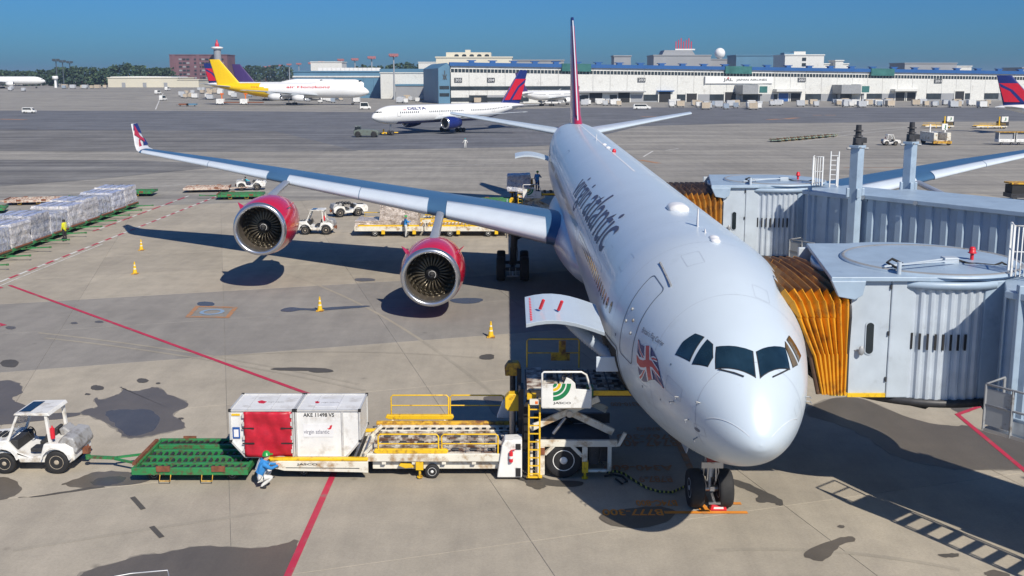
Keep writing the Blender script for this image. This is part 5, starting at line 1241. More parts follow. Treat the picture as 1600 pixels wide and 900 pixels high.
def person(label, loc, rz, pose, shirt, trous, hat, s=1.0, over=None, vest=None, fingers=True, shoe='black'):
    J = dict(STAND if pose == 'stand' else CROUCH)
    if over: J.update(over)
    J = {k: Vector(v)*s for k, v in J.items()}; R = {k: v*s*(1.0 if k in ('hed','top','nek') else 1.15) for k, v in RAD.items()}
    E = list(EDG)
    for sd in 'LR':
        w, e = J['wr'+sd], J['el'+sd]; d = (w-e).normalized(); y = Vector((0,1,0)); sidev = d.cross(Vector((0,0,1))).normalized() if abs(d.z) < .9 else y
        J['pa'+sd] = w+d*.07*s; R['pa'+sd] = .030*s; E.append(('wr'+sd, 'pa'+sd))
        if fingers:
            for k, (o_, l_) in enumerate(((-.027,.060),(-.009,.070),(.009,.066),(.027,.052))):
                a, b = 'f%d%s' % (k, sd), 'g%d%s' % (k, sd)
                J[a] = J['pa'+sd]+sidev*o_*s+d*l_*.5*s; J[b] = J[a]+d*l_*.4*s+Vector((0,0,-.022*s)); R[a] = R[b] = .009*s; E += [('pa'+sd, a), (a, b)]
            J['t'+sd] = w+d*.05*s+sidev*(-.05)*s; R['t'+sd] = .010*s; E.append(('wr'+sd, 't'+sd))
    # face: nose
    J['nos'] = J['hed']+Vector((.105*s,0,-.005*s)); R['nos'] = .016*s; E.append(('hed','nos'))
    keys = list(J); idx = {k: i for i, k in enumerate(keys)}
    me = bpy.data.meshes.new('sk'); me.from_pydata([J[k] for k in keys], [(idx[a], idx[b]) for a, b in E], [])
    ob = bpy.data.objects.new('sk', me); scene.collection.objects.link(ob)
    ob.modifiers.new('s', 'SKIN'); sv = me.skin_vertices[0].data
    for k in keys:
        r_ = R[k]; sv[idx[k]].radius = (r_, r_*(.78 if k in ('pel','wai','che') else 1)) if True else (r_, r_)
    sv[idx['pel']].use_root = True
    ob.modifiers.new('d', 'SUBSURF').levels = 1
    dg = bpy.context.evaluated_depsgraph_get(); m2 = bpy.data.meshes.new_from_object(ob.evaluated_get(dg)); bpy.data.objects.remove(ob)
    for mt in (CL[shirt], CL[trous], SKIN, CL[shoe]): m2.materials.append(mt)
    segs = [(a, b) for a, b in E]
    def mi(a, b):
        if a in ('hed','nek') and b != 'che' or b in ('hed','top','nos'): return 2
        if a[:2] in ('wr','pa') or a[0] in 'fgt' and len(a) <= 3: return 2
        if a[:2] == 'an': return 3
        if a == 'pel' and b == 'wai': return 0
        if a[:2] in ('hi','kn') or a == 'pel': return 1
        return 0
    for p in m2.polygons:
        c_ = p.center; best = (9, 0)
        for a, b in segs:
            A_, B_ = J[a], J[b]; ab = B_-A_; t = max(0, min(1, (c_-A_).dot(ab)/max(1e-9, ab.dot(ab)))); d = (c_-A_-ab*t).length - .5*(R[a]+(R[b]-R[a])*t)
            if d < best[0]: best = (d, mi(a, b))
        p.material_index = best[1]; p.use_smooth = True
    r = thing('person', label, 'person', loc, rz)
    put('body', m2, r)
    h = J['hed']; t = J['top']; up = (t-h).normalized(); rot = Vector((0,0,1)).rotation_difference(up).to_matrix().to_4x4()
    mb = MB(xf=Matrix.Translation(h) @ rot)
    if hat == 'hair': mb.lathe([(.0,.135*s),(.06*s,.125*s),(.10*s,.075*s),(.108*s,.01*s),(.10*s,-.03*s)], (-.012*s,0,0), n=14); mb.build('hair', HAIR, r)
    else:
        mb.lathe([(.0,.165*s),(.06*s,.155*s),(.105*s,.11*s),(.125*s,.045*s),(.135*s,.035*s),(.12*s,.03*s)], (0,0,.005*s), n=16); mb.add([(.10*s,-.08*s,.045*s),(.19*s,-.05*s,.03*s),(.19*s,.05*s,.03*s),(.10*s,.08*s,.045*s),(.10*s,-.08*s,.035*s),(.19*s,-.05*s,.02*s),(.19*s,.05*s,.02*s),(.10*s,.08*s,.035*s)], [(0,1,2,3),(7,6,5,4),(0,4,5,1),(1,5,6,2),(2,6,7,3)])
        mb.build('helmet', HELM if hat == 'green' else HELC, r)
    if vest:
        mb = MB(); a, b = J['wai'], J['che']; c_ = J['nek']
        rings = []
        for u, rr in ((-.1,.150),(.25,.155),(.6,.172),(.9,.165),(1.02,.11)):
            q = a.lerp(c_, max(0, u)) + (J['pel']-a)*max(0, -u)*2; d = (c_-a).normalized(); yv = Vector((0,1,0)); xv = yv.cross(d).normalized()
            rings.append([q + yv*(rr*1.12*s*cos(k*pi/9)) + xv*(rr*.90*s*sin(k*pi/9)) for k in range(18)])
        mb.loft(rings, cap0=False, cap1=False); mb.build('vest', CL[vest], r)
        for y_ in (-.07, .07):
            mb = MB(); d = (c_-a).normalized(); xv = Vector((0,1,0)).cross(d).normalized()
            for sg in (-1, 1):
                P = [a.lerp(c_, u)+Vector((0,y_*s,0))+xv*(sg*rr*.93*s) for u, rr in ((.0,.150),(.25,.155),(.6,.172),(.88,.165))]; mb.tube(P, .014*s, 5)
            mb.build('vest_strap', CL['grey'], r)
    return r
person('person crouching beside the loader beam in green helmet and blue vest', (-7.42, 27.42, 0), radians(18), 'crouch', 'blue', 'white', 'green', .98, vest='blue')
p_ = G(102, 377); person('person in yellow vest and dark trousers facing the wrapped pallets', p_, radians(165), 'stand', 'yellow', 'black', 'hair', .95, vest='yellow', fingers=False)
p_ = G(634, 371); person('person in blue top and green helmet standing beside the wrapped pallet under the wing', p_, radians(20), 'stand', 'blue', 'white', 'green', .97, over=dict(elL=(.12,.25,1.2), wrL=(.35,.18,1.22), elR=(.12,-.22,1.2), wrR=(.38,-.12,1.25)), fingers=False)
p_ = G(727, 232); person('person in white overalls and cyan helmet alone on the taxiway edge', p_, radians(-90), 'stand', 'white', 'white', 'cyan', .98, over=dict(elL=(0,.32,1.2), wrL=(.05,.42,1.0), elR=(0,-.32,1.2), wrR=(.05,-.42,1.0)), fingers=False)
person('person in blue overalls and green helmet standing on the raised loader at the rear hold', (2.05, 79.3, 2.72), radians(60), 'stand', 'blue', 'navy', 'green', .98, over=dict(elR=(.15,-.24,1.2), wrR=(.36,-.2,1.2)), fingers=False)
person('person with green vest standing below the rear loader next to the fuselage', (2.9, 76.9, 0), radians(-80), 'stand', 'navy', 'navy', 'hair', .95, vest='green', fingers=False)

# ================================================================== PALLETS, DOLLIES, TRACTORS UNDER AND BEYOND THE WING
def wrap_mat(name, a, b, c_):
    m, t, bs = nt(name); co = coords(t)
    n1 = noise(t, co, 3.2, 8, .7); n2 = noise(t, co, 9, 6, .7)
    col = ramp(t, n1, [(.36, a), (.5, b), (.63, c_)]); t.links.new(mixc(t, .5, col, ramp(t, n2, [(.35,(.55,.55,.6)),(.62,(1.25,1.25,1.25))]), 'MULTIPLY'), bs.inputs['Base Color'])
    bs.inputs['Roughness'].default_value = .22; bs.inputs['Specular IOR Level'].default_value = .8
    bp = N(t, 'ShaderNodeBump'); bp.inputs['Strength'].default_value = .9; bp.inputs['Distance'].default_value = .12
    t.links.new(noise(t, co, 4.5, 8, .75), bp.inputs['Height']); t.links.new(bp.outputs[0], bs.inputs['Normal']); return m
WR1 = wrap_mat('plastic_wrap', (.26,.29,.38), (.46,.48,.56), (.66,.65,.66))
WR2 = wrap_mat('plastic_wrap_brown', (.30,.24,.20), (.50,.43,.38), (.68,.60,.55))
WR3 = wrap_mat('plastic_wrap_pale', (.36,.36,.40), (.55,.55,.58), (.70,.66,.62))
WR4 = wrap_mat('plastic_wrap_dark', (.18,.20,.26), (.38,.39,.44), (.62,.60,.60))
WRT = wrap_mat('plastic_wrap_top', (.33,.37,.52), (.40,.44,.60), (.52,.55,.70))
def wrapped(nm, sx, sy, sz, seed, side=WR1):
    rnd = random.Random(seed); bm = bmesh.new(); bmesh.ops.create_cube(bm, size=1)
    bmesh.ops.subdivide_edges(bm, edges=bm.edges[:], cuts=9, use_grid_fill=True)
    ph = [rnd.uniform(0, 6) for _ in range(8)]
    for v in bm.verts:
        x, y, z = v.co; d = .018*sin(9*x+ph[0]+5*z)+.016*sin(13*y+ph[1]+7*z)+.014*sin(17*z+ph[2]+6*x)+.02*sin(6*y+4*x+ph[3])+rnd.uniform(-.012,.012)
        f = 1+d
        if abs(z) > .499 and z > 0: v.co = Vector((x*.97*sx, y*.97*sy, (z+.5+d*.6)*sz))
        else: v.co = Vector((x*f*sx, y*f*sy, (z+.5)*sz))
    for f in bm.faces: f.material_index = 1 if f.normal.z > .7 else 0; f.smooth = False
    bmesh.ops.triangulate(bm, faces=bm.faces[:])
    for f in bm.faces: f.material_index = 1 if f.normal.z > .75 and f.calc_center_median().z > sz*.8 else 0
    me = bpy.data.meshes.new(nm); bm.to_mesh(me); bm.free(); me.materials.append(side); me.materials.append(side if side is WR2 else WRT); return me
PV = [wrapped('wrapped_pallet', 2.75+.1*(s_ % 2), 2.62+.09*(s_ % 3), 1.42+.09*(s_*7 % 5), s_, [WR1, WR3, WR4, WR1, WR3][s_ % 5]) for s_ in range(7)]
NROW = 10; row0, rstep = 60.3, 3.18
ordw = ['nearest', 'second', 'third', 'fourth', 'fifth', 'sixth', 'seventh', 'eighth', 'ninth', 'farthest']
rowdol = None
for i in range(NROW):
    y = row0+i*rstep; x = -34.75-.055*(y-60)*.8
    lb = ('%s green dolly in the long row under the wrapped pallets at left' % ordw[i])
    if rowdol is None:
        rowdol = dolly(lb, (x, y, 0), pi, L=3.0, W=2.9, group='green dollies in the left row'); 
    else: copy_tree(rowdol, (x, y, 0), pi, lb)
    wp = put('wrapped_pallet', PV[(i*3) % 7], None, 0, (x, y, .5), pi/2*(i % 3), label='%s plastic wrapped pallet load in the long row at left' % ordw[i], cat='pallet', group='wrapped pallets in the left row')
    for q in (-.7, .1, .8):
        h_ = 1.42+.09*(((i*3) % 7)*7 % 5)
        mb = MB(); mb.tube([(q,-1.47,.05),(q,-1.49,h_*.6),(q,-1.40,h_+.05),(q,1.40,h_+.05),(q,1.49,h_*.6),(q,1.47,.05)], .025, 5); mb.build('strap', GRY, wp)
RDW = paint('cream_rust_dolly', (.60,.52,.44), .6, dirt=.6, dirtcol=(.28,.10,.05), ds=4)
crd = dolly('cream and rust roller dolly behind the tractor, left of the outer engine', (-32.1, 103.2, 0), radians(190), L=4.6, W=2.6, group='cream dollies', paint_=RDW)
copy_tree(crd, (-45.5, 93.0, 0), radians(12), 'cream and rust roller dolly at the left edge behind the wrapped pallets')
gd = dolly('empty green dolly right behind the outer red engine', (-26.9, 97.2, 0), radians(8), L=4.4, W=2.6, group='empty green dollies')
copy_tree(gd, (-39.6, 97.0, 0), radians(15), 'empty green dolly nearest beyond the far end of the pallet row')
copy_tree(gd, (-38.6, 99.6, 0), radians(8), 'empty green dolly farther of two beyond the far end of the pallet row')
copy_tree(gd, (-47.2, 86.4, 0), radians(20), 'empty green dolly at the left edge in front of the cream dolly')
t2 = copy_tree(trac, (-15.0, 74.9, 0), pi, 'white tow tractor with canopy between the two red engines')
t3 = tractor('white open tow tractor loaded with dark gear seen between the engines', (-14.3, 84.6, 0), radians(25), False, 'baggage tractors')
m = MB(); 
for k in range(5): m.ball((-.9+.25*k, random.uniform(-.3,.3), 1.15), .18, .22, .14, 8)
m.build('load', DK, t3)
t1 = tractor('white open tow tractor with a driver behind the outer wing', (-28.0, 104.6, 0), radians(8), False, 'baggage tractors')
person('person in light blue driving the open tow tractor behind the outer wing', (-28.35, 104.4, .40), radians(8), 'crouch', 'cyan', 'navy', 'hair', .9, over=dict(anL=(.55,.13,.12), toL=(.7,.14,.1), anR=(.55,-.15,.12), toR=(.7,-.16,.1), pel=(-.05,0,.34), che=(-.05,0,.72), nek=(-.05,0,.90), hed=(-.03,0,1.0), top=(-.03,0,1.1), wai=(-.05,0,.52), shL=(-.05,.18,.84), shR=(-.05,-.18,.84)), fingers=False)
# conveyor loader under the wing with a brown wrapped pallet
def low_loader(label, loc, rz, Lb, n=2, group='cargo loaders', rails=True):
    r = thing('conveyor_loader', label, 'loader', loc, rz, group); W = 2.6
    for y in (-W/2, W/2-.12):
        m = MB(); m.box(0, Lb, y, y+.12, .42, .78); m.build('side_beam', CREAM, r, .02)
        m = MB(); m.box(.3, Lb-.3, y+.02, y+.10, .78, .90); m.build('guide_rail', YE, r)
    m = MB(); m.box(.05, Lb-.05, -W/2+.12, W/2-.12, .55, .68); m.build('deck_plate', RWH, r)
    m = MB(); k = 0.2
    while k < Lb-.2: m.cyl((k,-W/2+.15,.72),(k,W/2-.15,.72),.06,.06,8); k += .28
    m.build('rollers', YRU, r, kind='stuff')
    for i in range(n):
        x0 = Lb*(.08+.9*i/n); x1 = x0+Lb*.8/n
        for y in (-W/2-.02, W/2+.02) if rails else (W/2,):
            m = MB(); m.tube([(x0,y,.8),(x0,y,1.5),(x1,y,1.5),(x1,y,.8)], .03, 6); m.tube([(x0,y,1.15),(x1,y,1.15)], .025, 6); m.build('railing', YE, r)
    for x in (Lb*.3, Lb*.75):
        for y in (-W/2+.1, W/2-.1): gwheel('wheel', r, (x, y, .26), .26, .16, W_, 16)
        m = MB(); m.box(x+.5, x+.75, -W/2-.04, -W/2+.1, .2, .5); m.build('yellow_jack', YE, r)
    return r
low_loader('yellow railed conveyor loader under the wing behind the inner engine', (-6.6, 74.6, 0), 0, 6.4)
low_loader('low cream conveyor bed carrying a wrapped pallet under the wing', (-11.9, 74.6, 0), 0, 5.2, 1, rails=False)
put('wrapped_pallet', wrapped('wrapped_pallet', 2.9, 2.2, 1.75, 9, WR2), None, 0, (-8.55, 74.7, .74), 0, label='brown wrapped pallet load on the conveyor bed under the wing', cat='pallet')
m_ = wrapped('netted_sacks', 1.9, 2.2, .45, 12, WR2)
put('netted_sacks', m_, None, 0, (-10.9, 74.6, .74), 0, label='low pile of netted parcels left of the brown wrapped pallet', cat='cargo')
# rear loader: same machine as the forward one
ld2 = copy_tree(ld, (-1.0, 79.4, 0), 0, 'white and yellow scissor lift cargo loader at the rear hold beyond the wing')
put('wrapped_pallet', wrapped('wrapped_pallet', 1.9, 2.0, 1.3, 21, WR1), None, 0, (.55, 80.4, 2.74), 0, label='plastic wrapped pallet load on the raised platform of the rear loader', cat='pallet')
gd5 = copy_tree(gd, (-1.2, 92.5, 0), radians(10), 'empty green dolly behind the rear loader')

# ================================================================== OTHER AIRLINERS
AWH = paint('airliner_white', (.80,.80,.79), .3, var=.05, coat=.2)
DBL = paint('airline_navy', (.012,.025,.16), .35, var=.1); DRD = paint('airline_red', (.55,.01,.03), .35, var=.08)
DHY = paint('cargo_yellow', (.85,.55,.0), .35, var=.06); PUR = paint('tail_purple', (.06,.03,.14), .4, var=.1)
GWG = paint('far_wing_grey', (.42,.45,.48), .35, var=.1)
def far_airliner(label, loc, aft, L, R, az, finh, wing, engines, mats, colour, finmats, fincol=None, n=40, hump=False, windows=True, gear=True, tailz=.45, nose_only=False, wingz=-.62):
    """loc: ground point below the nose tip; aft: unit direction from nose to tail"""
    r = thing('airliner', label, 'airplane', loc, atan2(-aft[0], aft[1]))
    k = R/2.82
    st = [((p[0]-1.377)*k, p[1]*k, p[2]*k, p[3]*k) for p in NOSE] + [(L*.5, R, -R, R)] + [(L-(75.3-p[0])*k, p[1]*k, p[2]*k, p[3]*k) for p in TAIL]
    F = Fus(st, az); Xs = [L*.14*(i/16)**1.8 for i in range(17)] + [L*(.17+.03*i) for i in range(28)]; Xs = [x for x in Xs if x < L-.3] + [L-.02]
    f = put('fuselage', F.mesh('fuselage', mats, Xs, n, colour), r)
    if hump:
        mb = MB(); rings = []
        for i in range(22):
            u = i/21; X = 2.2+u*23; g = min(1, (u/.16))**.6 * (1 if u < .62 else max(.02, 1-((u-.62)/.38)**1.6)); 
            rings.append([Vector((2.1*g**.5*cos(a), X, az+R*.55 + (R*.45+1.55*g)*max(-.2, sin(a)))) for a in [2*pi*q/28 for q in range(28)]])
        mb.loft(rings); mb.build('upper_deck', mats[0], r)
    # cockpit glazing
    hz = 1.2 if hump else 0
    for P in PANES:
        if hump: break
        poly_on('cockpit_window', [([((p[0]-1.377)*k, p[1]+.07) for p in P],0,0)], lambda u, v, l=0: F.at(u, v, .02), GLS, f, 3)
    if hump:
        for sd in (-1, 1):
            mb = MB(); mb.add([(sd*.15,3.05,az+R*.98+.75),(sd*1.25,3.75,az+R*.98+.65),(sd*1.45,4.0,az+R*.98+1.15),(sd*.15,3.5,az+R*.98+1.3),(sd*.15,3.4,az+R+.6),(sd*1.2,4.2,az+R+.6)], [(0,1,2,3),(3,2,5,4)]); mb.build('cockpit_window', GLS, r)
    if windows:
        mb = MB()
        for sd in (-1, 1):
            X = L*.13
            while X < L*.86:
                if int(X/ (L*.2)) * 0 == 0 and not (abs(X-L*.27) < 1.2 or abs(X-L*.55) < .9):
                    mb.add([F.at(X-.12, sd*1.22, .015), F.at(X+.12, sd*1.22, .015), F.at(X+.12, sd*1.40, .015), F.at(X-.12, sd*1.40, .015)], [(0,1,2,3)])
                X += .55
        mb.build('cabin_windows', GLS, f, kind='stuff')
    rootX, span, rc, tc, sw, dih = wing
    for sd in (-1, 1):
        secs = [(R*.5, rootX, az+R*wingz, rc, .12, 0), (span*.36, rootX+span*.36*sw, az+R*wingz+span*.36*dih, rc*.58, .11, 0), (span, rootX+span*sw, az+R*wingz+span*dih, tc, .10, 0)]
        mb = MB(); mb.loft(wing_rings(secs, sd, 8)); mb.build('wing', GWG, r)
        for (Y, X, z, er, el) in engines:
            if X is None: continue
            mb = MB(); o = (sd*Y, X, z)
            mb.lathe([(er*.92,.05),(er*1.0,.4),(er*1.06,el*.3),(er*1.0,el*.6),(er*.72,el),(er*.66,el),(er*.8,el*.6)], o, 'y', 24, caps=False); e = mb.build('engine', mats[-1], r)
            mb = MB(); mb.lathe([(er*.80,.3),(er*.80,.08),(er*.86,0),(er*.93,.04),(er*.99,.3)], o, 'y', 24, caps=False); mb.build('intake_lip', LIP, e)
            mb = MB(); mb.lathe([(.02,.35),(er*.26,.75),(er*.80,.8),(er*.80,.2)], o, 'y', 24, caps=False); mb.build('fan', DK, e)
            S = lerp_secs(secs, min(Y, span*.99)); mb = MB(); mb.prism([(X+el*.25,z+er),(X+el*.95,z+er*.8),(S[1]+S[3]*.5,S[2]),(S[1]+.1,S[2]+.1)], sd*Y-.2, sd*Y+.2, 'x'); mb.build('pylon', GWG, r)
        hs = R*1.75*.5*3.0; X0 = L-8.8*k-.5; z0 = az+R*tailz
        mb = MB(); mb.loft(wing_rings([(R*.2, X0, z0, 5.4*k+.5, .10, 0), (hs*1.2, X0+hs*.72, z0+hs*.12, 2.0*k+.3, .09, 0)], sd, 7)); mb.build('tailplane', GWG, r)
    mb = MB(); RR = []; fz = az+R*.8; tops = 7
    for i in range(tops):
        u = i/(tops-1); c_ = (9.0-5.6*u)*k+.6; X = L-11.0*k-.8+u*8.4*k*(finh-fz)/(9.5*k)*.98
        RR.append([Vector((h*c_*.95, X+x*c_, fz+(finh-fz)*u)) for x, h in [(p[0], p[1]-.02*.08/.12*sin(pi*p[0])) for p in foil(8, .08)]])
    FX = [(L-11.0*k-.8+u*8.4*k*(finh-fz)/(9.5*k)*.98, (9.0-5.6*u)*k+.6, fz+(finh-fz)*u) for u in (0, 1)]
    mb.loft(RR, mf=fincol); fo = mb.build('fin', finmats, r)
    def fp(sd):   # map a drawing onto one face of the fin: u along the chord, v up
        def g(u, v, l=0):
            X0, c0, z0 = FX[0]; X1, c1, z1 = FX[1]; c_ = c0+(c1-c0)*v
            return (sd*(c_*.052+.03+.01*l), X0+(X1-X0)*v+u*c_, z0+(z1-z0)*v)
        return g
    if gear:
        for sx, X, nw in ((0, L*.105, 1), (-R*1.25, L*.49, 2), (R*1.25, L*.49, 2)):
            mb = MB(); mb.cyl((sx,X,.4),(sx,X,az-R*.8),.16,.2,10); g = mb.build('landing_gear', STL, r)
            for dx in (-.45, .45):
                for dy in ((0,) if nw == 1 else (-.6, .6)): wheel('tyre', g, (sx+dx, X+dy, .48), .48, .34, TYR, GRY, 16)
    return r, f, F, fo, fp
# white narrow-body being towed on the taxiway
def liv757(X, th): return 1 if abs(th) > 2.35 and 6 < X < 44 else 0
d_aft = (.669, .743)
r7, f7, F7, fin7, fp7 = far_airliner('white airliner with navy belly and red and navy tail being towed on the taxiway', (-28.3, 200.2, 0), d_aft, 46.5, 1.92, 4.15, 13.4, (15.6, 18.6, 7.6, 1.9, .50, .09), [(6.3, 14.2, 2.35, 1.28, 4.4)], [AWH, DBL, DBL], liv757, [DBL, DBL])
def delta_tail(fo, fp, sds=(-1, 1)):
    for sd in sds:
        poly_on('tail_marking', [([(.05,.12),(.95,.12),(.98,.74),(.04,.74)],0,0), ([(.32,.10),(.46,.10),(.62,.48),(.95,.62),(.95,.74),(.48,.52)],1,1)], fp(sd), [DRD, DBL], fo)
delta_tail(fin7, fp7)
text_on('title_lettering', 'DELTA', lambda u, v: F7.at(8.3+5.2*u, -1.06+.36*v, .02), DBL, f7, 3, bold=.03)
poly_on('title_emblem', [([(0,0),(1,0),(.5,1)],0,0)], lambda u, v, l=0: F7.at(6.9+1.0*u, -1.06+.36*v, .02), DRD, f7)
for X0 in (5.2, 17.0, 33.5):
    vs, fs = F7.outline(X0, X0+.85, -.75, -1.72, .06, .02); mb = MB(); mb.add(vs, fs); mb.build('door_outline', GRY, f7)
# push-back tug and tow bar
tg = thing('pushback_tug', 'low grey green pushback tug in front of the white airliner on the taxiway', 'tug', G(573,214), radians(0))
m = MB(); m.prism([(-2.4,.35),(2.4,.35),(2.5,.9),(2.2,1.35),(.6,1.5),(-1.6,1.55),(-2.4,1.3)], -1.2, 1.2, 'y'); m.build('body', paint('tug_green', (.14,.17,.15), .5, dirt=.3), tg, .08)
m = MB(); m.prism([(-2.3,1.3),(-1.0,1.3),(-1.1,2.15),(-2.15,2.1)], -1.0, .1, 'y'); m.build('cab', GLS, tg, .06)
m = MB(); m.box(-2.25,-1.05,-1.05,.15,2.15,2.25); m.build('cab_roof', paint('tug_roof', (.18,.21,.19), .5), tg, .03)
for x in (-1.6, 1.6):
    for y in (-1.15, 1.15): gwheel('wheel', tg, (x, y, .6), .6, .4, DK, 18)
m = MB(); m.cyl((-2.42,-.3,.9),(-2.48,-.3,.9),.5,.5,18); m.build('spare_wheel', BK, tg)
tb = thing('tow_bar', 'yellow tow bar joining the tug to the nose gear of the white airliner', 'tow bar', G(602,211))
m = MB(); m.bar((-1.6,-.2,.45),(2.6,.6,.5),.18,.18); m.build('shaft', YE, tb); 
m = MB(); m.box(-.6,.4,-.5,.5,.25,.5); m.box(-.5,-.2,-.1,.2,.5,1.2); m.build('dolly_frame', YE, tb)
for y in (-.5, .5): gwheel('wheel', tb, (0, y, .22), .22, .14, GRY, 12)
# yellow-tailed jumbo freighter
def liv747(X, th): return 1 if X > 44.5 - 3.2*abs(th)*0 + (2.5 if abs(th) < 1.1 else -3.5*(abs(th)-1.1)) else 0
v_ = (-.995, .10)
r4, f4, F4, fin4, fp4 = far_airliner('white jumbo freighter with yellow tail and red titles standing before the blue hangar', (-60.5, 421, 0), v_, 69, 3.15, 6.1, 19.2, (20.5, 28, 11.5, 3.2, .80, .085), [(11.2, 24.5, 3.1, 1.35, 5.2), (20.2, 31.5, 3.8, 1.35, 5.2)], [AWH, DHY, AWH], liv747, [DHY], hump=True, windows=False)
text_on('title_lettering', 'air Hongkong', lambda u, v: F4.at(35-19*u, 1.36-.46*v, .04), DRD, f4, 3, bold=.02)
text_on('title_lettering', 'DHL', lambda u, v: F4.at(50.5-3.6*u, 1.28-.22*v, .04), DRD, f4, 2)
# tails of two more jumbos behind it
r5, f5, F5, fin5, fp5 = far_airliner('jumbo with red and navy tail standing partly hidden behind the yellow tail', (-92, 500, 0), (-.55, -.835) if False else (-.99, .14), 66, 3.15, 6.1, 18.6, (20.5, 28, 11.5, 3.2, .80, .085), [(11.2, 24.5, 3.1, 1.35, 5.2)], [AWH, DBL, AWH], lambda X, th: 0, [DBL], hump=True, windows=False)
delta_tail(fin5, fp5)
r6, f6, F6, fin6, fp6 = far_airliner('jumbo with dark purple tail standing hidden behind the yellow tailed freighter', (-85, 505, 0), (-.99, .14), 60, 3.15, 6.1, 18.2, (18.5, 28, 11.5, 3.2, .80, .085), [(11.2, 22.5, 3.1, 1.35, 5.2)], [AWH, PUR, AWH], lambda X, th: 0, [PUR], hump=True, windows=False)
# cargo aircraft nose at the far left
r8, f8, F8, fin8, fp8 = far_airliner('white cargo airliner at the far left edge, only its nose half in view', (-298, 636, 4.6), (-.985, -.17), 54, 2.5, 4.9, 15.8, (18, 23, 9, 2.4, .6, .09), [(7.9, 16.5, 2.8, 1.4, 4.6)], [AWH, AWH, AWH], lambda X, th: 0, [AWH], windows=False)
text_on('title_lettering', 'ANA CARGO', lambda u, v: F8.at(22-14*u, 1.3-.36*v, .04) if False else F8.at(8+14*u, -1.3+.36*v, .04), BLU, f8, 2)
# tail at the right edge
r9, f9, F9, fin9, fp9 = far_airliner('airliner with red and navy tail cut off by the right edge', (142.5, 197, 0), (-.93, .367), 42, 1.92, 4.3, 12.2, (14, 17, 7.2, 1.9, .5, .09), [(6.3, 13.5, 2.35, 1.28, 4.4)], [AWH, DBL, DBL], lambda X, th: 0, [DBL])
delta_tail(fin9, fp9)
# narrow grey white tail behind the fin of the main aircraft
r10, f10, F10, fin10, fp10 = far_airliner('white airliner with slim dark tail parked nose-in at the terminal behind the stairs', (26, 424, 0), (-.55, -.835), 44, 1.95, 4.3, 13.4, (15.6, 18, 7.2, 1.9, .5, .09), [(6.3, 13.5, 2.35, 1.2, 4.0)], [AWH, GRY, AWH], lambda X, th: 0, [PUR])

# ================================================================== TERMINAL AND OTHER BUILDINGS
TWH = paint('terminal_white_panel', (.66,.66,.63), .55, dirt=.15, dirtcol=(.50,.49,.46), ds=.3)
TBL = paint('terminal_blue_fascia', (.02,.10,.30), .45, var=.1, vs=.2)
TBL2 = paint('hangar_blue_wall', (.10,.22,.33), .5, var=.15, vs=.1); TGR = paint('grey_block', (.30,.31,.33), .6, var=.1, vs=.1)
TGN = paint('green_glass', (.05,.16,.15), .15, var=.3, vs=.3); BRK = paint('purple_brick', (.17,.085,.10), .7, var=.2, vs=.1); CRM = paint('cream_wall', (.62,.58,.47), .6, var=.08, vs=.05)
SHU = paint('blue_shutter', (.02,.09,.30), .5); WIN = paint('window_band_glass', (.035,.045,.055), .12, var=.4, vs=.3)
TA, TB = Vector((-27.5, 447, 0)), Vector((330, 526, 0)); TD = (TB-TA).normalized(); TN = Vector((TD.y, -TD.x, 0)); TLEN = (TB-TA).length   # TN points to the camera side
HA, HB = 18.3, 13.8
def hroof(s): return HA+(HB-HA)*s/TLEN
term = thing('terminal_building', 'long white terminal building with blue roof edge across the far side', 'building', TA)
def tp(s, d, z): return TD*s + TN*d + Vector((0,0,z))
def tbox(s0, s1, d0, d1, z0, z1, name, m_, parent=term, f=None):
    f0, f1 = (z1, z1) if not callable(z1) else (z1(s0), z1(s1)); g0, g1 = (z0, z0) if not callable(z0) else (z0(s0), z0(s1))
    mb = MB(); mb.add([tp(s0,d0,g0),tp(s1,d0,g1),tp(s1,d1,g1),tp(s0,d1,g0),tp(s0,d0,f0),tp(s1,d0,f1),tp(s1,d1,f1),tp(s0,d1,f0)], [(0,3,2,1),(4,5,6,7),(0,1,5,4),(1,2,6,5),(2,3,7,6),(3,0,4,7)])
    return mb.build(name, m_, parent)
def st(px):      # distance along the facade seen at photo column px
    k = (px-800)/CAM_F/ .9874; # direction slope x/y (approx for far ground)
    # solve TA + TD*s : x = k*y*.9874...
    lo, hi = -50, TLEN+50
    for _ in range(50):
        mid = (lo+hi)/2; P = TA+TD*mid; ze = P.y*cos(CAM_PITCH)+(CAM_H-8)*sin(CAM_PITCH)
        if 800+CAM_F*P.x/ze < px: lo = mid
        else: hi = mid
    return lo
tbox(0, TLEN, -60, -.3, 0, lambda s: hroof(s)-.8, 'core', TGR)
np_ = 44; dw = TLEN/np_
for i in range(np_):
    s0 = i*dw; a = tbox(s0+.06, s0+dw-.06, -.3, .0, 3.6, lambda s: hroof(s)-4.5, 'wall_panel', TWH)
    tbox(s0+.06, s0+dw-.06, -.3, .0, lambda s: hroof(s)-2.9, lambda s: hroof(s)-1.6, 'upper_panel', TWH)
    tbox(s0, s0+dw, -.4, -.2, lambda s: hroof(s)-4.5, lambda s: hroof(s)-2.9, 'window_band', WIN)
    for q in range(5): tbox(s0+dw*q/5-.12, s0+dw*q/5+.12, -.35, .02, lambda s: hroof(s)-4.5, lambda s: hroof(s)-2.9, 'mullion', TWH)
    if i % 2: tbox(s0+.1, s0+dw-.1, -.3, -.05, .8, 3.4, 'ground_window', WIN)
    else: tbox(s0+.1, s0+dw-.1, -.3, -.02, 0, 3.6, 'base_panel', TGR if i % 4 else TWH)
tbox(-.5, TLEN, -2.0, .9, lambda s: hroof(s)-1.6, lambda s: hroof(s), 'roof_fascia', TBL)
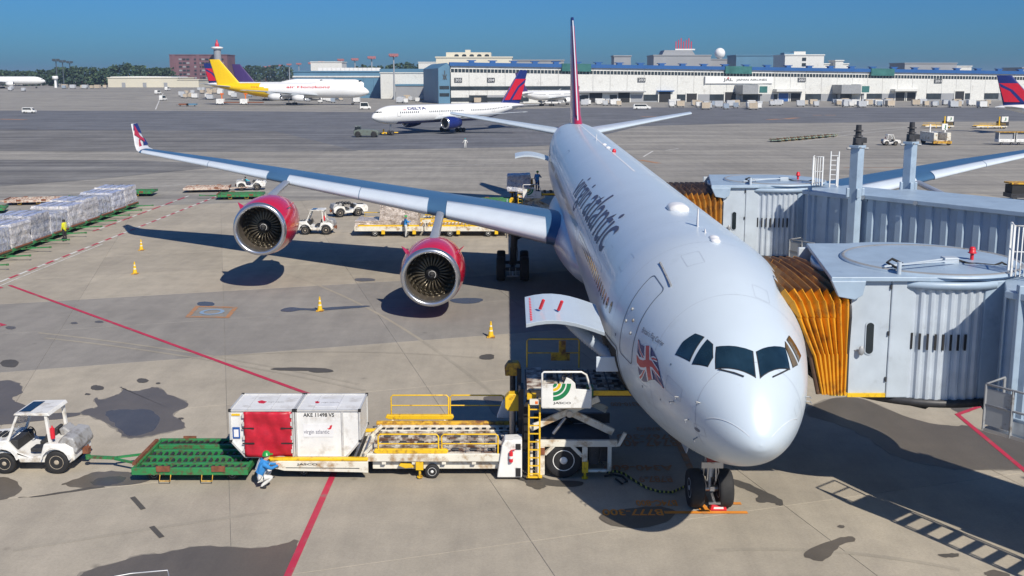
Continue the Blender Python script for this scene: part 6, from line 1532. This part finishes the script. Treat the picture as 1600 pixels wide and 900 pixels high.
for px in range(738, 1640, 33):
    s = st(px); tbox(s-1.2, s+1.2, -3, -1.0, lambda s: hroof(s), lambda s: hroof(s)+1.1, 'roof_vent', TBL); tbox(s-2.0, s+2.0, -2.9, -1.1, lambda s: hroof(s)+.75, lambda s: hroof(s)+1.12, 'vent_cap', TBL)
for a, b in ((877,922),(1131,1172),(1358,1394)): tbox(st(a), st(b), -.2, 1.4, lambda s: hroof(s)-3.3, lambda s: hroof(s)+.2, 'glass_penthouse', TGN)
def tsign(px0, px1, z0, h, txt, back, front, w=None):
    s0, s1 = st(px0), st(px1); o = tbox(s0, s1, .05, .35, z0, z0+h, 'sign_board', back)
    text_on('sign_lettering', txt, lambda u, v: tp(s0+(s1-s0)*(.1+.8*u), .37, z0+h*(.2+.6*v)), front, o)
SGN = paint('sign_dark', (.06,.065,.07), .5)
for px, t in ((1002,'203'),(1252,'202'),(1465,'201'),(767,'204'),(716,'205')): tsign(px-6, px+6, 9.4 if px < 1300 else 8.7, 2.0, t, SGN, FLAGW)
o = tbox(st(1101), st(1206), .05, .7, 8.7, 11.9, 'sign_panel', AWH); tbox(st(1101)-.4, st(1101), .02, .8, 8.4, 12.0, 'sign_edge', TGR)
def tl(txt, a, b, z0, z1, m_): 
    s0, s1 = st(a), st(b); text_on('sign_lettering', txt, lambda u, v: tp(s0+(s1-s0)*u, .74, z0+(z1-z0)*v), m_, o, bold=.02)
tl('JAL', 1129, 1144, 9.4, 11.2, SGN); tl('JAPAN AIRLINES', 1149, 1197, 9.6, 10.9, SGN)
poly_on('sign_emblem', [([(0,0),(1,0),(.5,1)],0,0)], lambda u, v, l=0: tp(st(1135)+1.0*u, .76, 11.0+.9*v), RED, o)
# lower doors, canopies, projecting boxes
for a, b, h, m_ in ((921,941,4.4,BK),(966,984,4.6,BK),(1030,1048,4.9,BK),(1073,1089,4.0,BK),(1217,1232,4.0,SHU),(1236,1251,4.0,BK),(1400,1414,4.2,BK),(1418,1431,4.2,BK),(1493,1507,4.6,BK),(1133,1150,4.6,BK)):
    tbox(st(a)-.5, st(b)+.5, .02, .25, 0, h+.5, 'door_surround', TWH); tbox(st(a), st(b), .2, .3, .02, h, 'door_leaf', m_)
tbox(st(830), st(1006), 0, 3.2, 4.7, 5.3, 'canopy', TGR); tbox(st(1208), st(1254), 0, 4, 4.8, 6.0, 'canopy', TWH); tbox(st(1392), st(1434), 0, 4, 4.8, 5.8, 'canopy', TWH)
tbox(st(1026), st(1052), 0, 1.6, 5.0, 5.5, 'canopy', TBL)
for a, b in ((1148,1172),(1300,1330)):
    tbox(st(a), st(b), .1, 9, 3.8, 8.0, 'passenger_bridge', GRY); tbox(st(b), st(b)+6, .1, 8, 3.8, 8.2, 'bridge_portal', TWH); tbox(st(b)+1, st(b)+5, 8, 8.1, 4.4, 7.4, 'portal_window', TGN)
    tbox(st(a)+2, st(a)+3, 2, 3, 0, 3.8, 'bridge_leg', GRY); tbox(st(b)+2, st(b)+3, 6, 7, 0, 3.8, 'bridge_leg', GRY)
# blue gable end at the left
g0 = st(686)-.5; mb = MB()
P = [(g0,0),(-.6,0),(-.6,16.4),((g0-.6)/2+1.5,18.0),(g0,15.6)]
mb.add([tp(s,1.5,z) for s, z in P]+[tp(s,-50,z) for s, z in P], [(0,1,2,3,4),(9,8,7,6,5)]+[(i,(i+1) % 5,(i+1) % 5+5,i+5) for i in range(5)]); mb.build('gable_wall', TBL2, term)
tbox(g0+.5, -1.0, 1.55, 1.7, 3.2, 4.6, 'gable_window', WIN); tbox(g0+.5, -1.0, 1.55, 1.7, 6.4, 7.8, 'gable_window', WIN)
for (ax_, az_, bx_, bz_) in ((-.36,12.9,-.5,10.6),(-.5,14.6,-.5,12.4),(-.64,12.9,-.5,10.6),(-.5,12.4,-.36,10.6),(-.5,12.4,-.64,10.6)):
    mb = MB(); mb.bar(tp(g0*-ax_, 1.6, az_), tp(g0*-bx_, 1.6, bz_), .35, .1, up=TN); mb.build('gable_emblem', SGN, term)
tbox(0, 60, .05, .3, 6.0, 7.6, 'window_band', WIN); tbox(0, 36, .05, .3, .9, 2.6, 'window_band', WIN)
def block(name, label, px0, px1, D, zt, zb=0, depth=30, m_=TWH, cat='building', extra=None):
    a = Vector(((px0-800)/CAM_F*D, D, zb)); w = (px1-px0)/CAM_F*D
    r = thing(name, label, cat, (a.x, D, zb)); mb = MB(); mb.box(0, w, 0, depth, 0, zt-zb); mb.build('wall', m_, r)
    mb = MB(); mb.box(-.4, w+.4, -.4, depth+.4, zt-zb, zt-zb+.6); mb.build('parapet', m_, r)
    if extra: extra(r, w, zt-zb)
    return r
def zt(py, D): return CAM_H + (119.6-py)*D/CAM_F
def wins(r, w, z0, z1, n, m_=WIN, d=.15, fr=.7, depth=0):
    for i in range(n):
        mb = MB(); x = w*(i+.5-fr/2)/n; mb.box(x, x+w*fr/n, -d, depth, z0, z1); mb.build('window', m_, r)
def e_white(r, w, h):
    mb = MB(); mb.box(w*.13, w*.72, 2, 20, h, h+2.7); o = mb.build('roof_storey', CRM, r)
    for i in range(5):
        x = w*(.24+.10*i); mb = MB(); mb.prism([(x,h+.5),(x+2.2,h+.5),(x+2.2,h+1.2)]+[(x+1.1+1.1*cos(a), h+1.2+.6*sin(a)) for a in [radians(q) for q in range(20,161,35)]]+[(x,h+1.2)], 1.9, 2.05, 'y'); mb.build('arched_window', WIN, r)
    mb = MB(); mb.box(w*.38,w*.45,4,8,h+2.7,h+4); mb.build('roof_hut', CRM, r)
block('office_block', 'cream office block with arched top windows behind the terminal left end', 683, 800, 500, zt(91,500), 0, 30, CRM, extra=e_white)
def e_grey(r, w, h):
    mb = MB(); mb.prism([(w*.15,h),(w*.75,h),(w*.68,h+3.5),(w*.2,h+3.5)], 3, 20, 'y'); mb.build('roof_plant', TGR, r)
    for i in range(7):
        mb = MB(); mb.bar((w*(.42+.045*i),8,h+3.5),(w*(.42+.045*i),8,h+9+(i % 3)),.5); mb.build('antenna', RED, r)
    mb = MB(); mb.box(w*.4,w*.75,6,10,h+3.6,h+4.4); mb.build('antenna_deck', W_, r)
block('operations_block', 'grey block with red antennas behind the terminal roof', 1018, 1106, 620, zt(88,620), 0, 30, TGR, extra=e_grey)
block('operations_annex', 'low grey annex beside the white radar dome', 1090, 1192, 640, zt(94,640), 0, 30, TGR)
rd = thing('radar_dome', 'white spherical radar dome above the terminal roof', 'radome', ((1122-800)/CAM_F*640, 645, zt(94,640)+.6))
mb = MB(); mb.ball((0,0,3.6), 3.4, n=28); mb.build('dome', AWH, rd); mb = MB(); mb.cyl((0,0,0),(0,0,1.5),1.6,1.6,16); mb.build('pedestal', GRY, rd)
def e_w2(r, w, h):
    for i in range(3): mb = MB(); mb.box(w*.44,w*.54,-.2,0,h-3-3*i,h-1.2-3*i); mb.build('window', WIN, r)
    mb = MB(); mb.box(w*.25,w*.55,2,10,h,h+2.2); mb.build('roof_hut', TWH, r); mb = MB(); mb.box(0,w*.25,2,10,h,h+1.6); mb.build('roof_hut', TBL2, r)
block('white_block', 'white block with few windows behind the terminal roof right of the dome', 1220, 1280, 560, zt(87.5,560), 0, 25, TWH, extra=e_w2)
block('low_white_block', 'low white roof block stepping down right of the white block', 1278, 1318, 570, zt(101,570), 0, 20, TWH)
block('slim_white_block', 'small white hut on the roof line right of the low white block', 1298, 1310, 565, zt(96,565), 0, 12, TWH)
block('teal_block', 'blue teal block left of the white block behind the terminal', 1145, 1222, 600, zt(88,600), 0, 25, TBL2)
block('far_grey_block', 'grey flat block behind the right part of the terminal roof', 1405, 1485, 620, zt(100,620), 0, 25, TGR)
block('far_grey_block', 'paler grey block to the right behind the terminal roof', 1436, 1508, 640, zt(104.5,640), 0, 25, TWH)
block('roof_hut_block', 'tiny dark block at the right edge above the terminal', 1586, 1640, 620, zt(107,620), 0, 25, TGR)
block('roof_hut_block', 'small grey plant hut above the terminal near the tail fin', 957, 983, 560, zt(89,560), 0, 15, TGR)
block('roof_hut_block', 'low white strip block above the terminal left of the tail fin', 800, 880, 560, zt(95.5,560), 0, 15, TGR)
# blue hangar to the left
def e_hang(r, w, h):
    for i in range(14):
        x = w*(.02+.037*i)*1.0; mb = MB(); mb.prism([(x,h),(x+1.9,h),(x+1.9,h+2.4)], -.3, 6, 'y') if False else mb.prism([(0-.3,h),(4,h),(0-.3,h+2.3)], w*.28+i*w*.050, w*.28+i*w*.050+2.6, 'x'); mb.build('roof_light', AWH, r)
    for i in range(9): mb = MB(); mb.box(w*i/9+.5, w*(i+1)/9-.5, -.25, 0, 2, h-3.5); mb.build('hangar_door', TBL2, r)
    mb = MB(); mb.box(-.5,w+.5,-.4,0,h-3,h-2.2); mb.build('fascia', TWH, r)
block('hangar', 'long blue hangar with white roof lights behind the jumbo freighter', 463, 600, 560, zt(112.5,560), 0, 40, TBL2, extra=e_hang)
def e_hw(r, w, h):
    mb = MB(); mb.box(w*.33, w, -22, 0, 0, h*.52); mb.build('annex', TGR, r); mb = MB(); mb.box(w*.33-.4, w+.4, -22.4, 0, h*.52, h*.52+.8); mb.build('annex_roof', TBL2, r)
    mb = MB(); mb.box(-.3,w+.3,-.5,20,h+.6,h+2.4); mb.build('blue_roof', TBL2, r)
block('white_hangar', 'white hangar wall with low grey annex left of the terminal', 597, 688, 545, zt(114.5,545), 0, 40, TWH, extra=e_hw)
block('far_office', 'white roof office above the blue hangar', 490, 538, 700, zt(98,700), 0, 20, TWH)
block('far_office', 'white roof hut right above the white hangar', 656, 684, 700, zt(98.5,700), 0, 20, TWH)
# brick tower hotel and red-topped tower
def e_brick(r, w, h):
    for j in range(6):
        for i in range(12):
            if i == 3: continue
            mb = MB(); mb.box(w*(.16+.066*i), w*(.16+.066*i)+2.6, -.3, 0, h-4.5-j*3.3, h-3.0-j*3.3); mb.build('window', WIN if (i+j) % 3 else GRY, r)
    mb = MB(); mb.box(w*.04,w*.10,-.4,0,0,h); mb.box(w*.46,w*.52,-.4,0,0,h); mb.build('pilaster', TWH if False else BRK, r)
block('brick_hotel', 'purple brown brick tower block left of the yellow tail', 273, 362, 900, zt(87,900), 0, 25, BRK, extra=e_brick)
tw = thing('control_tower', 'grey tower with white deck and red top above the brick block', 'tower', ((342-800)/CAM_F*880, 890, 0)); zb_ = zt(92,880)
mb = MB(); mb.cyl((0,0,0),(0,0,zt(78,880)),3.4,3.2,16); mb.build('shaft', TGR, tw)
mb = MB(); mb.lathe([(3.2,0),(5.2,.8),(5.2,2.0),(3.4,2.4)], (0,0,zt(78,880)), n=20); mb.build('deck', AWH, tw)
mb = MB(); mb.lathe([(1.9,0),(1.7,2.5),(.9,4.2),(.5,6.0),(.1,6.2)], (0,0,zt(78,880)+2.3), n=12); mb.build('beacon', DRD, tw)
# cream hangar and slim tower far left
def e_cream(r, w, h):
    for a, b, q in ((.0,.28,1.0),(.75,.80,1.0)): pass
    mb = MB(); mb.prism([(w*.0,h),(w*.95,h),(w*.9,h+1.0),(w*.45,h+1.3),(w*.05,h+1.0)], 0, 35, 'y'); mb.build('roof', AWH, r)
    for i in range(3): mb = MB(); mb.box(w*(.2+.3*i), w*(.25+.3*i), -.3, 0, 0, 3.2); mb.build('door', TGR, r)
block('cream_hangar', 'long low cream hangar before the trees at far left', 176, 284, 690, zt(122,690), 4.6, 35, CRM, extra=e_cream)
block('cream_hangar_wing', 'low cream wing joining the right end of the cream hangar', 284, 316, 690, zt(125,690), 4.6, 35, CRM)
lt = thing('apron_control_mast', 'slim white control mast with a boxed head left of the cream hangar', 'tower', ((95-800)/CAM_F*660, 660, 4.6))
mb = MB(); mb.cyl((0,0,0),(0,0,5.6),.9,.7,12); mb.build('shaft', AWH, lt); mb = MB(); mb.lathe([(1.2,0),(1.9,.5),(1.9,2.0),(1.5,2.3)], (0,0,5.4), n=12); mb.build('head', AWH, lt)
# floodlight masts
MST = paint('mast_steel', (.33,.35,.38), .5); MHD = paint('mast_lamp_red', (.38,.16,.17), .5); MDK = paint('mast_dark', (.06,.08,.10), .6)
def mast(px, py, D, label, dark=False, w=.55, zg=0):
    r = thing('floodlight_mast', label, 'light mast', ((px-800)/CAM_F*D*.995, D, zg), 0, 'floodlight masts'); h = zt(py, D)-zg
    mb = MB(); mb.cyl((0,0,0),(0,0,h-1.5),w,w*.6,10); mb.build('pole', MDK if dark else MST, r)
    mb = MB(); mb.cyl((0,0,h-2.0),(0,0,h-1.7),2.0,2.0,12); mb.build('lamp_ring', MDK if dark else MHD, r)
    for k in range(8):
        a = 2*pi*k/8; mb = MB(); c_ = Vector((2.0*cos(a), 2.0*sin(a), h-1.2)); mb.box(c_.x-.5,c_.x+.5,c_.y-.35,c_.y+.35,h-1.7,h-.3); mb.build('floodlight', MDK if dark else MHD, r)
    return r
SH = ['rightmost and tallest', 'second from the right', 'third from the right', 'fourth from the right', 'fifth from the right', 'sixth from the right', 'seventh from the right', 'eighth from the right', 'ninth from the right', 'tenth from the right', 'eleventh from the right', 'leftmost']
for (px, py, D), nm in zip(((617,84,520),(583,88,600),(557,91,690),(535,92,740),(505,95.5,800),(489,97.5,860),(470,98.5,930),(455,99.5,980),(442,101,1030),(433,102,1080),(426,102.5,1120),(417,103.5,1180)), SH):
    mast(px, py, D, '%s floodlight mast in the receding row by the blue hangar' % nm)
for px, py, D, nm in ((94.5,92,700,'nearest'), (104.5,94,740,'middle'), (115.5,95.5,780,'farthest')): mast(px, py, D, '%s of three dark floodlight masts at far left' % nm, True, .5, 4.6)
# tree belts: too far to tell single trees apart
LEAF = paint('foliage', (.030,.066,.042), .8, var=.5, vs=.05); LEAF2 = paint('foliage_light', (.06,.10,.045), .8, var=.4, vs=.05)
rt = random.Random(3); mb = MB()
def clump(cx, cy, zb, h, w):
    mb.cyl((cx,cy,zb),(cx,cy,zb+h*.5),.35,.2,5,2)
    for _ in range(int(46*w/5)):
        u = rt.random(); a = rt.uniform(0, 2*pi); rr = w*(.35+.65*rt.random())*sqrt(max(.05, 1-(2*u-1)**2))
        c_ = Vector((cx+rr*cos(a), cy+rr*sin(a), zb+h*.04+h*.96*u))
        for q in range(5):
            n1 = Vector((rt.uniform(-1,1), rt.uniform(-1,1), rt.uniform(-.2,1))).normalized(); t1 = n1.orthogonal().normalized(); t2_ = n1.cross(t1); s_ = rt.uniform(.6,1.35)
            p = c_+Vector((rt.uniform(-1,1), rt.uniform(-1,1), rt.uniform(-.8,.8)))
            mb.add([p+t1*s_, p+t2_*s_*.8, p-t1*s_, p-t2_*s_*.8], [(0,1,2,3)], 1 if rt.random() < .35 else 0)
def belt(px0, px1, D, top, zg, n):
    for i in range(n):
        px = px0+(px1-px0)*(i+rt.uniform(-.4,.4))/n; d = D+rt.uniform(-15,40); py = top(px)+rt.uniform(-1.5,2.5); clump((px-800)/CAM_F*d, d, zg, max(4, zt(py,d)-zg), rt.uniform(4.5,7))
belt(-120, 105, 800, lambda p: 111, 4.6, 34)
belt(100, 280, 770, lambda p: 108-9*math.exp(-((p-207)/24)**2)-3*math.exp(-((p-130)/22)**2), 4.6, 30)
belt(350, 465, 1000, lambda p: 104, 0, 26); belt(560, 690, 800, lambda p: 103-4*math.exp(-((p-632)/16)**2), 0, 24); belt(225, 300, 950, lambda p: 108, 2, 12)
mb.build('tree_belt', [LEAF, LEAF2, RU], kind='stuff', label='dark green tree belt along the horizon', cat='trees')

# ================================================================== CLUTTER BEFORE THE TERMINAL AND ACROSS THE FAR APRON
rc = random.Random(11)
ULG = paint('uld_grey', (.50,.52,.55), .45, dirt=.2, dirtcol=(.32,.31,.30)); ULB = paint('uld_blue_grey', (.28,.34,.42), .45); ULT = paint('uld_tan', (.50,.42,.32), .6); ULW = paint('uld_white', (.70,.70,.69), .45)
def uld_mesh(nm, sx, sy, sz, m_, cart=True):
    mb = MB(); c_ = .42
    mb.prism([(-sx/2+c_,.55),(sx/2,.55),(sx/2,.55+sz),(-sx/2,.55+sz),(-sx/2,.55+c_)], -sy/2, sy/2, 'y', 0)
    for x in (-sx/2, sx/2): mb.bar((x*.99,-sy/2-.02,1.0),(x*.99,-sy/2-.02,.5+sz),.07,.05,1)
    mb.box(-sx/2-.1,sx/2+.1,-sy/2-.1,sy/2+.1,.38,.52,2)
    for x in (-sx*.35, sx*.35):
        for y in (-sy*.4, sy*.4): mb.cyl((x,y-.06,.19),(x,y+.06,.19),.19,.19,10,3)
    mb.bar((sx/2,0,.42),(sx/2+1.0,0,.3),.08,.08,2)
    return mb.mesh(nm, [m_, ALU, GRY, BK])
UM = [uld_mesh('cargo_container', 2.0, 1.6, 1.6, q) for q in (ULG, ULW, ULB, ULT, ULG)] + [uld_mesh('cargo_container', 3.1, 2.3, 2.0, q) for q in (ULG, ULW, ULT)]
UC = ['silver', 'white', 'blue grey', 'tan', 'silver', 'large silver', 'large white', 'large tan']
def nth(k): return '%d%s' % (k, 'th' if 10 <= k % 100 <= 20 else {1:'st',2:'nd',3:'rd'}.get(k % 10, 'th'))
USED = []
def scatter(spans, group, where, n):
    """n separate container carts spread over the given photo spans, none overlapping another"""
    tot = sum(b-a for a, b, _, _ in spans); pts = []
    for i in range(n):
        for _ in range(40):
            u = rc.uniform(0, tot)
            for a, b, c_, d in spans:
                if u <= b-a: break
                u -= b-a
            p = GT(a+u, rc.uniform(c_, d))
            if all((p-q).length > 3.7 for q in USED): USED.append(p); pts.append((p.x/p.y, p)); break
    pts.sort(key=lambda t: t[0])
    for k, (_, p) in enumerate(pts):
        v = rc.randrange(len(UM))
        put('cargo_container', UM[v], None, 0, p, rc.choice((0, pi, 0, .15, -.15)), label='%s container cart, %s from the left %s' % (UC[v], nth(k+1), where), cat='container', group=group)
scatter([(908,968,162,166)], 'containers under the terminal canopy', 'under the terminal canopy by the tail fin', 12)
scatter([(1048,1110,164,170),(1095,1150,166,171)], 'containers left of the airline sign', 'in the cluster below the airline sign', 20)
scatter([(1152,1188,166,172)], 'containers right of the airline sign', 'in the cluster right of the airline sign', 9)
scatter([(1300,1392,162,168)], 'containers by the terminal bridge', 'before the terminal passenger bridge', 24)
scatter([(1430,1545,163,169)], 'containers at the far right', 'before the right part of the terminal', 20)
scatter([(1200,1228,163,166),(1240,1275,164,167)], 'containers at the blue shutter', 'near the blue terminal shutter', 8)
scatter([(610,760,155,162)], 'containers behind the towed airliner', 'behind the towed white airliner', 24)
scatter([(283,345,142,148),(275,330,150,156)], 'containers below the yellow tail', 'in the crowd below the yellow tail', 24)
scatter([(345,440,149,153),(455,575,156,161)], 'containers below the jumbo', 'on the apron beside the jumbo freighter', 22)
scatter([(0,40,139,143),(95,165,137.6,139)], 'carts at far left', 'before the trees at far left', 12)
# vans
def van(label, loc, rz, L=4.2, h=1.9, m_=W_, name='van'):
    r = thing(name, label, 'van', loc, rz, 'service vans'); l = L/2
    m = MB(); m.prism([(-l,.35),(l,.35),(l,.95),(l*.72,1.1),(l*.42,h),(-l*.92,h),(-l,1.2)], -.82, .82, 'y'); m.build('body', m_, r, .06)
    m = MB(); m.prism([(-l*.86,1.2),(l*.55,1.2),(l*.38,h-.16),(-l*.84,h-.16)], -.835, .835, 'y'); m.build('side_windows', GLS, r)
    m = MB(); m.add([(l*.73,-.7,1.13),(l*.73,.7,1.13),(l*.45,.66,h-.1),(l*.45,-.66,h-.1)], [(0,1,2,3)]); m.build('windscreen', GLS, r)
    for x in (-l*.62, l*.62):
        for y in (-.76, .76): gwheel('wheel', r, (x, y, .32), .32, .2, GRY, 14)
    return r
van('white van driving alone on the taxiway at left', G(46,177), 0)
van('white van far off left of the white line', GT(247,147), radians(80), 4.6, 2.2)
van('white box van far off right of the white line', GT(255,157), radians(80), 4.8, 2.5)
van('white van topmost on the far apron line', GT(262,141.5), radians(85), 4.6, 2.2)
van('white van behind the nose of the towed airliner', G(571,171), radians(10), 4.0, 2.6)
van('white van on the apron before the terminal beside the tail fin', G(1003,171), 0, 6.5, 2.0)
# boarding stairs at the terminal
bs = thing('boarding_stairs', 'white mobile boarding stairs before the terminal left of the tail fin', 'stairs', G(862,163))
m = MB(); m.prism([(-4,.8),(-3.2,.8),(4.2,5.2),(4.2,5.8),(3.4,5.6)], -1.0, 1.0, 'y'); m.build('flight', AWH, bs)
for y in (-1.0, 1.0): m = MB(); m.bar((-4,y,1.9),(4.0,y,6.7),.1); m.build('handrail', AWH, bs)
m = MB(); m.box(-4.2,4.0,-1.1,1.1,.5,1.1); m.build('chassis', AWH, bs)
m = MB(); m.bar((3.8,-.9,1),(3.8,-.9,5.4),.2); m.bar((1.6,-.9,1),(3.6,-.9,5.2),.2); m.build('support', GRY, bs)
for x in (-3, 3): gwheel('wheel', bs, (x, -1.0, .4), .4, .3, GRY, 14)
# loaders, tractors and dollies on the right
fl = low_loader('yellow conveyor loader left one of the pair near the right edge', (96.5, 232, 0), radians(4), 8.5, 2)
def tower_box(r, x):
    m = MB(); m.box(x, x+2.2, -1.3, 1.3, .8, 2.0); m.build('lift_body', DK, r); m = MB(); m.box(x, x+1.9, -1.4, -1.3, 1.9, 3.4); m.build('panel', W_, r); m = MB(); m.bar((x-.6,-1.2,.8),(x-.6,-1.2,3.4),.3); m.build('mast', YE, r)
    text_on('lettering', 'J', lambda u, v: (x+.6+.7*u, -1.42, 2.2+.9*v), GEM, r)
    for y in (-1.1, 1.1): gwheel('wheel', r, (x+1, y, .6), .6, .4, W_, 16)
tower_box(fl, 6.2); fl.scale = (.82,.82,.82)
fl2 = low_loader('yellow conveyor loader right one of the pair near the right edge', (107.5, 230, 0), radians(4), 9.0, 2); tower_box(fl2, 7.2); fl2.scale = (.82,.82,.82)
hp = thing('loader_truck', 'white and yellow loader seen end-on on the open apron at right', 'loader', G(1464,226), 0, 'cargo loaders')
m = MB(); m.box(-1.5,-.8,-2,4,.5,2.2); m.box(.8,1.5,-2,4,.5,2.2); m.build('side_frame', CREAM, hp, .05); m = MB(); m.box(-.8,.8,-2,4,.6,.9); m.build('deck', RWH, hp); m = MB(); m.box(-.55,.55,1.5,2.0,.9,2.2); m.build('end_plate', AWH, hp)
m = MB(); m.box(-1.6,1.6,-2.3,-2.0,.35,.75); m.build('bumper', YRU, hp); m = MB(); m.bar((-1.4,0,2),(-1.4,0,3.6),.2); m.build('post', W_, hp); m = MB(); m.box(.7,1.7,0,.2,2.6,3.7); m.bar((1.3,.1,2),(1.3,.1,2.8),.2); m.build('sign', AWH, hp)
text_on('lettering', 'J', lambda u, v: (1.0+.4*u, -.02, 2.8+.7*v), GEM, hp)
for x in (-1.2, 1.2): gwheel('wheel', hp, (x, -1.9, .45), .45, .3, GRY, 14); gwheel('wheel', hp, (x, 3, .45), .45, .3, GRY, 14)
tt = tractor('small white tractor beyond the lift columns of the farther bridge', G(1390,227), radians(0), True, 'baggage tractors')
DGN = paint('pale_green_dolly', (.30,.38,.30), .6, dirt=.3)
fd = None
for i in range(9):
    u = i/8; p = G(1214+(1298-1214)*u, 221-(221-213.5)*u); lb = '%s pale green dolly in the slanting row at right' % ordw[i]
    if fd is None: fd = dolly(lb, p, radians(60), 3.4, 2.2, 'pale dollies in the slanting row', DGN, True)
    else: copy_tree(fd, p, radians(60), lb)
bc = None
for px, nm in ((1569,'left one of two'), (1596,'right one of two')):
    p = G(px, 226); r = thing('baggage_cart', '%s white baggage carts with yellow roofs at the right edge' % nm, 'cart', p, 0, 'baggage carts at right')
    m = MB(); m.box(-1.4,1.4,-.8,.8,.5,1.0); m.build('bed', W_, r, .03); m = MB(); m.box(-1.45,1.45,-.85,.85,2.2,2.3); m.build('roof', YRU, r)
    m = MB(); m.box(-1.3,1.3,-.5,.7,1.0,2.1); m.build('curtain', TGR, r)
    for x in (-1.35,1.35): m = MB(); m.bar((x,-.75,1.0),(x,-.75,2.2),.08); m.bar((x,.75,1.0),(x,.75,2.2),.08); m.bar((x,-.75,2.18),(x,.75,2.18),.08); m.build('end_frame', W_, r)
    for x in (-.9,.9): gwheel('wheel', r, (x, -.7, .25), .25, .15, GRY, 12)
p = G(1592, 314); r = thing('baggage_cart', 'dark loaded cart with yellow roof beyond the bridge tunnel at the right edge', 'cart', p, 0, 'baggage carts at right')
m = MB(); m.box(-1.2,1.6,-.8,.8,.4,.8); m.build('bed', DK, r); m = MB(); m.box(-1.2,1.6,-.8,.8,1.7,1.85); m.build('roof', YRU, r); m = MB(); m.box(-1.1,1.5,-.7,.7,.8,1.6); m.build('load', BK, r)
for x in (-.8,1.2): gwheel('wheel', r, (x, -.7, .25), .25, .15, GRY, 12)
# orange-topped loaders near the yellow tail
for px, nm in ((345,'left one'), (382,'right one')):
    r = thing('loader_truck', '%s of two white loaders with orange tops below the yellow tail' % nm, 'loader', G(px,164), 0, 'loaders below the yellow tail')
    m = MB(); m.box(-1.6,1.6,-1.2,1.2,.5,2.6); m.build('body', W_, r, .05); m = MB(); m.bar((.6,0,2.6),(.6,0,4.6),.4); m.box(0,1.4,-.3,.3,4.4,5.0); m.build('mast', ORG, r); m = MB(); m.box(1.6,8,-1.2,1.2,.9,1.3); m.build('conveyor', RU, r)
    for x in (-1,1): gwheel('wheel', r, (x, -1.1, .4), .4, .3, GRY, 12)
for px, mm, nm in ((288,RU,'brown'), (300,TBL2,'teal')):
    r = thing('flat_cart', '%s flat cart alone below the crowd of white containers' % nm, 'cart', G(px,166), 0, 'flat carts'); m = MB(); m.box(-2,2,-1,1,.5,1.1); m.build('bed', mm, r); m = MB(); m.bar((-2,0,.6),(-3.4,0,.5),.12); m.build('tow_bar', DK, r)
    for x in (-1.4,1.4): gwheel('wheel', r, (x, -.9, .3), .3, .2, GRY, 12)

# ================================================================== AIR
hz = MB(); hz.box(-5200, 5200, -140, 8200, -1.2, 48); hm_, ht_, hb_ = nt('haze_air')
for n in list(ht_.nodes):
    if n.type == 'BSDF_PRINCIPLED': ht_.nodes.remove(n)
pv = N(ht_, 'ShaderNodeVolumePrincipled'); pv.inputs['Color'].default_value = (.60,.78,1.0,1); pv.inputs['Density'].default_value = .00017; pv.inputs['Anisotropy'].default_value = .2
ht_.links.new(pv.outputs[0], ht_.nodes['Material Output'].inputs['Volume'])
hz.build('haze', hm_, kind='stuff', label='thin pale blue haze over the airfield', cat='haze')
